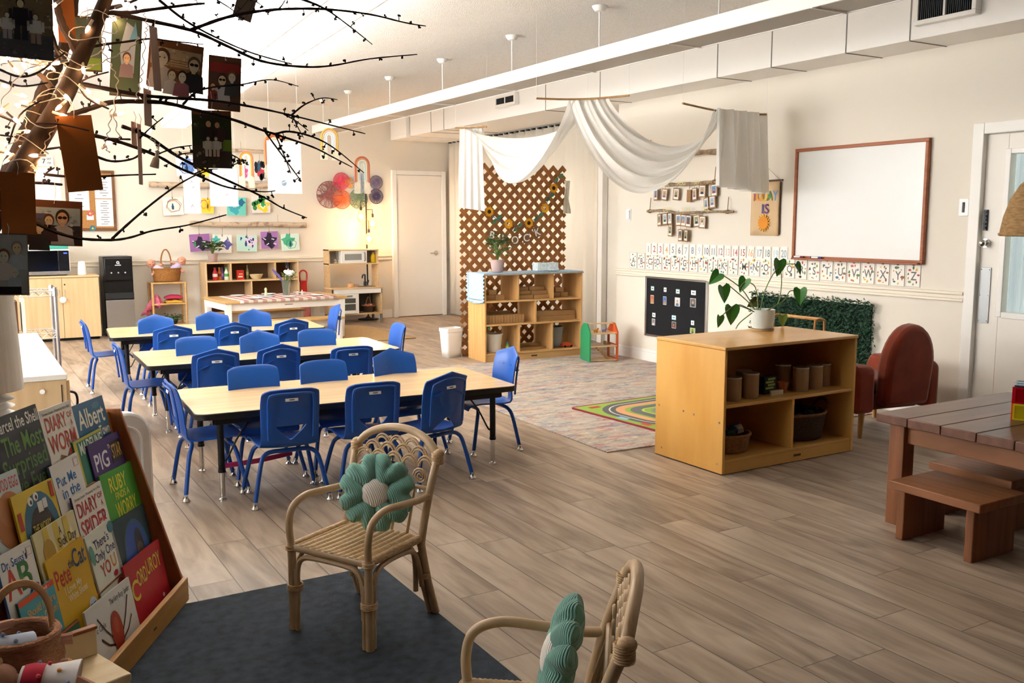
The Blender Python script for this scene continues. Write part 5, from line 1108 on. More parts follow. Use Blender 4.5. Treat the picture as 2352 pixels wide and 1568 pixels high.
# play kitchen
NY = 12.36
a = YP(761, 573, NY); b = YP(876, 571, NY); W = b.x-a.x; zc = YP(800, 661, NY).z; zb_ = YP(820, 605, NY).z; ztp = YP(820, 573, NY).z
t = thing('play_kitchen', 'white and birch toy kitchen with microwave hutch and sink by the back door', 'play kitchen', (a.x, NY, 0)); D = .34; T = .018; KB = M('kitchen_birch', '#ddbd8e', rough=.4, col2='#d0ac79', scale=(2, 20, 20)); GREY = M('kitchen_grey', '#6f6f6c', rough=.6)
for x in (0, W-T): MB().box(x, x+T, .12, D, zc, ztp).build('hutch_side', KB, t, bev=.002)
MB().box(0, W, .10, D, ztp-T, ztp).build('hutch_top', KB, t, bev=.002); MB().box(0, W, .10, D, zb_-T, zb_).build('hutch_shelf', KB, t, bev=.002); MB().box(T, W-T, D-.008, D, zb_, ztp-T).build('hutch_back', M('hutch_grey', '#c9c5bc', rough=.6), t)
MB().box(-.015, W+.015, -.01, D, zc-.02, zc).build('worktop', KB, t, bev=.003)
mx_ = W*.24; o = MB().box(mx_, W*.76, .10, D-.01, zb_+.001, ztp-T-.001).build('oven_box', WHITE, t, bev=.003)
MB().box(mx_+.05, W*.76-.085, .096, .10, zb_+.045, ztp-T-.045).build('oven_window', M('toy_glass', '#8f8f8a', rough=.15), o); MB().tube([(W*.76-.04, .10, zb_+.03), (W*.76-.04, .08, zb_+.04), (W*.76-.04, .08, ztp-.055), (W*.76-.04, .10, ztp-.045)], .007, 8).build('oven_handle', GREY, o)
MB().box(0, W, .0, .03, zc-.085, zc-.021).build('front_rail', WHITE, t, bev=.002)
for x in (0, W-T): MB().box(x, x+T, .0, D, .12, zc-.021).build('side_panel', KB, t, bev=.002)
MB().box(T, W-T, .01, D, .12, .138).build('bottom_board', KB, t); MB().box(T, W-T, D-.008, D, .138, zc-.021).build('back_panel', GREY, t)
for x in (.0, W-.03):
    for y in (.0, D-.03): MB().box(x, x+.03, y, y+.03, 0, .12).build('leg', GREY, t, bev=.002)
dw = W*.52; f = MB()
for q in ((.02, dw, .14, .185), (.02, dw, zc-.15, zc-.088), (.02, .05, .185, zc-.15), (dw-.045, dw, .185, zc-.15), (.05, dw-.045, .275, .29)): f.box(q[0], q[1], -.004, .012, q[2], q[3])
d = f.build('oven_door', WHITE, t, bev=.002); MB().box(.05, dw-.045, .004, .008, .185, zc-.15).build('door_window', M('door_dark_glass', '#55564f', rough=.15), d); MB().tube([(.09, -.004, zc-.115), (.10, -.022, zc-.115), (dw-.11, -.022, zc-.115), (dw-.10, -.004, zc-.115)], .008, 8).build('handle', GREY, d)
s = MB().box(W*.58, W*.90, .05, .22, zc+.0, zc+.006).build('sink', GREY, t, bev=.002)
MB().tube(spline([(W*.76, .20, zc), (W*.76, .20, zc+.13), (W*.75, .18, zc+.165), (W*.69, .15, zc+.16), (W*.67, .14, zc+.12)], 5), .012, 10).cyl((W*.76, .20, zc), (W*.76, .20, zc+.07), .022, n=14).tube([(W*.76, .20, zc+.05), (W*.82, .18, zc+.055), (W*.82, .17, zc+.09)], .007, 8).build('tap', DARKM, s)
c = YP(807, 655, NY+.1); o = thing('toy_pan', 'little wooden toy pan with lid on the play kitchen worktop', 'toy pan', (c.x, NY+.12, zc+.001)); MB().lathe([(.05, 0), (.055, .005), (.055, .04), (.05, .04), (.05, .045), (.02, .055), (.008, .058), (.012, .075), (0, .077)], 20).build('pan', M('toy_pan_wood', '#c99a6a', rough=.5), o); MB().cyl((.055, 0, .03), (.125, -.005, .03), .006, n=8).build('handle', MATS['toy_pan_wood'], o)
for px, h_, l in ((770, .07, 'left'), (779, .06, 'right')): bottle('tiny spice jar, %s of two, in the hutch of the play kitchen' % l, (YP(px, 600, NY+.2).x, NY+.2, zb_+.001), .017, h_, '#d8c8b0', '#a88a68', '#5a4a3c', 'spice jars in the hutch', 'jar', 'spice_jar')
bottle('tall yellow toy bottle with a grey cap in the right side of the hutch', (YP(857, 597, NY+.2).x, NY+.2, zb_+.001), .037, .155, '#e6c21e', '#e6c21e', '#8fa0a8')
basket('toy_food_basket', 'brown twig basket of toy food in the lower right of the play kitchen', (YP(847, 700, NY+.14).x, NY+.15, .139), .075, .065, .09, WICD, WIC, 'hoop', flare=1.3)
for k in range(6):
    q = k*1.05; cx = YP(847, 700, NY+.14).x
    tag(MB().ball((0, 0, 0), .026, 10, 8).build('toy_fruit', M('fruit_'+('red', 'pink')[k % 2], ('#b8402e', '#d98a7a')[k % 2], rough=.5), loc=(cx+.042*math.cos(q), NY+.15+.036*math.sin(q), .232)), '%s toy fruit %s in the twig basket of the play kitchen' % (('red', 'pink')[k % 2], ('at the right', 'at the back right', 'at the back left', 'at the left', 'at the front left', 'at the front right')[k]), 'toy fruit', 'toy fruit in the twig basket')
# red toy vacuum
c = YP(703, 668, 12.5); t = thing('toy_vacuum', 'red toy vacuum cleaner standing between cubby and play kitchen', 'toy vacuum', (c.x-.02, 12.5, 0)); RD = M('toy_vac_red', '#c22a22', rough=.35)
MB().box(-.13, .13, -.14, .06, .002, .06).build('floor_head', RD, t, bev=.015); MB().lathe([(.06, .06), (.075, .10), (.075, .38), (.05, .45), (0, .46)], 18).build('canister', M('clear_red', '#d98a80', rough=.15, trans=.4), t); MB().box(-.045, .045, .02, .07, .06, .62).build('spine', RD, t, bev=.01)
MB().tube(spline([(-.045, .045, .60), (-.05, .045, .72), (0, .045, .76), (.05, .045, .72), (.045, .045, .60)], 5), .011, 8).build('handle', RD, t)
# floor lamp with three amber lanterns
c = YP(845, 735, 12.78); t = thing('floor_lamp', 'black floor lamp with three amber glass lanterns behind the play kitchen', 'floor lamp', (c.x, 12.76, 0)); IRON = M('black_iron', '#17161a', rough=.5)
MB().lathe([(0, 0), (.15, .002), (.15, .014), (.04, .03), (.02, .05)], 28).build('base', IRON, t); MB().cyl((0, 0, .02), (0, 0, 1.86), .011, n=10).build('pole', IRON, t)
AMB = M('amber_glass', '#e0a04a', rough=.1, trans=.7, emit='#ffb45a', es=1.2); BULB = M('lit_bulb', '#fff0d0', emit='#ffd9a0', es=45)
for dx, dz, arm in ((-.10, 1.50, 1.72), (.075, 1.40, 1.60), (.015, 1.18, 1.44)):
    l = MB().tube([(0, -.01, arm), (dx, -.05, arm), (dx, -.05, dz+.12)], .006, 8).cyl((dx, -.05, dz+.08), (dx, -.05, dz+.14), .018, n=12).build('arm', IRON, t)
    MB().lathe([(.016, .09), (.03, .08), (.055, .02), (.058, -.03), (.04, -.075), (.025, -.085)], 18, (dx, -.05, dz)).build('lantern_shade', AMB, l); MB().ball((dx, -.05, dz), (.024, .024, .034), 12, 8).build('bulb', BULB, l)
    pl = bpy.data.lights.new('lantern_glow', 'POINT'); pl.energy = 5; pl.color = (1, .72, .42); pl.shadow_soft_size = .05; po = bpy.data.objects.new('lantern_glow', pl); C.objects.link(po); po.location = (c.x+dx, 12.76-.12, dz)
# play table, benches, place settings
t = thing('play_table', 'white legged play table with oak top laid for a meal, before the cubby', 'table', (3.29, 11.28, .012), math.radians(4)); hx, hy, H = .76, .44, .505; OAK = M('oak_top', '#d2ac74', rough=.3, col2='#c49b60', scale=(1.6, 22, 22))
MB().box(-hx, hx, -hy, hy, H-.03, H).build('tabletop', OAK, t, bev=.004)
for s in (-1, 1): MB().box(-hx+.05, hx-.05, s*(hy-.05)-.012, s*(hy-.05)+.012, H-.115, H-.031).build('apron', WHITE, t, bev=.002); MB().box(s*(hx-.05)-.012, s*(hx-.05)+.012, -hy+.063, hy-.063, H-.115, H-.031).build('apron', WHITE, t, bev=.002)
for sx_ in (-1, 1):
    for sy_ in (-1, 1):
        x, y = sx_*(hx-.055), sy_*(hy-.055)
        MB().add([(x+i*w_, y+j*w_, z) for z, w_ in ((0, .024), (H-.031, .036)) for i, j in ((-1, -1), (1, -1), (1, 1), (-1, 1))], [(3, 2, 1, 0), (4, 5, 6, 7), (0, 1, 5, 4), (1, 2, 6, 5), (2, 3, 7, 6), (3, 0, 4, 7)]).build('leg', WHITE, t, bev=.003)
MB().color('#8f8c86').rect(-.05, .05, -.006, .006).build('maker_plate', PRINT, t, loc=(.02, -hy+.0375, H-.07), flat=True)
PT = t.matrix_basis.copy()
for lab, y0_ in (('oak topped white bench in front of the play table', -.60), ('oak topped white bench on the far side of the play table', .62)):
    q = PT @ Vector((0, y0_, 0)); b_ = thing('play_bench', lab, 'bench', (q.x, q.y, .0125), math.radians(4), 'benches at the play table')
    MB().box(-.60, .60, -.12, .12, .255, .28).build('seat', OAK, b_, bev=.003)
    for s in (-1, 1): MB().box(s*.55-.02, s*.55+.02, -.105, .105, 0, .255).build('leg', WHITE, b_, bev=.003)
    MB().box(-.53, .53, -.012, .012, .17, .254).build('apron', WHITE, b_)
GM = M('gingham', '#f2ece6', rough=.95); nt = GM.node_tree; N, L = nt.nodes, nt.links; tc = N.new('ShaderNodeTexCoord'); sp = N.new('ShaderNodeSeparateXYZ'); L.new(tc.outputs['Object'], sp.inputs[0])
def stripe(o_):
    a_ = N.new('ShaderNodeMath'); a_.operation = 'MULTIPLY'; a_.inputs[1].default_value = 9; L.new(o_, a_.inputs[0]); f_ = N.new('ShaderNodeMath'); f_.operation = 'FRACT'; L.new(a_.outputs[0], f_.inputs[0]); g_ = N.new('ShaderNodeMath'); g_.operation = 'LESS_THAN'; g_.inputs[1].default_value = .5; L.new(f_.outputs[0], g_.inputs[0]); return g_.outputs[0]
s1 = N.new('ShaderNodeMath'); s1.operation = 'ADD'; L.new(stripe(sp.outputs[0]), s1.inputs[0]); L.new(stripe(sp.outputs[1]), s1.inputs[1]); hf = N.new('ShaderNodeMath'); hf.operation = 'MULTIPLY'; hf.inputs[1].default_value = .5; L.new(s1.outputs[0], hf.inputs[0])
mxx = N.new('ShaderNodeMix'); mxx.data_type = 'RGBA'; L.new(hf.outputs[0], mxx.inputs['Factor']); mxx.inputs[6].default_value = (*lin('#f4efe8'), 1); mxx.inputs[7].default_value = (*lin('#a0171f'), 1); L.new(mxx.outputs[2], N['Principled BSDF'].inputs['Base Color'])
q = PT @ Vector((.02, 0, H+.0005)); tag(MB().grid(lambda u, v: (-.60+1.2*u, -.443+.84*v if v > .06 else -.443, -.0+.0025*math.sin(u*30)*0+(0 if v > .06 else -.03*(1-v/.06))), 24, 17).build('gingham_runner', GM, loc=q, rot=(0, 0, math.radians(4)), solid=.002, off=1), 'red and white gingham cloth spread on the play table', 'tablecloth')
for i, (x, y, lab) in enumerate(((-.38, .26, 'at the far left'), (.02, .28, 'at the far middle'), (.42, .26, 'at the far right'), (-.34, -.26, 'at the near left'), (.08, -.27, 'at the near middle'), (.44, -.24, 'at the near right'))):
    tag(MB().lathe([(.0, .001), (.055, .001), (.088, .012), (.090, .014), (.058, .005), (0, .004)], 24).build('toy_plate', M('white_china', '#f2f0ec', rough=.25), loc=PT @ Vector((x, y, H+.003))), 'white toy plate %s of the play table' % lab, 'plate', 'plates on the play table')
q = PT @ Vector((-.12, -.02, H+.003)); o = thing('toy_pitcher', 'small cream toy figure on a pale blue dish left of the vase', 'toy', q); MB().color('#b9d0e0').lathe([(0, 0), (.10, .003), (.105, .012), (0, .008)], 24).build('dish', GLOSS, o); MB().color('#e8d9a8').lathe([(.0, .01), (.022, .012), (.016, .05), (.012, .07), (.018, .085), (.012, .105), (0, .11)], 14).build('figure', GLOSS, o)
for px, c1, l in ((.30, '#c0392b', 'red'), (.36, '#e6d7a4', 'cream')): bottle('tiny %s topped shaker right of the vase on the play table' % l, PT @ Vector((px, .02, H+.003)), .016, .06, '#ece6dc', '#ece6dc', c1, 'shakers on the play table', 'shaker', 'toy_shaker')
q = PT @ Vector((.14, -.02, H+.003)); t = thing('flower_vase', 'clear glass vase of white and purple flowers on the play table', 'vase', q)
MB().lathe([(.038, 0), (.040, .004), (.046, .08), (.060, .19), (.057, .19), (.043, .08), (.036, .012), (0, .012)], 28).build('glass', M('vase_glass', '#eef4f2', rough=.04, trans=.92, ior=1.3), t)
R = random.Random(2); st, lf = MB(), MB()
for k in range(14):
    a_, r_ = R.random()*6.28, R.uniform(.03, .13); p = (r_*math.cos(a_), r_*.6*math.sin(a_), R.uniform(.22, .34)); st.tube(spline([(R.uniform(-.02, .02), R.uniform(-.02, .02), .02), (p[0]*.3, p[1]*.3, .17), p], 3), .003, 5)
    for j in range(4): u = .5+.13*j; add_leaf(lf, (p[0]*u, p[1]*u, .12+(p[2]-.12)*u), (math.cos(a_+j*2.2), math.sin(a_+j*2.2), .6), (0, 0, 1), .055, .018)
st.build('stem', STEM, t); lf.build('leaf', M('vase_leaf', '#7f9a54', rough=.6), t)
for x, y, z, c in ((.04, -.03, .265, '#f4f2ee'), (.075, .0, .285, '#f4f2ee'), (.02, .02, .29, '#f0ecec')):
    m = MB().color(c)
    for k in range(9): a_ = k*.7; m.at((x+.018*math.cos(a_), y+.018*math.sin(a_), z+.008*math.sin(k*2)), (R.random(), R.random(), a_)).ball((0, 0, 0), (.022, .010, .020), 8, 6)
    m.at().build('flower', CLOTHC, t)
for x, y, z, dx in ((-.09, -.02, .24, -.05), (-.12, .0, .27, -.05), (-.07, -.03, .20, -.03)):
    m = MB().color('#6a5a9c')
    for k in range(12): u = k/12; m.ball((x+dx*u, y, z+.07*u), (.016*(1-u*.6), .014*(1-u*.6), .010), 7, 5)
    m.build('flower', CLOTHC, t)
m = MB().color('#2a2438')
for k in range(8): m.ball((.03+.012*math.cos(k*2.1), .03, .37+.009*k-.03), (.012, .012, .010), 7, 5)
m.build('flower', CLOTHC, t)
# birch branches with children's paintings
BIR = M('birch_bark', '#cbb59c', rough=.9, col2='#8a705a', scale=(14, 14, 14), lo=.5, hi=.72)
AY = YB-.05
def bbranch(nm, pts, r_): 
    P = [YP(px, py, AY) for px, py in pts]; c_ = P[0].lerp(P[-1], .5); t_ = thing('birch_branch', nm, 'wall hanging', c_, 0, 'birch branches on the back wall'); L_ = spline([p-c_ for p in P], 6)
    MB().tube(L_, [r_*(1+.10*math.sin(i*1.9)) for i in range(len(L_))], 10).build('branch', BIR, t_)
    for p in (P[0].lerp(P[-1], .25), P[0].lerp(P[-1], .75)): MB().tube([p-c_, (p-c_)+Vector((0, .03, .14))], .002, 4).build('hanger', STRING, t_)
bbranch('top birch branch of three carrying paintings on the back wall', [(398, 352), (470, 348), (540, 345), (604, 348)], .022)
bbranch('middle birch branch of three carrying paintings on the back wall', [(342, 423), (430, 426), (530, 427), (616, 426)], .036)
bbranch('lowest birch branch of three carrying paintings on the back wall', [(436, 513), (520, 516), (610, 515), (703, 517)], .036)
def paint(bg, blobs, fig):
    def d(m, w, h):
        m.color(bg).rect(-w*.49, w*.49, -h*.49, h*.49, -.0006); R_ = random.Random(len(bg)+len(blobs)*7+ord(blobs[0][0][1])*3)
        for k, (c, x, z, s, kind) in enumerate(blobs):
            m.color(c); y = -.0009-.0003*k
            if kind == 'o': m.ell(x*w, z*h, s*w, s*h, y, 14)
            elif kind == 'b': m.poly([(x*w+s*w*(1+.35*math.sin(j*2.3+k))*math.cos(j*.45), z*h+s*h*(1+.35*math.cos(j*1.7+k))*math.sin(j*.45)) for j in range(14)], y)
            elif kind == 'l': m.line([(x*w+s*w*math.cos(j*1.1+k), z*h+s*h*math.sin(j*1.1+k)) for j in range(9)], .006, y)
            elif kind == 's':
                for j in range(7): q, r_ = R_.uniform(-.42, .42), R_.uniform(-.42, .42); m.ell(q*w, r_*h, s*w, s*h*1.3, y, 8)
            elif kind == 'r':
                for j in range(4): q, r_, an = R_.uniform(-.35, .35), R_.uniform(-.35, .35), R_.uniform(0, 3); m.line([(q*w-.07*w*math.cos(an), r_*h-.1*h*math.sin(an)), (q*w+.09*w*math.cos(an), r_*h+.13*h*math.sin(an))], .012, y)
        if fig:
            c, x, z = fig; m.color(c); y = -.0032; m.ell(x*w, z*h+.13*h, .035*w, .055*h, y, 10).poly([(x*w-.045*w, z*h-.16*h), (x*w-.06*w, z*h+.03*h), (x*w-.03*w, z*h+.09*h), (x*w+.03*w, z*h+.09*h), (x*w+.06*w, z*h+.03*h), (x*w+.045*w, z*h-.16*h)], y-.0002)
    return d
PA = [(403, 462, 355, 405, '#e8eaf4', [('#5f8fd0', .0, .0, .3, 'b'), ('#b08ad0', .2, .1, .2, 'l'), ('#4a6fc0', -.1, -.1, .3, 'l')], ('#20325a', -.08, -.1), 'blue and lilac scribble painting', 'top'),
      (452, 482, 378, 405, '#f2d84a', [('#e8c23c', 0, 0, .3, 'b')], None, 'small yellow painting', 'top'),
      (546, 575, 375, 416, '#f6e6ee', [('#e05a9a', 0, .05, .32, 'b'), ('#c8408a', .1, -.1, .2, 'l')], ('#2f4a3a', -.08, -.2), 'pink splash painting', 'top'),
      (583, 612, 372, 415, '#efe4e2', [('#c23a4a', .0, -.05, .32, 'b'), ('#2f5a7a', -.1, .3, .24, 'b'), ('#2a2a34', .1, -.1, .15, 's')], None, 'red and blue painting', 'top'),
      (373, 422, 453, 494, '#f5efe4', [('#d98a5a', 0, 0, .36, 'l'), ('#8a7a6a', .05, .05, .38, 'l')], ('#24567a', -.02, -.02), 'line drawing with a blue figure', 'middle'),
      (462, 492, 455, 490, '#f0d23c', [('#d8507a', -.3, .1, .3, 'l'), ('#e8b82a', .1, 0, .3, 'b')], ('#332440', .0, -.02), 'yellow painting with a dark figure', 'middle'),
      (520, 566, 452, 495, '#6fcfc0', [('#3fa8b8', -.1, -.1, .3, 'b'), ('#1f6f90', .25, .22, .18, 'b'), ('#e6f4f0', -.1, .05, .12, 'l')], ('#24404f', -.15, .2), 'turquoise painting', 'middle'),
      (577, 621, 450, 489, '#f0e4e4', [('#e8cf2a', .1, -.05, .36, 'b'), ('#f4efdc', .1, -.02, .2, 'b'), ('#3aa05a', .12, .0, .13, 'b'), ('#2f8a3f', -.32, .1, .12, 's')], None, 'yellow and green painting', 'middle'),
      (434, 484, 537, 577, '#a06aa8', [('#2a1f3a', .02, -.05, .33, 'b'), ('#f0eef4', 0, 0, 0, 'r')], ('#3f8a5a', -.25, -.08), 'purple and black painting', 'lowest'),
      (487, 533, 539, 580, '#f4f2ea', [('#4fb8b0', -.3, .2, .2, 'b'), ('#5a5aa0', .25, -.02, .25, 'b'), ('#e8e8f0', .25, 0, .1, 'r')], ('#a03a28', -.12, -.02), 'white painting with a red figure', 'lowest'),
      (543, 591, 540, 577, '#bfe6dc', [('#e6d4ee', .2, .1, .3, 'b'), ('#2a3a7a', 0, 0, .05, 's'), ('#3a6ab0', 0, 0, .035, 's')], ('#2a4a90', -.05, -.02), 'mint painting with blue dots', 'lowest'),
      (598, 640, 531, 571, '#a878b8', [('#241a34', .0, -.03, .38, 'b'), ('#f0eef4', 0, 0, 0, 'r')], None, 'violet painting with white strips', 'lowest'),
      (645, 688, 537, 575, '#d8efe4', [('#4fb890', -.1, .1, .34, 'b'), ('#2f9a78', .05, -.1, .3, 'l')], ('#2a4a6a', .0, -.08), 'green wash painting', 'lowest')]
for i, (x0_, x1_, y0_, y1_, bg, bl, fg, lab, br) in enumerate(PA):
    t = flat_thing('child_painting', lab+' clipped below the %s birch branch' % br, 'painting', x0_, x1_, y0_, y1_, AY-.006, paint(bg, bl, fg), '#f3efe6', 'paintings on the birch branches', .002, 0, (-.05, .04, .02, -.03)[i % 4])
    q = Vector(t.location); zt_ = (YP(500, 348, AY).z, YP(480, 426, AY).z, YP(560, 515, AY).z)[('top', 'middle', 'lowest').index(br)]; hh = abs(YP(x0_, y0_, AY).z-YP(x0_, y1_, AY).z)/2
    MB().tube([(0, -.001, hh-.01), (.004, -.002, max(hh+.02, zt_-q.z-.02))], .0022, 4).cbox((0, -.003, hh-.008), (.012, .008, .03)).build('string_clip', STRING, t)
# plain white signs and macrame rainbows hanging from the ceiling
def sign(x0_, x1_, y0_, y1_, Y, txt, lab):
    t = flat_thing('hanging_sign', lab, 'sign', x0_, x1_, y0_, y1_, Y, txt, '#e6e6e3', None, .003); w = abs(YP(x0_, y0_, Y).x-YP(x1_, y0_, Y).x); h = abs(YP(x0_, y0_, Y).z-YP(x0_, y1_, Y).z)
    for s in (-1, 1): MB().cyl((s*w*.4, .001, h/2), (s*w*.4, .001, ZC-t.location.z), .0012, n=4).build('thread', MATS['nylon_thread'], t)
def mk(c, pts):
    def d(m, w, h):
        m.color(c)
        for x, z, s in pts: m.line([(x*w-s*w, z*h-s*h*.5), (x*w, z*h+s*h*.5), (x*w+s*w, z*h-s*h*.3)], .006, -.001)
    return d
sign(420, 462, 404, 490, 10.6, mk('#8a8f94', [(0, .35, .06), (.1, .2, .05), (0, -.3, .08)]), 'narrow white sheet hanging from the ceiling at the left')
sign(480, 548, 384, 474, 10.2, mk('#9a9fa4', [(.05, .3, .07), (.05, .0, .08), (.1, -.2, .05)]), 'square white sheet hanging in front of the middle birch branch')
sign(612, 694, 322, 445, 9.8, lambda m, w, h: m.color('#b9d8dc').text('r', -.01, -.01, .10, -.001).color('#7f95a8').ell(-.01, -h*.3, .026, .03, -.001).color('#fbfbf9').line([(-.03, -h*.3), (.01, -h*.27)], .008, -.0013), 'large white sheet with a pale letter hanging below the ceiling')
RB = ['#c9805a', '#d9a23c', '#efe6d6', '#c8d8d4', '#e6c8b8']
def rainbow(px, py0, py1, wpx, Y, cols, lab):
    a_, b_ = YP(px-wpx/2, py0, Y), YP(px+wpx/2, py1, Y); w, h = b_.x-a_.x, a_.z-b_.z; t = thing('macrame_rainbow', lab, 'rainbow', ((a_.x+b_.x)/2, Y, a_.z-w/2), 0, 'rope rainbows hanging from the ceiling')
    n = len(cols); rr = w/2/(n+1.2)
    for k, c in enumerate(cols):
        r_ = w/2-rr*(k+.5); ln = (h-w/2)*(.62-.03*k)
        pts = [(-r_, 0, -ln), (-r_, 0, -ln*.5)]+[(r_*math.cos(PI-PI*j/14), 0, r_*math.sin(PI-PI*j/14)) for j in range(15)]+[(r_, 0, -ln*.5), (r_, 0, -ln)]
        o = MB().color(c).tube(pts, rr*.56, 8).build('rope', CLOTHC, t)
        m = MB().color('#efe6d0')
        for s in (-1, 1):
            for j in range(3): m.tube([(s*r_+(j-1)*.004, 0, -ln), (s*r_+(j-1)*.012+s*.006, 0, -(h-w/2))], .004, 5)
        m.build('fringe', CLOTHC, o)
    MB().cyl((0, 0, w/2), (0, 0, ZC-a_.z+w/2), .0012, n=4).build('thread', MATS['nylon_thread'], t)
rainbow(566, 346, 432, 36, 11.4, RB[:4], 'rope rainbow hanging in front of the pink painting')
rainbow(632, 303, 410, 54, 11.9, ['#d98a5a', '#c9703a', '#efe6d6', '#e6c8b8'], 'rope rainbow half hidden behind the large white sheet')
rainbow(757, 293, 368, 42, 10.9, ['#e0b04a', '#e6c8b0', '#f2f2f0', '#e8f0f0'], 'pale rope rainbow hanging nearest the light fixture')
rainbow(832, 358, 445, 37, 11.3, ['#c9705a', '#d9a070', '#f0e8d8', '#c4dcdc'], 'rope rainbow hanging in front of the yarn wheels')
# yarn wheels
def wheel(px, py, rpx, c, n, lab, seed):
    q = YP(px, py, YB-.02); r_ = rpx*YB/FPX/.86; t = thing('yarn_wheel', lab, 'yarn wheel', q, 0, 'yarn wheels on the back wall'); R_ = random.Random(seed); m = MB()
    if n < 0: 
        for k in range(-n): a_, b_ = R_.random()*6.28, R_.uniform(1.6, 3.6); m.tube([(r_*math.cos(a_), R_.uniform(-.01, .004), r_*math.sin(a_)), (r_*math.cos(a_+b_), R_.uniform(-.01, .004), r_*math.sin(a_+b_))], .0035, 4)
    else:
        for k in range(n): a_ = 2*PI*k/n; m.tube([(r_*.08*math.cos(a_+1), 0, r_*.08*math.sin(a_+1)), (r_*math.cos(a_), R_.uniform(-.012, 0), r_*math.sin(a_))], .0035, 4)
    ym = M('yarn_'+c[1:], c, rough=.95); m.build('yarn', ym, t)
    MB().tube([(r_*math.cos(2*PI*k/28), 0, r_*math.sin(2*PI*k/28)) for k in range(28)], .005, 6, closed=True).build('hoop', ym, t)
wheel(757, 447, 27, '#9a5a5a', -34, 'large open maroon yarn wheel at the far left of the group', 1); wheel(784, 416, 17, '#e0506a', 48, 'dense pink yarn wheel at the top of the group', 2); wheel(785, 458, 19, '#e8703a', 46, 'orange yarn wheel below the pink one', 3)
wheel(803, 420, 10, '#e0a05a', -14, 'small gold yarn wheel behind the rope rainbow', 4); wheel(828, 420, 19, '#a8b8cc', -40, 'pale blue yarn wheel behind the rope rainbow', 5); wheel(823, 457, 20, '#6a8a74', -34, 'green yarn wheel above the lanterns', 6)
wheel(864, 419, 14, '#7a7090', 40, 'grey violet yarn wheel at the upper right', 7); wheel(864, 451, 15, '#4a4468', 46, 'dark navy yarn wheel at the lower right', 8)
# left side: low drawer cabinet, wire rack, ribbed lamp
LCX = .40
t = thing('drawer_cabinet', 'low pale maple drawer cabinet with white top at the left edge', 'cabinet', (LCX, 4.86, 0)); W, D, H = .75, 1.95, .70
MB().box(-W+.005, -.004, .006, D-.006, .05, H-.026).build('body', MAPLE, t, bev=.002); MB().box(-W, 0, 0, D, H-.026, H).build('top_panel', M('white_laminate', '#f1ece2', rough=.2, spec=.7), t, bev=.003); MB().box(-W+.02, -.02, .03, D-.03, 0, .05).build('plinth', BLACK, t)
MB().box(-.028, -.024, .002, .006, .06, H-.05).build('end_joint', BLACK, t); MB().cyl((-.11, .007, H-.075), (-.11, -.004, H-.075), .012, n=14).build('key_lock', CHROME, t)
for k in range(2):
    for j in range(3):
        d = MB().box(-.004, .012, .03+j*.64, .03+j*.64+.62, .06+k*.31, .06+k*.31+.295).build('drawer', MAPLE, t, bev=.002)
        MB().tube([(.012, .24+j*.64, .22+k*.31), (.045, .26+j*.64, .22+k*.31), (.045, .42+j*.64, .22+k*.31), (.012, .44+j*.64, .22+k*.31)] if j else spline([(.012, .10, .50+k*.1), (.045, .13, .48+k*.1), (.05, .15, .42+k*.1), (.012, .12, .37+k*.1)], 4), .006, 8).build('handle', DARKM, d)
a = YP(122, 660, 8.0); t = thing('wire_rack', 'chrome wire shelf rack standing beyond the drawer cabinet', 'wire rack', (a.x-.42, 7.85, 0)); w = .42; zt_ = a.z
for x in (0, w):
    for y in (0, .34): MB().cyl((x, y, 0), (x, y, zt_+.01), .014, n=12).lathe([(.014, zt_-.06), (.021, zt_-.055), (.019, zt_), (.014, zt_)], 12, (x, y, 0)).build('post', STEEL, t)
for z in (zt_-.02, .58, .15):
    m = MB()
    for y in (0, .34):
        m.cyl((0, y, z), (w, y, z), .005, n=6).cyl((0, y, z-.035), (w, y, z-.035), .004, n=6); m.tube([(w*k/12, y, z-(.035 if k % 2 else 0)) for k in range(13)], .003, 5)
    for x in (0, w): m.cyl((x, 0, z), (x, .34, z), .005, n=6).cyl((x, 0, z-.035), (x, .34, z-.035), .004, n=6)
    for k in range(14): m.cyl((w*(k+.5)/14, 0, z), (w*(k+.5)/14, .34, z), .0028, n=5)
    m.build('wire_shelf', CHROME, t)
for i, (c, l, x) in enumerate((('#3f6a4a', 'green folder', .06), ('#2e3a34', 'dark green folder', .10), ('#5a3a2a', 'brown folder', .15), ('#e6e2d4', 'cream folder', .20))):
    tag(MB().box(-.012, .012, 0, .24, 0, .24+.015*(i % 2)).build('file_folder', M('folder_%d' % i, c, rough=.6), loc=(a.x-.42+x, 7.90, .587)), l+' standing on the middle shelf of the wire rack', 'folder', 'folders on the wire rack')
p = ray(-32, 895); q = O0+p*(3.95/p.y)+Vector((-.025, 0, 0)); t = thing('ribbed_lamp', 'white drum shade lamp with a stacked ribbed base at the left edge', 'lamp', (q.x, q.y, 0)); SHD = M('linen_shade', '#d8d2c8', rough=.9, col2='#cfc8bc', scale=(80, 80, 4))
zl = q.z; MB().lathe([(.152, zl), (.135, zl+.42)], 40).build('lamp_shade', SHD, t, solid=.003); prof = [(.0, 0), (.13, 0), (.13, .02)]
for k in range(int((zl-.03)/.028)): z = .02+k*.028; prof += [(.088, z+.002), (.118, z+.014), (.088, z+.026)]
MB().lathe(prof+[(.03, zl), (.02, zl+.12), (0, zl+.12)], 28).build('ribbed_base', PLASTICW, t); MB().ball((0, 0, zl+.2), (.04, .04, .055), 14, 10).build('bulb', MATS['bulb_off'], t); MB().cyl((0, 0, zl+.1), (0, 0, zl+.35), .005, n=6).box(-.14, .14, -.003, .003, zl+.345, zl+.352).build('shade_ring', STEEL, t)
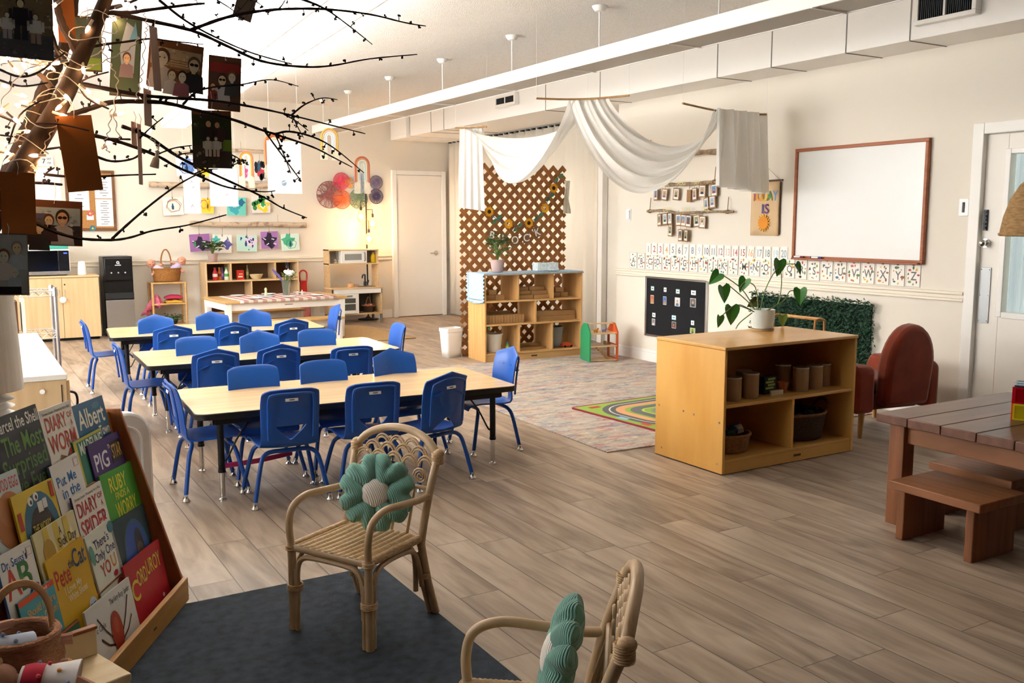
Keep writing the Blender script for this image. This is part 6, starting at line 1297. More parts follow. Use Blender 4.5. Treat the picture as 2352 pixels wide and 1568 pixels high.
# ================================================================== foreground
GRUG = M('charcoal_felt', '#3d4550', rough=1, col2='#2b3139', scale=(24, 24, 24), detail=8, lo=.3, hi=.7, bump=((140, 140, 140), .5, .004))
tag(MB().box(-1.25, 1.415, .75, 3.475, 0, .008).build('charcoal_rug', GRUG, bev=.003), 'dark charcoal felt rug under the rattan chairs in the foreground', 'rug')
# ---- sloped book display: local x runs along the front lip (0 = its far right end), -y is the front
RO = Vector((.64, 3.497, 0)); RTH = math.atan2(.866, .500); RM = Matrix.Translation(RO) @ Matrix.Rotation(RTH, 4, 'Z'); SL = .199
t = thing('book_display', 'sloping birch book display rack with tiers of picture books', 'book rack', RO, RTH)
LIP = M('lip_birch', '#c08f4c', rough=.4, col2='#ad7a38', scale=(1.6, 20, 20)); SIDE = M('side_birch', '#a8673a', rough=.45, col2='#93552c', scale=(20, 20, 2))
LN = 1.25
mb = MB().box(-LN, .012, -.012, .008, .009, .098); k = mb.build('front_lip', LIP, t, bev=.003)
for z in (.03, .075): MB().cyl((.004, -.0125, z), (.004, -.0132, z), .003, n=8).build('screw', DARKM, k)
MB().color('#4a331c').rect(-.014, .014, -.004, .004).build('maker_plate', PRINT, k, loc=(-.33, -.0128, .05), flat=True)
MB().prism([(.008, .009), (.008, .10), (.205, .745), (.275, .745), (.30, .009)], -.004, .012, 'x').build('side_panel', SIDE, t, bev=.003)
MB().prism([(.008, .009), (.008, .10), (.205, .745), (.275, .745), (.30, .009)], -LN-.012, -LN+.004, 'x').build('side_panel', SIDE, t, bev=.003)
MB().prism([(.1025, .009), (.2455, .735), (.2555, .735), (.1125, .009)], -LN, -.004, 'x').build('back_board', LIP, t)
MB().box(-LN, -.004, .009, .11, .009, .022).build('bottom_board', LIP, t)
dU = Vector((0, SL, 1)).normalized(); dN = Vector((0, -1, SL)).normalized(); R3 = RM.to_3x3(); wU, wN, wX = R3 @ dU, R3 @ dN, R3 @ Vector((1, 0, 0)); P00 = RM @ Vector((0, .10, 0))
for i, z in enumerate((.13, .245, .36, .475, .56)):
    q = Vector((0, .10, 0))+dU*z+dN*.004
    MB().box(-LN, -.005, q.y-.006-.05*(1-i/6), q.y+.006, q.z-.004, q.z+.002).build('ledge', SIDE, t)
def on_rack(px, py, o): 
    d = ray(px, py); p0 = P00+wN*o; return O0+d*((p0-O0).dot(wN)/d.dot(wN))
def fit(m, s, cx, cz, width, size, y=-.0012, rot=0.0):
    vs, fs = text2d(s); w = max(p[0] for p in vs)-min(p[0] for p in vs); k = width/(w*size) if width else 1; return m.text(s, cx, cz, size*1.3, y, rot, k/1.3)
BK = []
def book(nm, lab, row, tl, tr, asp, bg, draw, th=.006, spine=None, page=True, eo=0.0):
    o = (.014, .028, .042, .056, .070, .084)[row-1]+(-.0065 if 'ending in Town' in lab or 'white capital' in lab or 'night scene' in lab or 'yellow WORRY' in lab or 'leafy' in lab or 'golden yellow' in lab else 0); a, b = on_rack(*tl, o), on_rack(*tr, o); r = (b-a); w = r.length; r.normalize(); u = wN.cross(r).normalized(); h = w*asp; n = r.cross(u)*-1
    n = -(u.cross(r)); n = n if n.dot(wN) > 0 else -n
    c = (a+b)/2-u*(h/2)
    t = bpy.data.objects.new(nm, None); C.objects.link(t); t.empty_display_size = .05; t.matrix_world = Matrix(((r.x, -n.x, u.x, c.x), (r.y, -n.y, u.y, c.y), (r.z, -n.z, u.z, c.z), (0, 0, 0, 1)))
    tag(t, lab, 'book', 'picture books on the display rack')
    m = MB().color(bg).box(-w/2, w/2, 0, .0018, -h/2, h/2).box(-w/2, w/2, th-.0018, th, -h/2, h/2).color(spine or bg).box(-w/2-.001, -w/2+.0015, 0, th, -h/2, h/2)
    draw(m, w, h); m.build('cover', GLOSS, t, flat=True, smooth=False)
    MB().color('#e6dfcf').box(-w/2+.002, w/2-.003, .0019, th-.0019, -h/2+.003, h/2-.003).build('pages', PRINT, t)
def dr(*ops):
    # ops in fractions of the cover: ('t', text, x, z, width, size, colour[, rot]) ('e', x, z, rx, rz, colour) ('r', x0, x1, z0, z1, colour) ('l', points, width, colour) ('p', points, colour)
    def d(m, w, h):
        y = -.0004
        for q in ops:
            y -= .00012; m.color(q[-1] if q[0] != 't' else q[6])
            if q[0] == 't': fit(m, q[1], q[2]*w, q[3]*h, q[4]*w, q[5]*h, y, q[7] if len(q) > 7 else 0)
            elif q[0] == 'e': m.ell(q[1]*w, q[2]*h, q[3]*w, q[4]*h, y, 20)
            elif q[0] == 'r': m.rect(q[1]*w, q[2]*w, q[3]*h, q[4]*h, y)
            elif q[0] == 'l': m.line([(x*w, z*h) for x, z in q[1]], q[2]*w, y)
            elif q[0] == 'p': m.poly([(x*w, z*h) for x, z in q[1]], y)
    return d
GR, BLU, RDB = '#5f8f3f', '#2f6fb0', '#b83a2e'
book('picture_book', 'black picture book with green title lettering, topmost at the left', 1, (-38, 972), (81, 927), 1.25, '#22252a', dr(('t', 'Marcel the Shell', .05, .41, .86, .11, '#e8e6dc'), ('t', 'The Most', .08, .24, .78, .17, GR), ('t', 'Surprised', .04, .07, .86, .16, '#4f7a3c'), ("t", "I've Ever", .06, -.10, .74, .16, '#3f6432'), ('t', 'Been', .1, -.27, .5, .16, '#33522a')))
book('picture_book', 'cream picture book with red WORM title in the top tier', 1, (88, 945), (160, 918), 1.3, '#dcd8cc', dr(('t', 'Doreen Cronin - Pictures by Harry Bliss', 0, .44, .86, .035, '#5a5650'), ('t', 'DIARY', -.1, .30, .66, .19, RDB), ('t', 'OF', .36, .34, .16, .07, RDB), ('t', 'A', .38, .24, .07, .07, RDB), ('t', 'WORM', 0, .06, .86, .22, RDB), ('r', -.5, .5, -.5, -.16, '#9fae6a'), ('l', [(-.2, -.10), (0, -.16), (.15, -.08)], .08, '#8a5a34'), ('e', .16, -.08, .08, .04, '#c23a2e')))
book('picture_book', 'blue picture book ending in Town at the right end of the top tier', 1, (164, 934), (234, 907), 1.25, '#2f6488', dr(('e', -.1, -.1, .4, .36, '#2a587c'), ('t', 'Albert', 0, .30, .84, .24, '#e6e2d0'), ('t', 'comes to Town', .02, .10, .92, .13, '#e6e2d0'), ('e', .08, -.04, .08, .05, '#c26a30'), ('e', .2, .42, .12, .04, '#3f7a94')))
book('picture_book', 'pale picture book reading EGG at the left edge of the rack', 2, (-40, 1108), (37, 1075), 1.35, '#bcc6c6', dr(('t', 'THE GOOD EGG', -.05, .36, .98, .15, '#c2505a'), ('e', .0, -.08, .46, .34, '#a8683c'), ('e', .05, .06, .34, .22, '#b3764a')))
book('picture_book', 'white picture book with blue Zoo title in the second tier', 2, (112, 1074), (176, 1038), 1.45, '#e0ded8', dr(('t', 'Put Me', -.06, .28, .66, .13, BLU), ('t', 'in the', -.0, .13, .6, .13, BLU), ('t', 'Zoo', .08, -.01, .4, .14, BLU), ('r', .28, .46, .36, .46, '#c9a8a0'), ('r', .31, .43, .37, .45, '#e0ded8'), ('e', .1, -.28, .25, .12, '#d8cf9a'), ('e', .04, -.26, .04, .03, '#b83a2e'), ('e', .16, -.3, .04, .03, '#3f8a5a'), ('e', .1, -.22, .04, .03, '#2f2f33')), .006, '#3f62a0')
book('picture_book', 'green picture book with white capital title in the second tier', 2, (166, 1016), (230, 982), 1.7, '#2f7a66', dr(('r', -.5, -.40, -.5, .5, '#c9b73a'), ('t', 'MADELINE', .06, .40, .80, .13, '#dfe4d8'), ('e', 0, -.1, .3, .25, '#2a6a58'), ('e', .2, .1, .2, .1, '#37866f'), ('r', -.5, .5, .475, .5, '#b7b04a')))
book('picture_book', 'purple picture book with STAR on a black plate in the second tier', 2, (200, 1024), (271, 988), 1.05, '#3f2668', dr(('t', 'PIG', -.2, .22, .42, .24, '#e6e0e8'), ('t', 'THE', .12, .36, .14, .06, '#e6e0e8'), ('r', .12, .47, .12, .40, '#1b1716'), ('t', 'STAR', .295, .26, .30, .20, '#c9962e'), ('e', -.1, -.15, .25, .2, '#221a2a'), ('e', .22, -.16, .14, .14, '#d9d4d0')), .006)
book('picture_book', 'yellow and blue picture book with a big dark mouth shape in the third tier', 3, (24, 1143), (118, 1097), 1.12, '#d2b42e', dr(('e', .04, -.02, .42, .46, '#2f6580'), ('e', .04, -.05, .30, .33, '#241c1c'), ('r', .02, .14, .20, .32, '#dcd8d0'), ('r', .15, .25, .22, .33, '#dcd8d0'), ('e', -.12, .36, .06, .05, '#e6e4dc'), ('e', .02, .39, .06, .05, '#e6e4dc'), ('e', -.11, .35, .025, .025, '#1c1c1e'), ('e', .03, .38, .025, .025, '#1c1c1e'), ('t', 'THE WORRY', .02, .04, .44, .10, '#d9c25a'), ('t', 'MONSTERS', .04, -.10, .46, .10, '#d0cac0'), ('r', -.46, -.38, .1, .3, '#b8402e'), ('r', .38, .46, .3, .48, '#b8402e')))
book('picture_book', 'cream picture book with red SPIDER title in the third tier', 3, (163, 1143), (230, 1103), 1.25, '#dedad0', dr(('t', 'Doreen Cronin - Pictures by Harry Bliss', 0, .44, .86, .035, '#5a5650'), ('t', 'DIARY', -.1, .29, .66, .19, '#b02a33'), ('t', 'OF', .36, .34, .16, .07, '#b02a33'), ('t', 'A', .38, .24, .07, .07, '#b02a33'), ('t', 'SPIDER', 0, .04, .88, .24, '#b02a33'), ('r', -.5, .5, -.5, -.2, '#b9924e')), .006, '#4a3a78')
book('picture_book', 'bright green picture book with yellow WORRY lettering in the third tier', 3, (228, 1094), (303, 1056), 1.15, '#4a9a34', dr(('t', 'RUBY', -.06, .34, .5, .18, '#d9d23c'), ('t', 'FINDS A', .0, .20, .42, .09, '#d9d23c'), ('t', 'WORRY', .04, .03, .62, .20, '#d9d23c'), ('e', .05, -.34, .2, .14, '#3a3434'), ('e', .0, -.22, .08, .08, '#3f3838'), ('e', .35, -.05, .06, .05, '#7fb04a')))
book('picture_book', 'white picture book with a red A and green B in the fourth tier', 4, (-10, 1283), (69, 1238), 1.35, '#dddbd4', dr(('t', "Dr. Seuss's", -.06, .36, .72, .11, '#2a5aa0'), ('t', 'A', -.24, .12, .40, .36, '#c63a2c'), ('t', 'B', .12, .14, .34, .36, '#3a7f44'), ('t', 'C', .28, -.18, .34, .36, '#2f4f90'), ('r', .3, .46, .34, .44, '#c9a8a0'), ('r', .32, .44, .35, .43, '#dddbd4')), .006, '#3f6ab0')
book('picture_book', 'cream and yellow striped picture book reading A Sick Day in the fourth tier', 4, (74, 1230), (168, 1170), 1.1, '#d9cfa0', dr(('r', -.3, -.18, -.5, .5, '#d3b94e'), ('r', -.06, .06, -.5, .5, '#d3b94e'), ('r', .18, .30, -.5, .5, '#d3b94e'), ('e', -.24, .22, .13, .16, '#b08a34'), ('t', 'A', .08, .38, .06, .10, '#3a362e'), ('t', 'Sick Day', .20, .26, .44, .11, '#3a362e'), ('t', 'for', .08, .13, .12, .10, '#3a362e'), ('t', 'Amos', .18, .0, .30, .11, '#3a362e'), ('e', -.05, -.08, .16, .2, '#d6b49a'), ('e', .40, .12, .05, .08, '#b8483a')), .006)
book('picture_book', 'white leafy picture book reading YOU in red and orange in the fourth tier', 4, (194, 1236), (251, 1188), 1.75, '#dde0d2', dr(("t", "There's", .0, .36, .56, .10, '#3f3a6a'), ('t', 'Only One', .02, .24, .76, .10, '#3f3a6a'), ('t', 'YO', -.08, .09, .36, .14, '#b83428'), ('t', 'U', .24, .10, .18, .14, '#d98a34'), ('e', .2, -.02, .08, .03, '#c23a4a'), ('e', -.3, -.2, .12, .09, '#d09a6a'), ('e', .26, -.15, .13, .06, '#a83426'), ('r', -.5, .5, -.5, -.26, '#5f8a5c'), ('e', .12, -.33, .16, .08, '#4a2f22'), ('e', -.42, .3, .08, .1, '#5f9a86'), ('e', .42, .42, .1, .06, '#3f7a8a')))
book('picture_book', 'dark blue green picture book with a blue oval night scene in the fourth tier', 4, (252, 1203), (329, 1156), 1.1, '#26404a', dr(('e', .06, -.02, .36, .44, '#2f5f78'), ('e', .06, -.02, .33, .41, '#3456a0'), ('e', .14, .1, .12, .2, '#2a2a33'), ('e', .14, .02, .1, .12, '#5a544c'), ('e', -.1, -.25, .1, .1, '#4a3a2a'), ('e', .0, -.36, .04, .04, '#e0d8d0'), ('e', .3, -.22, .04, .04, '#e0d8d0'), ('e', .0, -.36, .015, .02, '#1c1c1c'), ('e', .3, -.22, .015, .02, '#1c1c1c')))
book('picture_book', 'teal picture book with an orange red band along its top in the fifth tier', 5, (40, 1386), (120, 1328), 1.25, '#4a9aa8', dr(('r', -.5, .5, .43, .5, '#d8502e'), ('t', 'Should I Share', .06, .30, .78, .10, '#d9a85a'), ('t', 'My Ice Cream?', .08, .17, .78, .10, '#d9a85a'), ('e', .12, -.22, .26, .2, '#8f9296'), ('e', .10, -.36, .3, .18, '#8f9296'), ('t', '- a book -', .2, .465, .3, .05, '#f0d8c0')), .006, '#2f5f6a')
book('picture_book', 'golden yellow picture book with red and navy title in the fifth tier', 5, (103, 1292), (188, 1230), 1.3, '#d3a51e', dr(('t', 'Pete', -.2, .26, .38, .20, '#b02e22'), ('t', 'the', .05, .33, .13, .09, '#2a3a5a'), ('t', 'Cat', .28, .34, .34, .20, '#24406a'), ('t', 'I Love My', -.02, .12, .44, .08, '#e8dcae'), ('t', 'White Shoes', .06, .03, .5, .08, '#e8dcae'), ('e', .34, -.20, .11, .09, '#cfd8e6'), ('t', 'FREE', .34, -.20, .16, .05, '#4a4a9a'), ('r', -.4, .2, -.42, -.38, '#c2941a')), .006)
book('picture_book', 'red picture book with curved yellow title at the right of the fifth tier', 5, (282, 1302), (363, 1236), 1.22, '#b3232e', dr(('t', 'C', -.34, .22, .18, .20, '#d9c24a'), ('t', 'ORD', -.12, .30, .26, .15, '#d9c24a'), ('t', 'UROY', .22, .33, .40, .15, '#d9c24a'), ('l', [(-.4, -.36), (-.1, -.2), (.1, -.28), (.4, -.02)], .012, '#7a1620'), ('e', .05, -.25, .14, .14, '#a01f28'), ('e', .3, .0, .03, .02, '#e8c9c4')), .006)
book('picture_book', 'dark green picture book with yellow capital lettering in the bottom tier', 6, (116, 1474), (180, 1420), 1.5, '#1f5a3a', dr(('r', -.5, .5, .475, .5, '#d04a2e'), ('t', 'NIGHT', .0, .30, .66, .14, '#b9b43a'), ('l', [(-.1, .18), (.1, .24), (.4, .30)], .012, '#9fae3a'), ('e', .2, .0, .2, .16, '#27607a'), ('l', [(-.3, -.1), (0, .02), (.4, .12)], .012, '#9fae3a'), ('e', .1, -.24, .3, .12, '#9aa098'), ('e', .12, -.22, .12, .08, '#22201f')))
book('picture_book', 'white picture book with a large red and green spider, rightmost of the bottom tier', 6, (193, 1407), (295, 1324), 1.02, '#dad8d2', dr(('t', 'The Very Busy Spider', .22, .41, .46, .06, '#6a6660'), ('t', 'E Carle', -.30, .26, .26, .06, '#6a6660'), ('l', [(-.5, .0), (.5, .1)], .004, '#c4c2bc'), ('l', [(.1, .5), (.2, -.5)], .004, '#c4c2bc'), ('e', .02, .12, .12, .22, '#a5341f'), ('e', .06, -.18, .09, .13, '#1f6a5f')) if False else dr(('t', 'The Very Busy Spider', .22, .41, .46, .06, '#6a6660'), ('t', 'Eric Carle', -.30, .26, .26, .06, '#6a6660'), ('l', [(-.5, .0), (.5, .1)], .004, '#c4c2bc'), ('l', [(.1, .5), (.2, -.5)], .004, '#c4c2bc'), *[('l', [(.03, -.02), (sx*.22+.03, z1), (sx*.34+.03, z2)], .022, '#4a2a22') for sx in (-1, 1) for z1, z2 in ((.20, .36), (.06, .16), (-.12, -.24), (-.20, -.42))], ('e', .02, .12, .12, .20, '#a5341f'), ('e', .05, -.16, .09, .12, '#1f6a5f'), ('e', .02, .18, .05, .08, '#b8482a')), .006, '#b8a8a4')
# white rounded plastic stand behind the rack
q = YP(288, 1000, 3.95); t = thing('plastic_stand', 'white plastic stand end with a rounded top behind the book rack', 'stand', (q.x-.01, 3.97, 0), .25)
out = [(-.40, 0), (.11, 0), (.11, .55)]+[(.01+.10*math.cos(a_), .56+.10*math.sin(a_)) for a_ in [PI/2*k/8 for k in range(9)]]+[(-.36, .665), (-.40, .62)]
MB().prism(out, -.03, .03, 'y').build('end_panel', PLASTICW, t, bev=.012)
inn = [(-.34, .06), (.065, .06), (.065, .53)]+[(-.005+.07*math.cos(a_), .535+.07*math.sin(a_)) for a_ in [PI/2*k/6 for k in range(7)]]+[(-.34, .605)]
MB().tube([(x, -.031, z) for x, z in inn], .006, 6, closed=True).build('groove_moulding', PLASTICW, t); MB().box(-.38, .09, .03, .22, .0, .05).build('foot', PLASTICW, t, bev=.01)
# ---- rattan armchairs with flower cushions
RAT = M('rattan_cane', '#cfb08a', rough=.38, col2='#b6956c', scale=(9, 9, 9), detail=5, lo=.35, hi=.7); RATW = M('rattan_wrap', '#d4b48a', rough=.6, col2='#b8915f', scale=(70, 70, 200), bump=((10, 10, 260), .8, .004)); RATS = M('rattan_seat', '#dcc198', rough=.6, col2='#c49f6c', scale=(18, 220, 60), bump=((30, 120, 40), .35, .003))
def rattan_chair(lab, x, y, rz):
    t = thing('rattan_armchair', lab, 'armchair', (x, y, .0085), rz, 'rattan armchairs')
    def part(nm, f, m=RAT): mb = MB(); f(mb); return mb.build(nm, m, t)
    wr = lambda mb, p, r, n=4: [mb.tube([Vector(p)+Vector((r*math.cos(2*PI*k/12), r*math.sin(2*PI*k/12), (j-n/2)*.0055)) for k in range(12)], .0035, 5, closed=True) for j in range(n)]
    for s in (-1, 1):
        l = part('leg', lambda mb: mb.cyl((s*.17, .142, 0), (s*.17, .142, .31), .0145, n=12).cyl((s*.150, .143, 0), (s*.151, .142, .22), .0095, n=10).cyl((s*.170, .122, 0), (s*.17, .122, .22), .0095, n=10))
        mb = MB(); wr(mb, (s*.1635, .1355, .155), .0255, 4); mb.build('binding', RATW, l); mb = MB(); wr(mb, (s*.17, .142, .298), .018, 3); mb.build('binding', RATW, l)
        l = part('leg', lambda mb: mb.tube(spline([(s*.178, -.225, 0), (s*.176, -.175, .15), (s*.172, -.145, .29)], 5), .0145, 12).tube(spline([(s*.158, -.215, 0), (s*.156, -.165, .15), (s*.154, -.140, .25)], 5), .0095, 10))
        mb = MB(); wr(mb, (s*.166, -.167, .16), .0225, 4); mb.build('binding', RATW, l)
        part('back_post', lambda mb: mb.tube(spline([(s*.172, -.145, .27), (s*.176, -.170, .38), (s*.182, -.205, .50), (s*.187, -.238, .585)], 6), .0145, 12))
        part('armrest', lambda mb: mb.tube(spline([(s*.17, .142, .30), (s*.174, .146, .37), (s*.176, .126, .43), (s*.177, .06, .458), (s*.178, -.04, .452), (s*.178, -.13, .444), (s*.178, -.186, .446)], 7), .0125, 12))
        part('side_brace', lambda mb: mb.tube(spline([(s*.170, .119, .10), (s*.170, .116, .21), (s*.168, .095, .258), (s*.165, .04, .272), (s*.165, -.06, .272), (s*.165, -.11, .258), (s*.166, -.138, .21), (s*.168, -.155, .12)], 5), .0095, 8))
        mb = MB(); wr(mb, (s*.186, -.236, .575), .020, 7); mb.ball((s*.188, -.241, .590), (.021, .021, .016), 14, 8); mb.build('corner_binding', RATW, t); MB().tube([(s*.178, -.186, .446), (s*.186, -.19, .446)], .018, 10).build('arm_binding', RATW, t)
    for y in (.142, -.146): part('front_brace' if y > 0 else 'rear_brace', lambda mb: mb.tube(spline([(-.147, y, .10), (-.145, y, .21), (-.125, y, .258), (-.07, y, .272), (.07, y, .272), (.125, y, .258), (.145, y, .21), (.147, y, .10)], 5), .0095, 8))
    part('seat_rail', lambda mb: mb.tube([(-.17, .142, .295), (.17, .142, .295), (.172, -.146, .295), (-.172, -.146, .295)], .0125, 10, closed=True))
    def seat(u, v): xx = -.166+.332*v; k = v*12; return (xx, -.15+.296*u, .303+.0085*abs(math.sin(PI*k))**.8*(1 if .06 < v < .94 else .2)-.006*math.sin(PI*u)*math.sin(PI*v))
    MB().grid(seat, 24, 72).build('woven_seat', RATS, t, solid=.008)
    for s in (-1, 1): MB().tube([(s*.168, -.145+.29*k/44, .299) for k in range(45)], [.0155 if k % 2 else .0135 for k in range(45)], 10).build('seat_wrapping', RATW, t)
    lean = lambda z: -.146-(z-.30)*.32
    part('top_rail', lambda mb: mb.tube(spline([(-.187, lean(.575)-.004, .58), (-.14, lean(.62), .625), (-.07, lean(.65), .652), (0, lean(.658), .660), (.07, lean(.65), .652), (.14, lean(.62), .625), (.187, lean(.575)-.004, .58)], 6), .0145, 12))
    def scallops(mb):
        for zc, n, r_, ofs in ((.548, 5, .036, 0), (.578, 4, .036, 0), (.606, 3, .034, 0)):
            for k in range(n):
                xc = (k-(n-1)/2)*r_*2*.98
                for rr in (r_, r_-.009): mb.tube([(xc+rr*math.cos(PI*j/10), lean(zc)+(.004 if rr < r_ else .0), zc+rr*1.1*math.sin(PI*j/10)-.012) for j in range(11)], .0042, 6)
    part('scallop_weave', scallops)
    def spirals(mb):
        for k in range(4):
            xc = (k-1.5)*.084; mb.tube([(xc+(.030-.0010*j)*math.cos(j*.62), lean(.505)+.001, .505+(.030-.0010*j)*math.sin(j*.62)) for j in range(27)], .0042, 6)
        mb.tube([(-.178, lean(.468), .468), (.178, lean(.468), .468)], .008, 8)
    part('spiral_weave', spirals)
    for s in (-.11, -.04, .04, .11): part('back_spindle', lambda mb: mb.tube([(s, lean(.30), .30), (s, lean(.468), .468)], .006, 8))
    return t
def cushion(lab, loc, rot, seed):
    t = thing('flower_cushion', lab, 'cushion', loc, 0, 'flower cushions', rot=rot); R_ = random.Random(seed)
    GRC = MATS.get('sage_corduroy') or M('sage_corduroy', '#7fb3a2', rough=.95, sheen=.35, col2='#72a897', scale=(9, 9, 9), bump=((1, 1, 1), .55, .006), wave=62); CRC = MATS.get('cream_corduroy') or M('cream_corduroy', '#efe6da', rough=.95, bump=((1, 1, 1), .5, .005), wave=62)
    for p in range(6):
        a0 = p*PI/3+.15; mb = MB().at((0, 0, 0), (0, a0+R_.uniform(-.05, .05), 0))
        def fn(sg):
            def f(u, v):
                vv = 2*v-1; L = .141-.024*math.exp(-(vv/.22)**2)-.022*abs(vv)**3; hw = .012+.055*math.sin(PI/2*min(1, u*1.1))**1.05
                r_ = .022+u*(L-.022); th = .042*math.sqrt(max(0, 1-vv*vv))*max(0.0, math.sin(PI*(.10+.90*u)))**.5*(1-.24*math.exp(-(vv/.20)**2)*u*u)
                return (vv*hw*(1-.0*u), sg*th*(1 if sg < 0 else .75), r_)
            return f
        mb.grid(fn(-1), 14, 18); mb.grid(fn(1), 14, 18); mb.build('petal', GRC, t, sub=1)
    MB().ball((0, -.026, 0), (.050, .022, .050), 26, 14).build('flower_centre', CRC, t); return t
rattan_chair('rattan armchair with a flower cushion standing on the edge of the charcoal rug', 1.127, 2.978, math.radians(118.9))
c1 = Matrix.Translation((1.127, 2.978, 0)) @ Matrix.Rotation(math.radians(118.9), 4, 'Z') @ Vector((-.028, -.085, .47))
cushion('green corduroy flower cushion with cream centre, propped facing the camera', c1, (-.22, .35, math.radians(118.9+180+22)), 1)
rattan_chair('rattan armchair cut off by the bottom edge, its back turned to the right', 1.0, 1.67, math.radians(52))
c2 = Matrix.Translation((1.0, 1.67, 0)) @ Matrix.Rotation(math.radians(52), 4, 'Z') @ Vector((.01, -.10, .47))
cushion('green corduroy flower cushion seen edge on in the chair at the bottom edge', c2, (-.25, .2, math.radians(52+180)), 2)
# ---- crochet basket with dolls on a little wooden crate, bottom left
KX, KY_ = .0875, 2.33
CRW = M('crate_ply', '#f4e0b6', rough=.5, col2='#e8cb98', scale=(3, 20, 3)); KN = M('knit_cotton', '#b98564', rough=1, col2='#a06f50', scale=(60, 60, 200), bump=((120, 120, 320), .9, .006)); KNL = M('knit_handle', '#c99a70', rough=1, bump=((200, 200, 200), .5, .004)); SKD = M('doll_cloth_skin', '#c9967c', rough=.9, bump=((150, 150, 150), .3, .002))
t = thing('toy_crate', 'small pale plywood crate with a raised end board under the knitted basket', 'crate', (KX, KY_, .0085), math.radians(20))
MB().box(-.22, .15, -.155, .06, .34, .36).build('seat_board', CRW, t, bev=.003)
for y in (-.14, .05): MB().box(-.22, .15, y-.008, y+.008, 0, .34).build('side_board', CRW, t, bev=.003)
MB().box(.062, .148, .0, .014, .36, .425).build('end_board', CRW, t, bev=.003)
MB().box(.060, .150, -.003, .017, .425, .434).build('top_strip', SIDE, t, bev=.003)
BZ = .3690; bx, by = .061, 2.31
t = thing('knitted_basket', 'pinkish brown knitted basket with a tall loop handle holding dolls', 'basket', (bx, by, BZ)); t.scale = (.86, .86, .86)
MB().lathe([(0, 0), (.075, 0), (.095, .02), (.105, .07), (.094, .135), (.086, .138), (.084, .13), (.094, .07), (.085, .02), (0, .01)], 40).build('basket_body', KN, t)
MB().tube([(.090*math.cos(2*PI*k/36), .090*math.sin(2*PI*k/36), .137) for k in range(36)], .010, 8, closed=True).build('rolled_rim', KN, t)
hd = Vector((.75, -.66, 0)) if False else Vector((.92, .38, 0))
MB().tube([hd*(.084*math.cos(a_)) + Vector((0, 0, .130+.145*math.sin(a_)**.8 if 0 < a_ < PI else .130)) for a_ in [PI*k/20 for k in range(21)]], .011, 8, flat=.55).build('handle', KNL, t)
def rag_doll(lab, loc, rot, dress, legs, hair, trim=None):
    d = thing('rag_doll', lab, 'doll', loc, 0, rot=rot); d.scale = (.86, .86, .86)
    MB().ball((0, 0, .13), (.038, .034, .040), 18, 12).cyl((0, 0, .085), (0, 0, .10), .014, n=10).tube(spline([(-.02, 0, .075), (-.055, -.01, .05), (-.075, -.025, .005)], 4), [.013, .013, .012, .012, .012, .012, .012, .011, .010], 8).tube(spline([(.02, 0, .075), (.055, -.01, .05), (.075, -.025, .005)], 4), [.013, .013, .012, .012, .012, .012, .012, .011, .010], 8).tube(spline([(-.02, 0, -.02), (-.026, -.03, -.08), (-.03, -.06, -.14)], 4), [.017, .017, .017, .017, .016, .016, .015, .015, .017], 8).tube(spline([(.02, 0, -.02), (.03, -.03, -.08), (.04, -.06, -.14)], 4), [.017, .017, .017, .017, .016, .016, .015, .015, .017], 8).lathe([(.0, -.03), (.03, -.025), (.034, .03), (.026, .08), (0, .09)], 16).build('body', SKD, d)
    m = MB().color(hair)
    for k in range(16): a_ = k*2.4; m.ball((.030*math.cos(a_)*(1-k/24), .012+.024*math.sin(a_)*(1-k/30), .145+.020*k/16), (.016, .014, .014), 8, 6)
    m.build('hair', CLOTHC, d)
    m = MB().color(dress).lathe([(.033, .085), (.040, .06), (.042, .02), (.062, -.05), (.058, -.052), (.036, .02), (.03, .08)], 22)
    if trim: m.color(trim).lathe([(.037, .078), (.043, .06), (.0435, .03), (.0405, .03)], 22)
    dm = m; m = MB().color('#3a2622'); [m.ball((s*.013, -.033, .137), (.004, .003, .004), 8, 5) for s in (-1, 1)]; m.color('#b0605a').ball((0, -.034, .118), (.008, .003, .003), 8, 5); m.build('face', CLOTHC, d)
    m = dm
    for k in range(18): a_ = k*2.4; z = .055-.10*(k/18); r_ = .044+.012*(k/18); m.color(('#d94a5a', '#8fb0d0', '#e6a24a')[k % 3] if trim else '#8aa0c0').ball((r_*math.cos(a_), r_*math.sin(a_), z), (.006, .006, .006), 6, 4)
    m.build('dress', CLOTHC, d)
rag_doll('rag doll with bare limbs and striped blue shirt sitting inside the knitted basket', (bx-.03, by-.015, BZ+.085), (-.9, -.9, 1.2), '#b9c4d6', None, '#3a2a22')
rag_doll('rag doll in a floral dress with red dotted bodice lying before the basket', (KX+.02, KY_-.235, .215), (-1.45, .0, 1.35), '#efe6e0', None, '#c9a070', '#c8283e') if False else rag_doll('rag doll in a floral dress with red dotted bodice lying before the basket', YP(128, 1566, 2.18), (1.35, .2, 1.25+PI), '#efe6e0', None, '#c9a070', '#c8283e')
t = thing('spotted_board', 'tall yellow board with dark spots at the lower left edge', 'toy', ZP(-12, 1500, .30)-Vector((0, 0, .30)), .4)
MB().box(-.10, .012, -.008, .008, .009, .345).build('board', M('spotted_yellow', '#c9b03a', rough=.6, col2='#3a3a34', scale=(40, 40, 22), lo=.60, hi=.66), t, bev=.003)
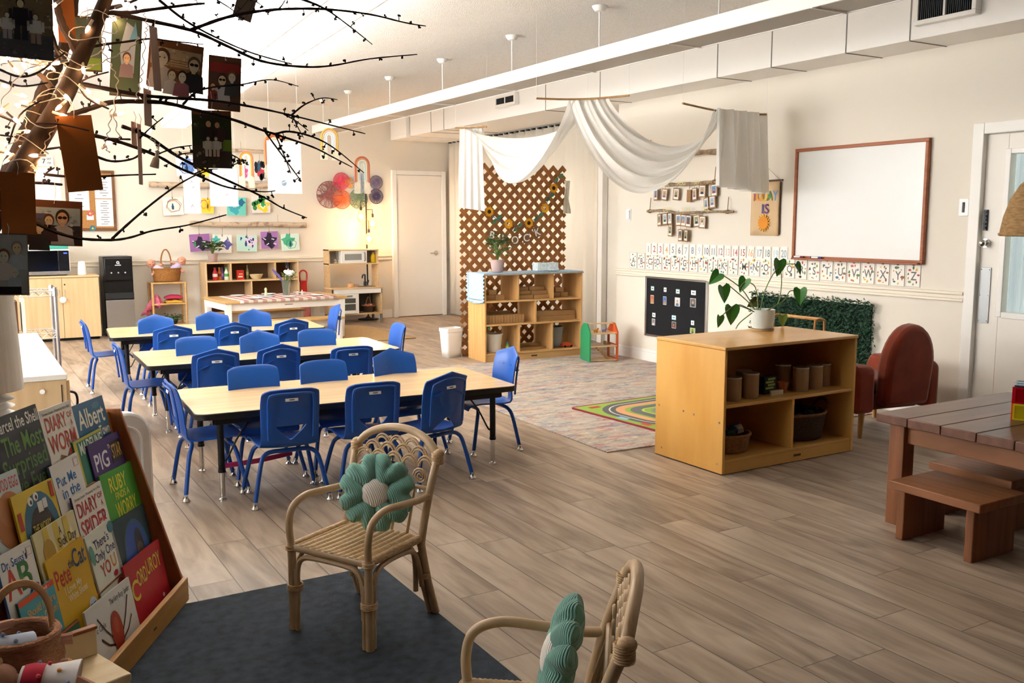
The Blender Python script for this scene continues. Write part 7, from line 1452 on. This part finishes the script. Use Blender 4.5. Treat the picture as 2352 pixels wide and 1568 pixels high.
# ================================================================== photo tree with fairy lights, top left
TBK = M('dark_bark', '#4a382c', rough=.85, col2='#2e231d', scale=(40, 40, 12), bump=((60, 60, 20), .6, .004)); TWG = M('dark_twig', '#2c2022', rough=.8)
TY = 2.30; R = random.Random(4)
t = thing('photo_tree', 'bare dark branched tree at the top left hung with photo cards and fairy lights', 'tree', (-.22, 2.12, 0)); TO = Vector(t.location)
MB().lathe([(.0, 0), (.11, 0), (.12, .01), (.15, .24), (.145, .26), (.132, .25), (.11, .2), (0, .2)], 28).build('pot', M('tree_pot', '#cfc8bc', rough=.6), t); MB().lathe([(0, .205), (.125, .215)], 18).build('soil', SOIL, t)
def tp(px, py, dy=0.0): return YP(px, py, TY+dy)-TO
def limb(nm, pts, r0, r1, dy0=0.0, dy1=0.1, buds=0, mat=None, twigs=0):
    buds = int(buds*.85+.5)
    n = len(pts); P = [tp(px, py, dy0+(dy1-dy0)*i/max(1, n-1)) for i, (px, py) in enumerate(pts)]; L_ = spline(P, 5); m = len(L_)
    rr = [(r0+(r1-r0)*i/(m-1))*(1+.10*math.sin(i*2.3)) for i in range(m)]; mb = MB().tube(L_, rr, 8 if r0 > .006 else 6)
    for k in range(buds):
        i = min(m-2, int(m*(.12+.86*(k+R.random()*.7)/buds))); q = L_[i]; d = (L_[i+1]-L_[i]).normalized(); s = d.cross(CF).normalized()*(1 if R.random() < .5 else -1)+CF*R.uniform(-.5, .5)
        ln = R.choice((.0015, .002, .003, .008, .012)); e = q+s*(rr[i]+ln); mb.tube([q, e], [.0012, .0010], 5)
        for j in range(4): mb.ball(e+Vector((R.uniform(-.003, .003), R.uniform(-.003, .003), R.uniform(-.003, .003))), R.uniform(.0018, .0031), 6, 5)
    return mb.build(nm, mat or TWG, t)
MB().tube(spline([Vector((0, 0, .2)), Vector((.03, .02, .6)), Vector((.12, .10, 1.1)), tp(-50, 560, -.02), tp(0, 470), tp(55, 375), tp(110, 285), tp(155, 205), tp(190, 120), tp(220, 55), tp(250, -20), tp(275, -90)], 6), [.034-.0225*i/66 for i in range(67)], 12).build('trunk', TBK, t)
limb('branch', [(-30, 480), (20, 400), (70, 290), (105, 205), (128, 150), (150, 100), (165, 40), (175, -40)], .022, .010, .10, .16, 0, TBK)
limb('branch', [(180, 125), (165, 95), (145, 60), (133, 20), (128, -30)], .011, .007, .0, .02, 0, TBK)
limb('branch', [(155, 150), (140, 125), (128, 105), (118, 70)], .006, .004, .0, -.04, 2)
limb('branch', [(120, 205), (105, 185), (88, 168)], .008, .005, .02, .05, 0, TBK)
BR = [([(222, 40), (250, 30), (300, 29), (340, 23), (434, 11), (470, 8)], .006, .0025, 6, .0), ([(262, 30), (330, 45), (440, 70), (520, 105), (600, 140), (690, 153), (760, 151), (850, 135), (958, 125)], .0052, .0014, 14, .0), ([(438, 69), (520, 40), (600, 25), (680, 20), (760, 22), (850, 33), (930, 52), (978, 60)], .0048, .0013, 16, .02),
      ([(365, 0), (430, 50), (500, 88), (580, 122), (670, 147)], .0032, .0014, 8, .05), ([(685, -4), (720, 8), (756, 26), (805, 62), (855, 102)], .0032, .0010, 9, .03), ([(250, 20), (300, 5), (350, -20)], .004, .002, 2, 0), ([(498, 0), (530, 20), (555, 42)], .0018, .001, 5, .03), ([(610, 28), (640, 20), (655, 0)], .0022, .0014, 0, .02), ([(575, 0), (590, 5), (606, 16)], .002, .001, 3, .03),
      ([(165, 188), (230, 201), (314, 217), (383, 224), (477, 230), (561, 242), (653, 261), (755, 286), (839, 307)], .0056, .0013, 14, .0), ([(115, 282), (160, 264), (204, 250), (255, 235), (320, 233), (383, 237), (446, 252), (536, 275), (600, 298), (635, 309), (717, 337), (763, 360), (809, 384)], .0066, .0013, 16, .0), ([(632, 308), (665, 302), (720, 315), (770, 342), (836, 397)], .0034, .0011, 9, .03),
      ([(110, 285), (204, 308), (281, 328), (357, 356), (408, 384), (459, 405), (523, 430), (599, 440), (632, 438)], .0052, .0013, 10, .05), ([(280, 290), (339, 313), (408, 359), (485, 397), (600, 450), (650, 478), (705, 500)], .0046, .0013, 11, .08), ([(30, 480), (80, 510), (120, 530), (180, 547), (255, 551), (300, 545), (350, 530), (430, 517), (520, 493)], .0050, .0016, 5, -.02),
      ([(257, 549), (280, 527), (340, 475), (400, 430), (450, 402), (490, 388)], .0036, .0014, 6, .0), ([(205, 352), (255, 370), (306, 364), (330, 345)], .0034, .002, 5, .04), ([(70, 396), (150, 405), (225, 405), (290, 402), (358, 400)], .0036, .0018, 4, .04), ([(60, 419), (110, 421), (142, 424)], .0036, .003, 1, .05), ([(98, 422), (104, 400), (125, 385)], .002, .0015, 2, .03),
      ([(204, 110), (240, 102), (281, 97), (344, 89), (383, 93), (467, 102)], .0036, .0014, 8, .02), ([(420, 240), (450, 212), (490, 200), (555, 194), (600, 185), (633, 184), (685, 198)], .0030, .001, 9, .05), ([(670, 264), (700, 240), (740, 225), (775, 229)], .0026, .001, 6, .03), ([(672, 266), (682, 288), (697, 316)], .002, .001, 6, .03), ([(652, 262), (680, 278), (708, 300)], .002, .001, 4, .03),
      ([(609, 303), (645, 352), (680, 400), (690, 412)], .0022, .001, 8, .03), ([(633, 310), (650, 350), (668, 398)], .002, .001, 6, .02), ([(172, 150), (180, 190), (200, 225), (250, 250)], .003, .002, 2, -.04), ([(160, 205), (200, 180), (250, 165)], .0024, .0016, 3, -.03), ([(0, 265), (50, 283), (130, 284), (205, 300)], .003, .002, 2, -.05), ([(20, 330), (45, 265), (95, 230)], .0022, .0016, 1, -.06), ([(0, 160), (45, 176), (90, 165), (150, 120)], .003, .002, 4, -.05), ([(0, 184), (50, 198), (110, 190)], .0026, .0018, 2, -.05),
      ([(320, 318), (350, 290), (375, 270)], .0022, .0012, 3, .0), ([(300, 320), (255, 318), (200, 312)], .0026, .002, 4, .03), ([(360, 355), (400, 340), (440, 334)], .002, .0014, 5, .03), ([(405, 360), (420, 353), (444, 350)], .002, .0012, 1, .03), ([(445, 400), (470, 390), (500, 388)], .0018, .001, 2, .03), ([(530, 380), (545, 375), (560, 368)], .0016, .001, 4, .06), ([(530, 355), (545, 362), (562, 375)], .002, .001, 8, .06), ([(0, 310), (55, 316), (120, 318)], .002, .0015, 3, .0), ([(90, 345), (140, 338), (205, 330)], .003, .002, 3, .03)]
for pts, r0, r1, nb, d1 in BR: limb('branch', pts, r0, r1, .0, d1, nb)
# fairy lights
sl = thing('fairy_lights', 'white cord of warm fairy lights wound around the photo tree', 'string lights', tuple(TO+Vector((0, 0, .9)))); SO = Vector(sl.location); CORD = M('clear_cord', '#d9d2cc', rough=.5); FAIRY = M('fairy_glow', '#ffe6c0', emit='#ffc58a', es=34.0); SOCK = M('clear_socket', '#efe6da', rough=.3)
def sp(px, py, dy): return YP(px, py, TY+dy)-SO
B_ = [(130, 8), (236, 9), (280, 13), (205, 60), (267, 42), (30, 153), (51, 143), (138, 143), (45, 217), (64, 237), (50, 243), (8, 249), (147, 217), (140, 242), (138, 263), (195, 204), (231, 235), (52, 302), (87, 357), (85, 391), (8, 350), (92, 362), (82, 402), (38, 448), (3, 498), (191, 156), (245, 332), (268, 263), (347, 297), (20, 128), (80, 138), (110, 150), (12, 330), (20, 365), (100, 120), (75, 160), (5, 195), (30, 270), (60, 340), (118, 60), (10, 140), (60, 128), (95, 148), (150, 300), (5, 420)]
for k, (px, py) in enumerate(B_):
    q = sp(px, py, R.uniform(-.05, .06)); d = Vector((R.uniform(-1, 1), R.uniform(-.4, .4), R.uniform(-1, .4))).normalized()
    b_ = MB().tube([q, q+d*.006, q+d*.013, q+d*.018], [.0030, .0042, .0030, .0006], 8).build('bulb', FAIRY, sl); MB().cyl(q-d*.016, q+d*.001, .0030, .0036, 8).build('socket', SOCK, b_)
cp = []
for i in range(150):
    u = i/149; px = 245-255*u; py = 10+470*u; a_ = u*62; rad = .030*(1-.2*u)
    cp.append(sp(px, py, 0)+Vector((rad*math.cos(a_)*1.5, -.01+rad*math.sin(a_), .012*math.sin(a_*1.7))))
MB().tube(cp, .0011, 5).build('cord', CORD, sl)
for pts in ([(240, 20), (236, 110), (255, 150), (270, 190), (262, 260), (275, 320)], [(330, 30), (338, 60), (333, 85), (328, 150), (322, 190), (312, 230)], [(0, 240), (50, 170), (120, 140), (180, 160), (240, 140), (300, 110), (320, 85)], [(10, 340), (60, 300), (55, 250), (110, 215), (140, 230)], [(255, 250), (250, 300), (240, 330), (250, 350)], [(120, 300), (100, 340), (80, 400), (40, 450)], [(0, 150), (40, 140), (90, 150), (140, 145)], [(345, 315), (362, 335), (358, 352)]):
    P = [sp(px, py, -.02) for px, py in pts]; L_ = spline(P, 10); MB().tube([q+Vector((.003*math.cos(j*1.3), .003*math.sin(j*1.3), 0)) for j, q in enumerate(L_)], .0011, 5).build('cord', CORD, sl)
# hanging photo cards
def hcard(lab, x0_, x1_, y0_, y1_, dy, yaw, tilt, draw, back='#6b4a2e', hang=26, grp='photo cards on the tree'):
    Y = TY+dy; a_, b_, c_ = YP((x0_+x1_)/2, (y0_+y1_)/2, Y), YP(x0_, (y0_+y1_)/2, Y), YP(x1_, (y0_+y1_)/2, Y); w = (c_-b_).length; h = (YP((x0_+x1_)/2, y0_, Y)-YP((x0_+x1_)/2, y1_, Y)).length
    w /= max(.3, math.cos(yaw)); az = math.atan2(a_.x, a_.y); t_ = thing('hanging_card', lab, 'photo card', a_, 0, grp, rot=(0, tilt, -az+yaw))
    m = MB().color(back).box(-w/2, w/2, 0, .0012, -h/2, h/2); n0 = len(m.col); draw(m, w, h); m.col[n0:] = [tuple(min(.85, v*1.7+.004) for v in c) for c in m.col[n0:]]; m.build('card', PRINT, t_, flat=True, smooth=False)
    MB().tube([(0, -.001, h/2-.006), (.003, -.004, h/2+hang*.0005), (0, .0, h/2+hang*.001)], .0008, 4).build('thread', MATS['nylon_thread'], t_); return t_
def scene_bg(m, w, h, x0_, x1_, z0_, z1_, sky, gnd, hz=.5):
    zz = z0_+(z1_-z0_)*hz; m.color(gnd).rect(x0_*w, x1_*w, z0_*h, zz*h, -.0004).color(sky).rect(x0_*w, x1_*w, zz*h, z1_*h, -.0004)
    mixc = lambda a, b, t: tuple((int(a[i:i+2], 16)*(1-t)+int(b[i:i+2], 16)*t)/255 for i in (1, 3, 5))
    for k in range(70):
        sx_, sz_ = R.uniform(.012, .05), R.uniform(.01, .035); q_, r_ = R.uniform(x0_+sx_, x1_-sx_), R.uniform(z0_+sz_, z1_-sz_); f_ = R.uniform(-.25, .35)
        c_ = mixc(sky if r_ > zz else gnd, '#000000' if f_ < 0 else ('#f0e8d0' if k % 3 else (gnd if r_ > zz else sky)), abs(f_)); m.color(c_).ell(q_*w, r_*h, sx_*w, sz_*h, -.00045-.000002*k, 7)
def person(m, x, z, s, sk, hair, top, y=-.0010, glasses=False, hat=None):
    m.color(top).poly([(x-.62*s, z-1.5*s), (x+.62*s, z-1.5*s), (x+.52*s, z-.55*s), (x+.18*s, z-.36*s), (x-.18*s, z-.36*s), (x-.52*s, z-.55*s)], y).color(hair).ell(x, z+.10*s, .36*s, .44*s, y-.0001, 16).color(sk).rect(x-.11*s, x+.11*s, z-.45*s, z-.2*s, y-.00015).ell(x, z, .28*s, .37*s, y-.0002, 16)
    if glasses: m.color('#14110f').ell(x-.12*s, z+.06*s, .12*s, .09*s, y-.0003, 10).ell(x+.12*s, z+.06*s, .12*s, .09*s, y-.0003, 10)
    else: m.color('#2a1c16').ell(x-.11*s, z+.06*s, .04*s, .03*s, y-.0003, 8).ell(x+.11*s, z+.06*s, .04*s, .03*s, y-.0003, 8)
    m.color('#e6d4cc').ell(x, z-.16*s, .11*s, .04*s, y-.0003, 10)
    if hat: m.color(hat).ell(x, z+.30*s, .38*s, .20*s, y-.0003, 14)
def figure(m, x, z, s, sk, hair, top, leg, y=-.0010):
    m.color(leg).rect(x-.16*s, x-.02*s, z, z+.42*s, y).rect(x+.02*s, x+.16*s, z, z+.42*s, y).color(top).poly([(x-.20*s, z+.36*s), (x+.20*s, z+.36*s), (x+.17*s, z+.80*s), (x-.17*s, z+.80*s)], y-.0001).rect(x-.27*s, x-.19*s, z+.42*s, z+.76*s, y-.0001).rect(x+.19*s, x+.27*s, z+.42*s, z+.76*s, y-.0001).color(hair).ell(x, z+.93*s, .105*s, .12*s, y-.0001, 10).color(sk).ell(x, z+.90*s, .08*s, .10*s, y-.0002, 10)
S1, S2, S3 = '#dcb092', '#cf9c7c', '#ecc8ae'
def pA(m, w, h): scene_bg(m, w, h, -.5, .5, -.5, .5, '#6a6048', '#4a4c56', .38); figure(m, -.05*w, -.22*h, .62*h, S1, '#2a2420', '#22242c', '#2c3038'); figure(m, -.28*w, -.22*h, .40*h, S3, '#5a4430', '#cfd0d6', '#8f8f98'); figure(m, .20*w, -.26*h, .46*h, S3, '#5a4430', '#b9c0cc', '#8a7a70')
def pB(m, w, h): m.color('#4f5f56').rect(-.47*w, .47*w, -.47*h, .47*h, -.0004); person(m, -.15*w, .1*h, .34*w, S1, '#4a3222', '#3a3f44'); person(m, .18*w, .18*h, .34*w, S2, '#2a1e18', '#5a6a4a'); m.color('#6a8a3a').rect(-.47*w, .47*w, -.47*h, -.25*h, -.0012)
def pC(m, w, h): m.color('#3a4a34').rect(-.48*w, .48*w, -.48*h, .48*h, -.0004).color('#8f9aa4').poly([(-.1*w, -.2*h), (.3*w, -.2*h), (.34*w, .35*h), (.0, .44*h), (-.2*w, .1*h)], -.0007).color('#5a8aa0').poly([(.1*w, .2*h), (.4*w, .22*h), (.3*w, .45*h)], -.0009); person(m, .05*w, -.02*h, .4*w, S2, '#4a3222', '#7a6a70')
def pD(m, w, h): scene_bg(m, w, h, -.46, .46, -.47, .34, '#a8987c', '#7a5a3c', .55); m.color('#8a6a48'); [m.rect(-.2*w, .25*w, (-.1+.05*k)*h, (-.08+.05*k)*h, -.0006) for k in range(5)]; person(m, -.25*w, .10*h, .38*w, S3, '#4a3020', '#a8a8a8'); person(m, .34*w, .06*h, .34*w, S1, '#5a4a3c', '#22252c', glasses=True); person(m, -.05*w, -.22*h, .24*w, S3, '#5a3a24', '#d0ccc4', -.0016); person(m, .14*w, -.22*h, .25*w, S3, '#2e2018', '#8a5a6a', -.0018); m.color('#e8e4da').ell(0, .44*h, .016*w, .022*h, -.0006, 10)
def pE(m, w, h): m.color('#4a3a34').rect(-.46*w, .46*w, -.47*h, .38*h, -.0004).color('#7a2a26').rect(-.46*w, .46*w, .2*h, .38*h, -.0006); person(m, -.08*w, .05*h, .42*w, S1, '#3a2c22', '#9aa4ae', glasses=True); person(m, .22*w, .12*h, .38*w, S3, '#6a5238', '#3a4048', -.0014); person(m, -.36*w, -.08*h, .26*w, S2, '#4a2e22', '#6a2e30', -.0016); m.color('#e8e4da').ell(.02*w, .44*h, .03*w, .018*h, -.0006, 10)
def pF(m, w, h): scene_bg(m, w, h, -.5, .5, -.5, .42, '#22301c', '#3a342e', .42); m.color('#5a7a2a').rect(.2*w, .5*w, -.2*h, .0, -.0006); figure(m, -.08*w, -.24*h, .56*h, S2, '#241c18', '#20242a', '#3a3a40'); figure(m, .14*w, -.22*h, .52*h, S2, '#2e2018', '#3a2a2e', '#4a4448'); figure(m, -.10*w, -.30*h, .34*h, S3, '#5a4430', '#c4c0b4', '#b8b0a4', -.0014); figure(m, .10*w, -.30*h, .34*h, S3, '#5a4430', '#cfcac0', '#b8a898', -.0014); m.color('#e8e4da').ell(0, .46*h, .02*w, .014*h, -.0006, 10)
def pG(m, w, h): scene_bg(m, w, h, -.46, .46, -.44, .34, '#8fa4b0', '#2e2a2e', .5); m.color('#4a4a6a').rect(-.46*w, -.1*w, .0, .2*h, -.0006); person(m, .14*w, .10*h, .34*w, S2, '#2a1e18', '#a8a8ac', glasses=True); person(m, -.10*w, .04*h, .26*w, S1, '#4a2e20', '#3a2a2e', -.0014); person(m, -.27*w, -.10*h, .30*w, S1, '#2a2622', '#2e2e32', -.0018, hat='#4a4c50'); m.color('#e8e4da').ell(0, .44*h, .012*w, .02*h, -.0006, 10)
def pH(m, w, h): m.color('#9aa0a2').rect(-.48*w, .48*w, -.48*h, .48*h, -.0004); person(m, .22*w, .26*h, .40*w, S1, '#8a8078', '#a4b0bc'); person(m, -.12*w, .12*h, .44*w, S3, '#6a4a30', '#b8b4b0', -.0014); person(m, .14*w, -.14*h, .30*w, S3, '#c4ccd4', '#9fb0c4', -.0018); m.color('#23242a').rect(-.48*w, .3*w, -.48*h, -.36*h, -.0022).color('#8a2a24').rect(-.48*w, -.3*w, -.42*h, -.34*h, -.0024)
plain = lambda m, w, h: None
hcard('dark family photo of three figures on a path, at the very top left corner', -12, 122, -14, 134, -.25, .0, .03, pA, '#3f342c', 20)
hcard('brown card back partly hidden behind the top of the tree trunk', 133, 172, -10, 98, .06, .2, .0, plain, '#a8622c', 10)
hcard('family photo card half hidden behind the trunk near the top', 170, 233, 38, 164, .08, -.2, .03, pB, '#5a4030', 20)
hcard('curled photo card of a child turned sideways right of the trunk', 255, 322, 40, 222, .06, -.45, .10, pC, '#4a3a2e', 20)
hcard('wide family photo card with four faces and a wooden wall behind them', 342, 464, 96, 206, .04, .12, .12, pD, '#8a5c38', 24)
hcard('upright family photo card with a red awning, right of the wide family photo', 480, 552, 130, 254, .08, .15, .06, pE, '#6b4a30', 26)
hcard('upright photo card of four figures under dark trees, lowest on the right', 443, 531, 254, 386, .02, .0, .01, pF, '#7a4e2c', 44)
hcard('blank orange brown card hanging in the middle of the branches', 142, 224, 266, 439, -.03, .15, -.10, plain, '#b26a2c', 30)
hcard('blank orange brown card at the left edge beside the trunk foot', 2, 82, 396, 538, -.04, -.1, .03, plain, '#b8702e', 22)
hcard('wide selfie photo card with a laughing man in sunglasses', 60, 190, 460, 564, .02, .12, .05, pG, '#6e4630', 44)
hcard('photo card of a man in blue holding two children, lowest at the left edge', -26, 66, 536, 678, -.10, .0, .03, pH, '#8a7a6c', 20)
hcard('small bark textured tag near the top of the branches', 541, 583, -12, 46, .03, .2, .30, lambda m, w, h: m.color('#6e6258').rect(-.48*w, .48*w, -.48*h, .48*h, -.0004).color('#4a4038').line([(-.3*w, -.4*h), (.1*w, .4*h)], .002, -.0006).line([(.2*w, -.4*h), (.35*w, .3*h)], .0015, -.0006), '#5a5048', 20)
for i, (x0_, x1_, y0_, y1_, lab) in enumerate(((349, 366, 62, 208, 'upper'), (332, 348, 205, 290, 'second'), (318, 326, 285, 424, 'lowest'), (303, 314, 280, 334, 'third'))):
    hcard('card seen edge on among the branches, %s one of four' % lab, x0_, x1_, y0_, y1_, .0, 1.15, .04 if i else -.06, plain, '#c4a08c', 24, 'edge on cards')
c_ = YP(357, 372, TY); o = thing('wooden_bell', 'tiny whitewashed bell ornament hanging from the lower branches', 'ornament', c_, rot=(0, .25, 0))
MB().lathe([(.0095, -.013), (.0105, -.012), (.0075, .008), (.004, .012), (0, .0125)], 20).build('bell', M('whitewash', '#c9b8a8', rough=.8), o); MB().lathe([(.004, .0125), (.0045, .026), (0, .0265)], 10).build('socket', SOCK, o); MB().tube([(0, 0, .026), (.001, 0, .045)], .0012, 5).build('loop', CORD, o)
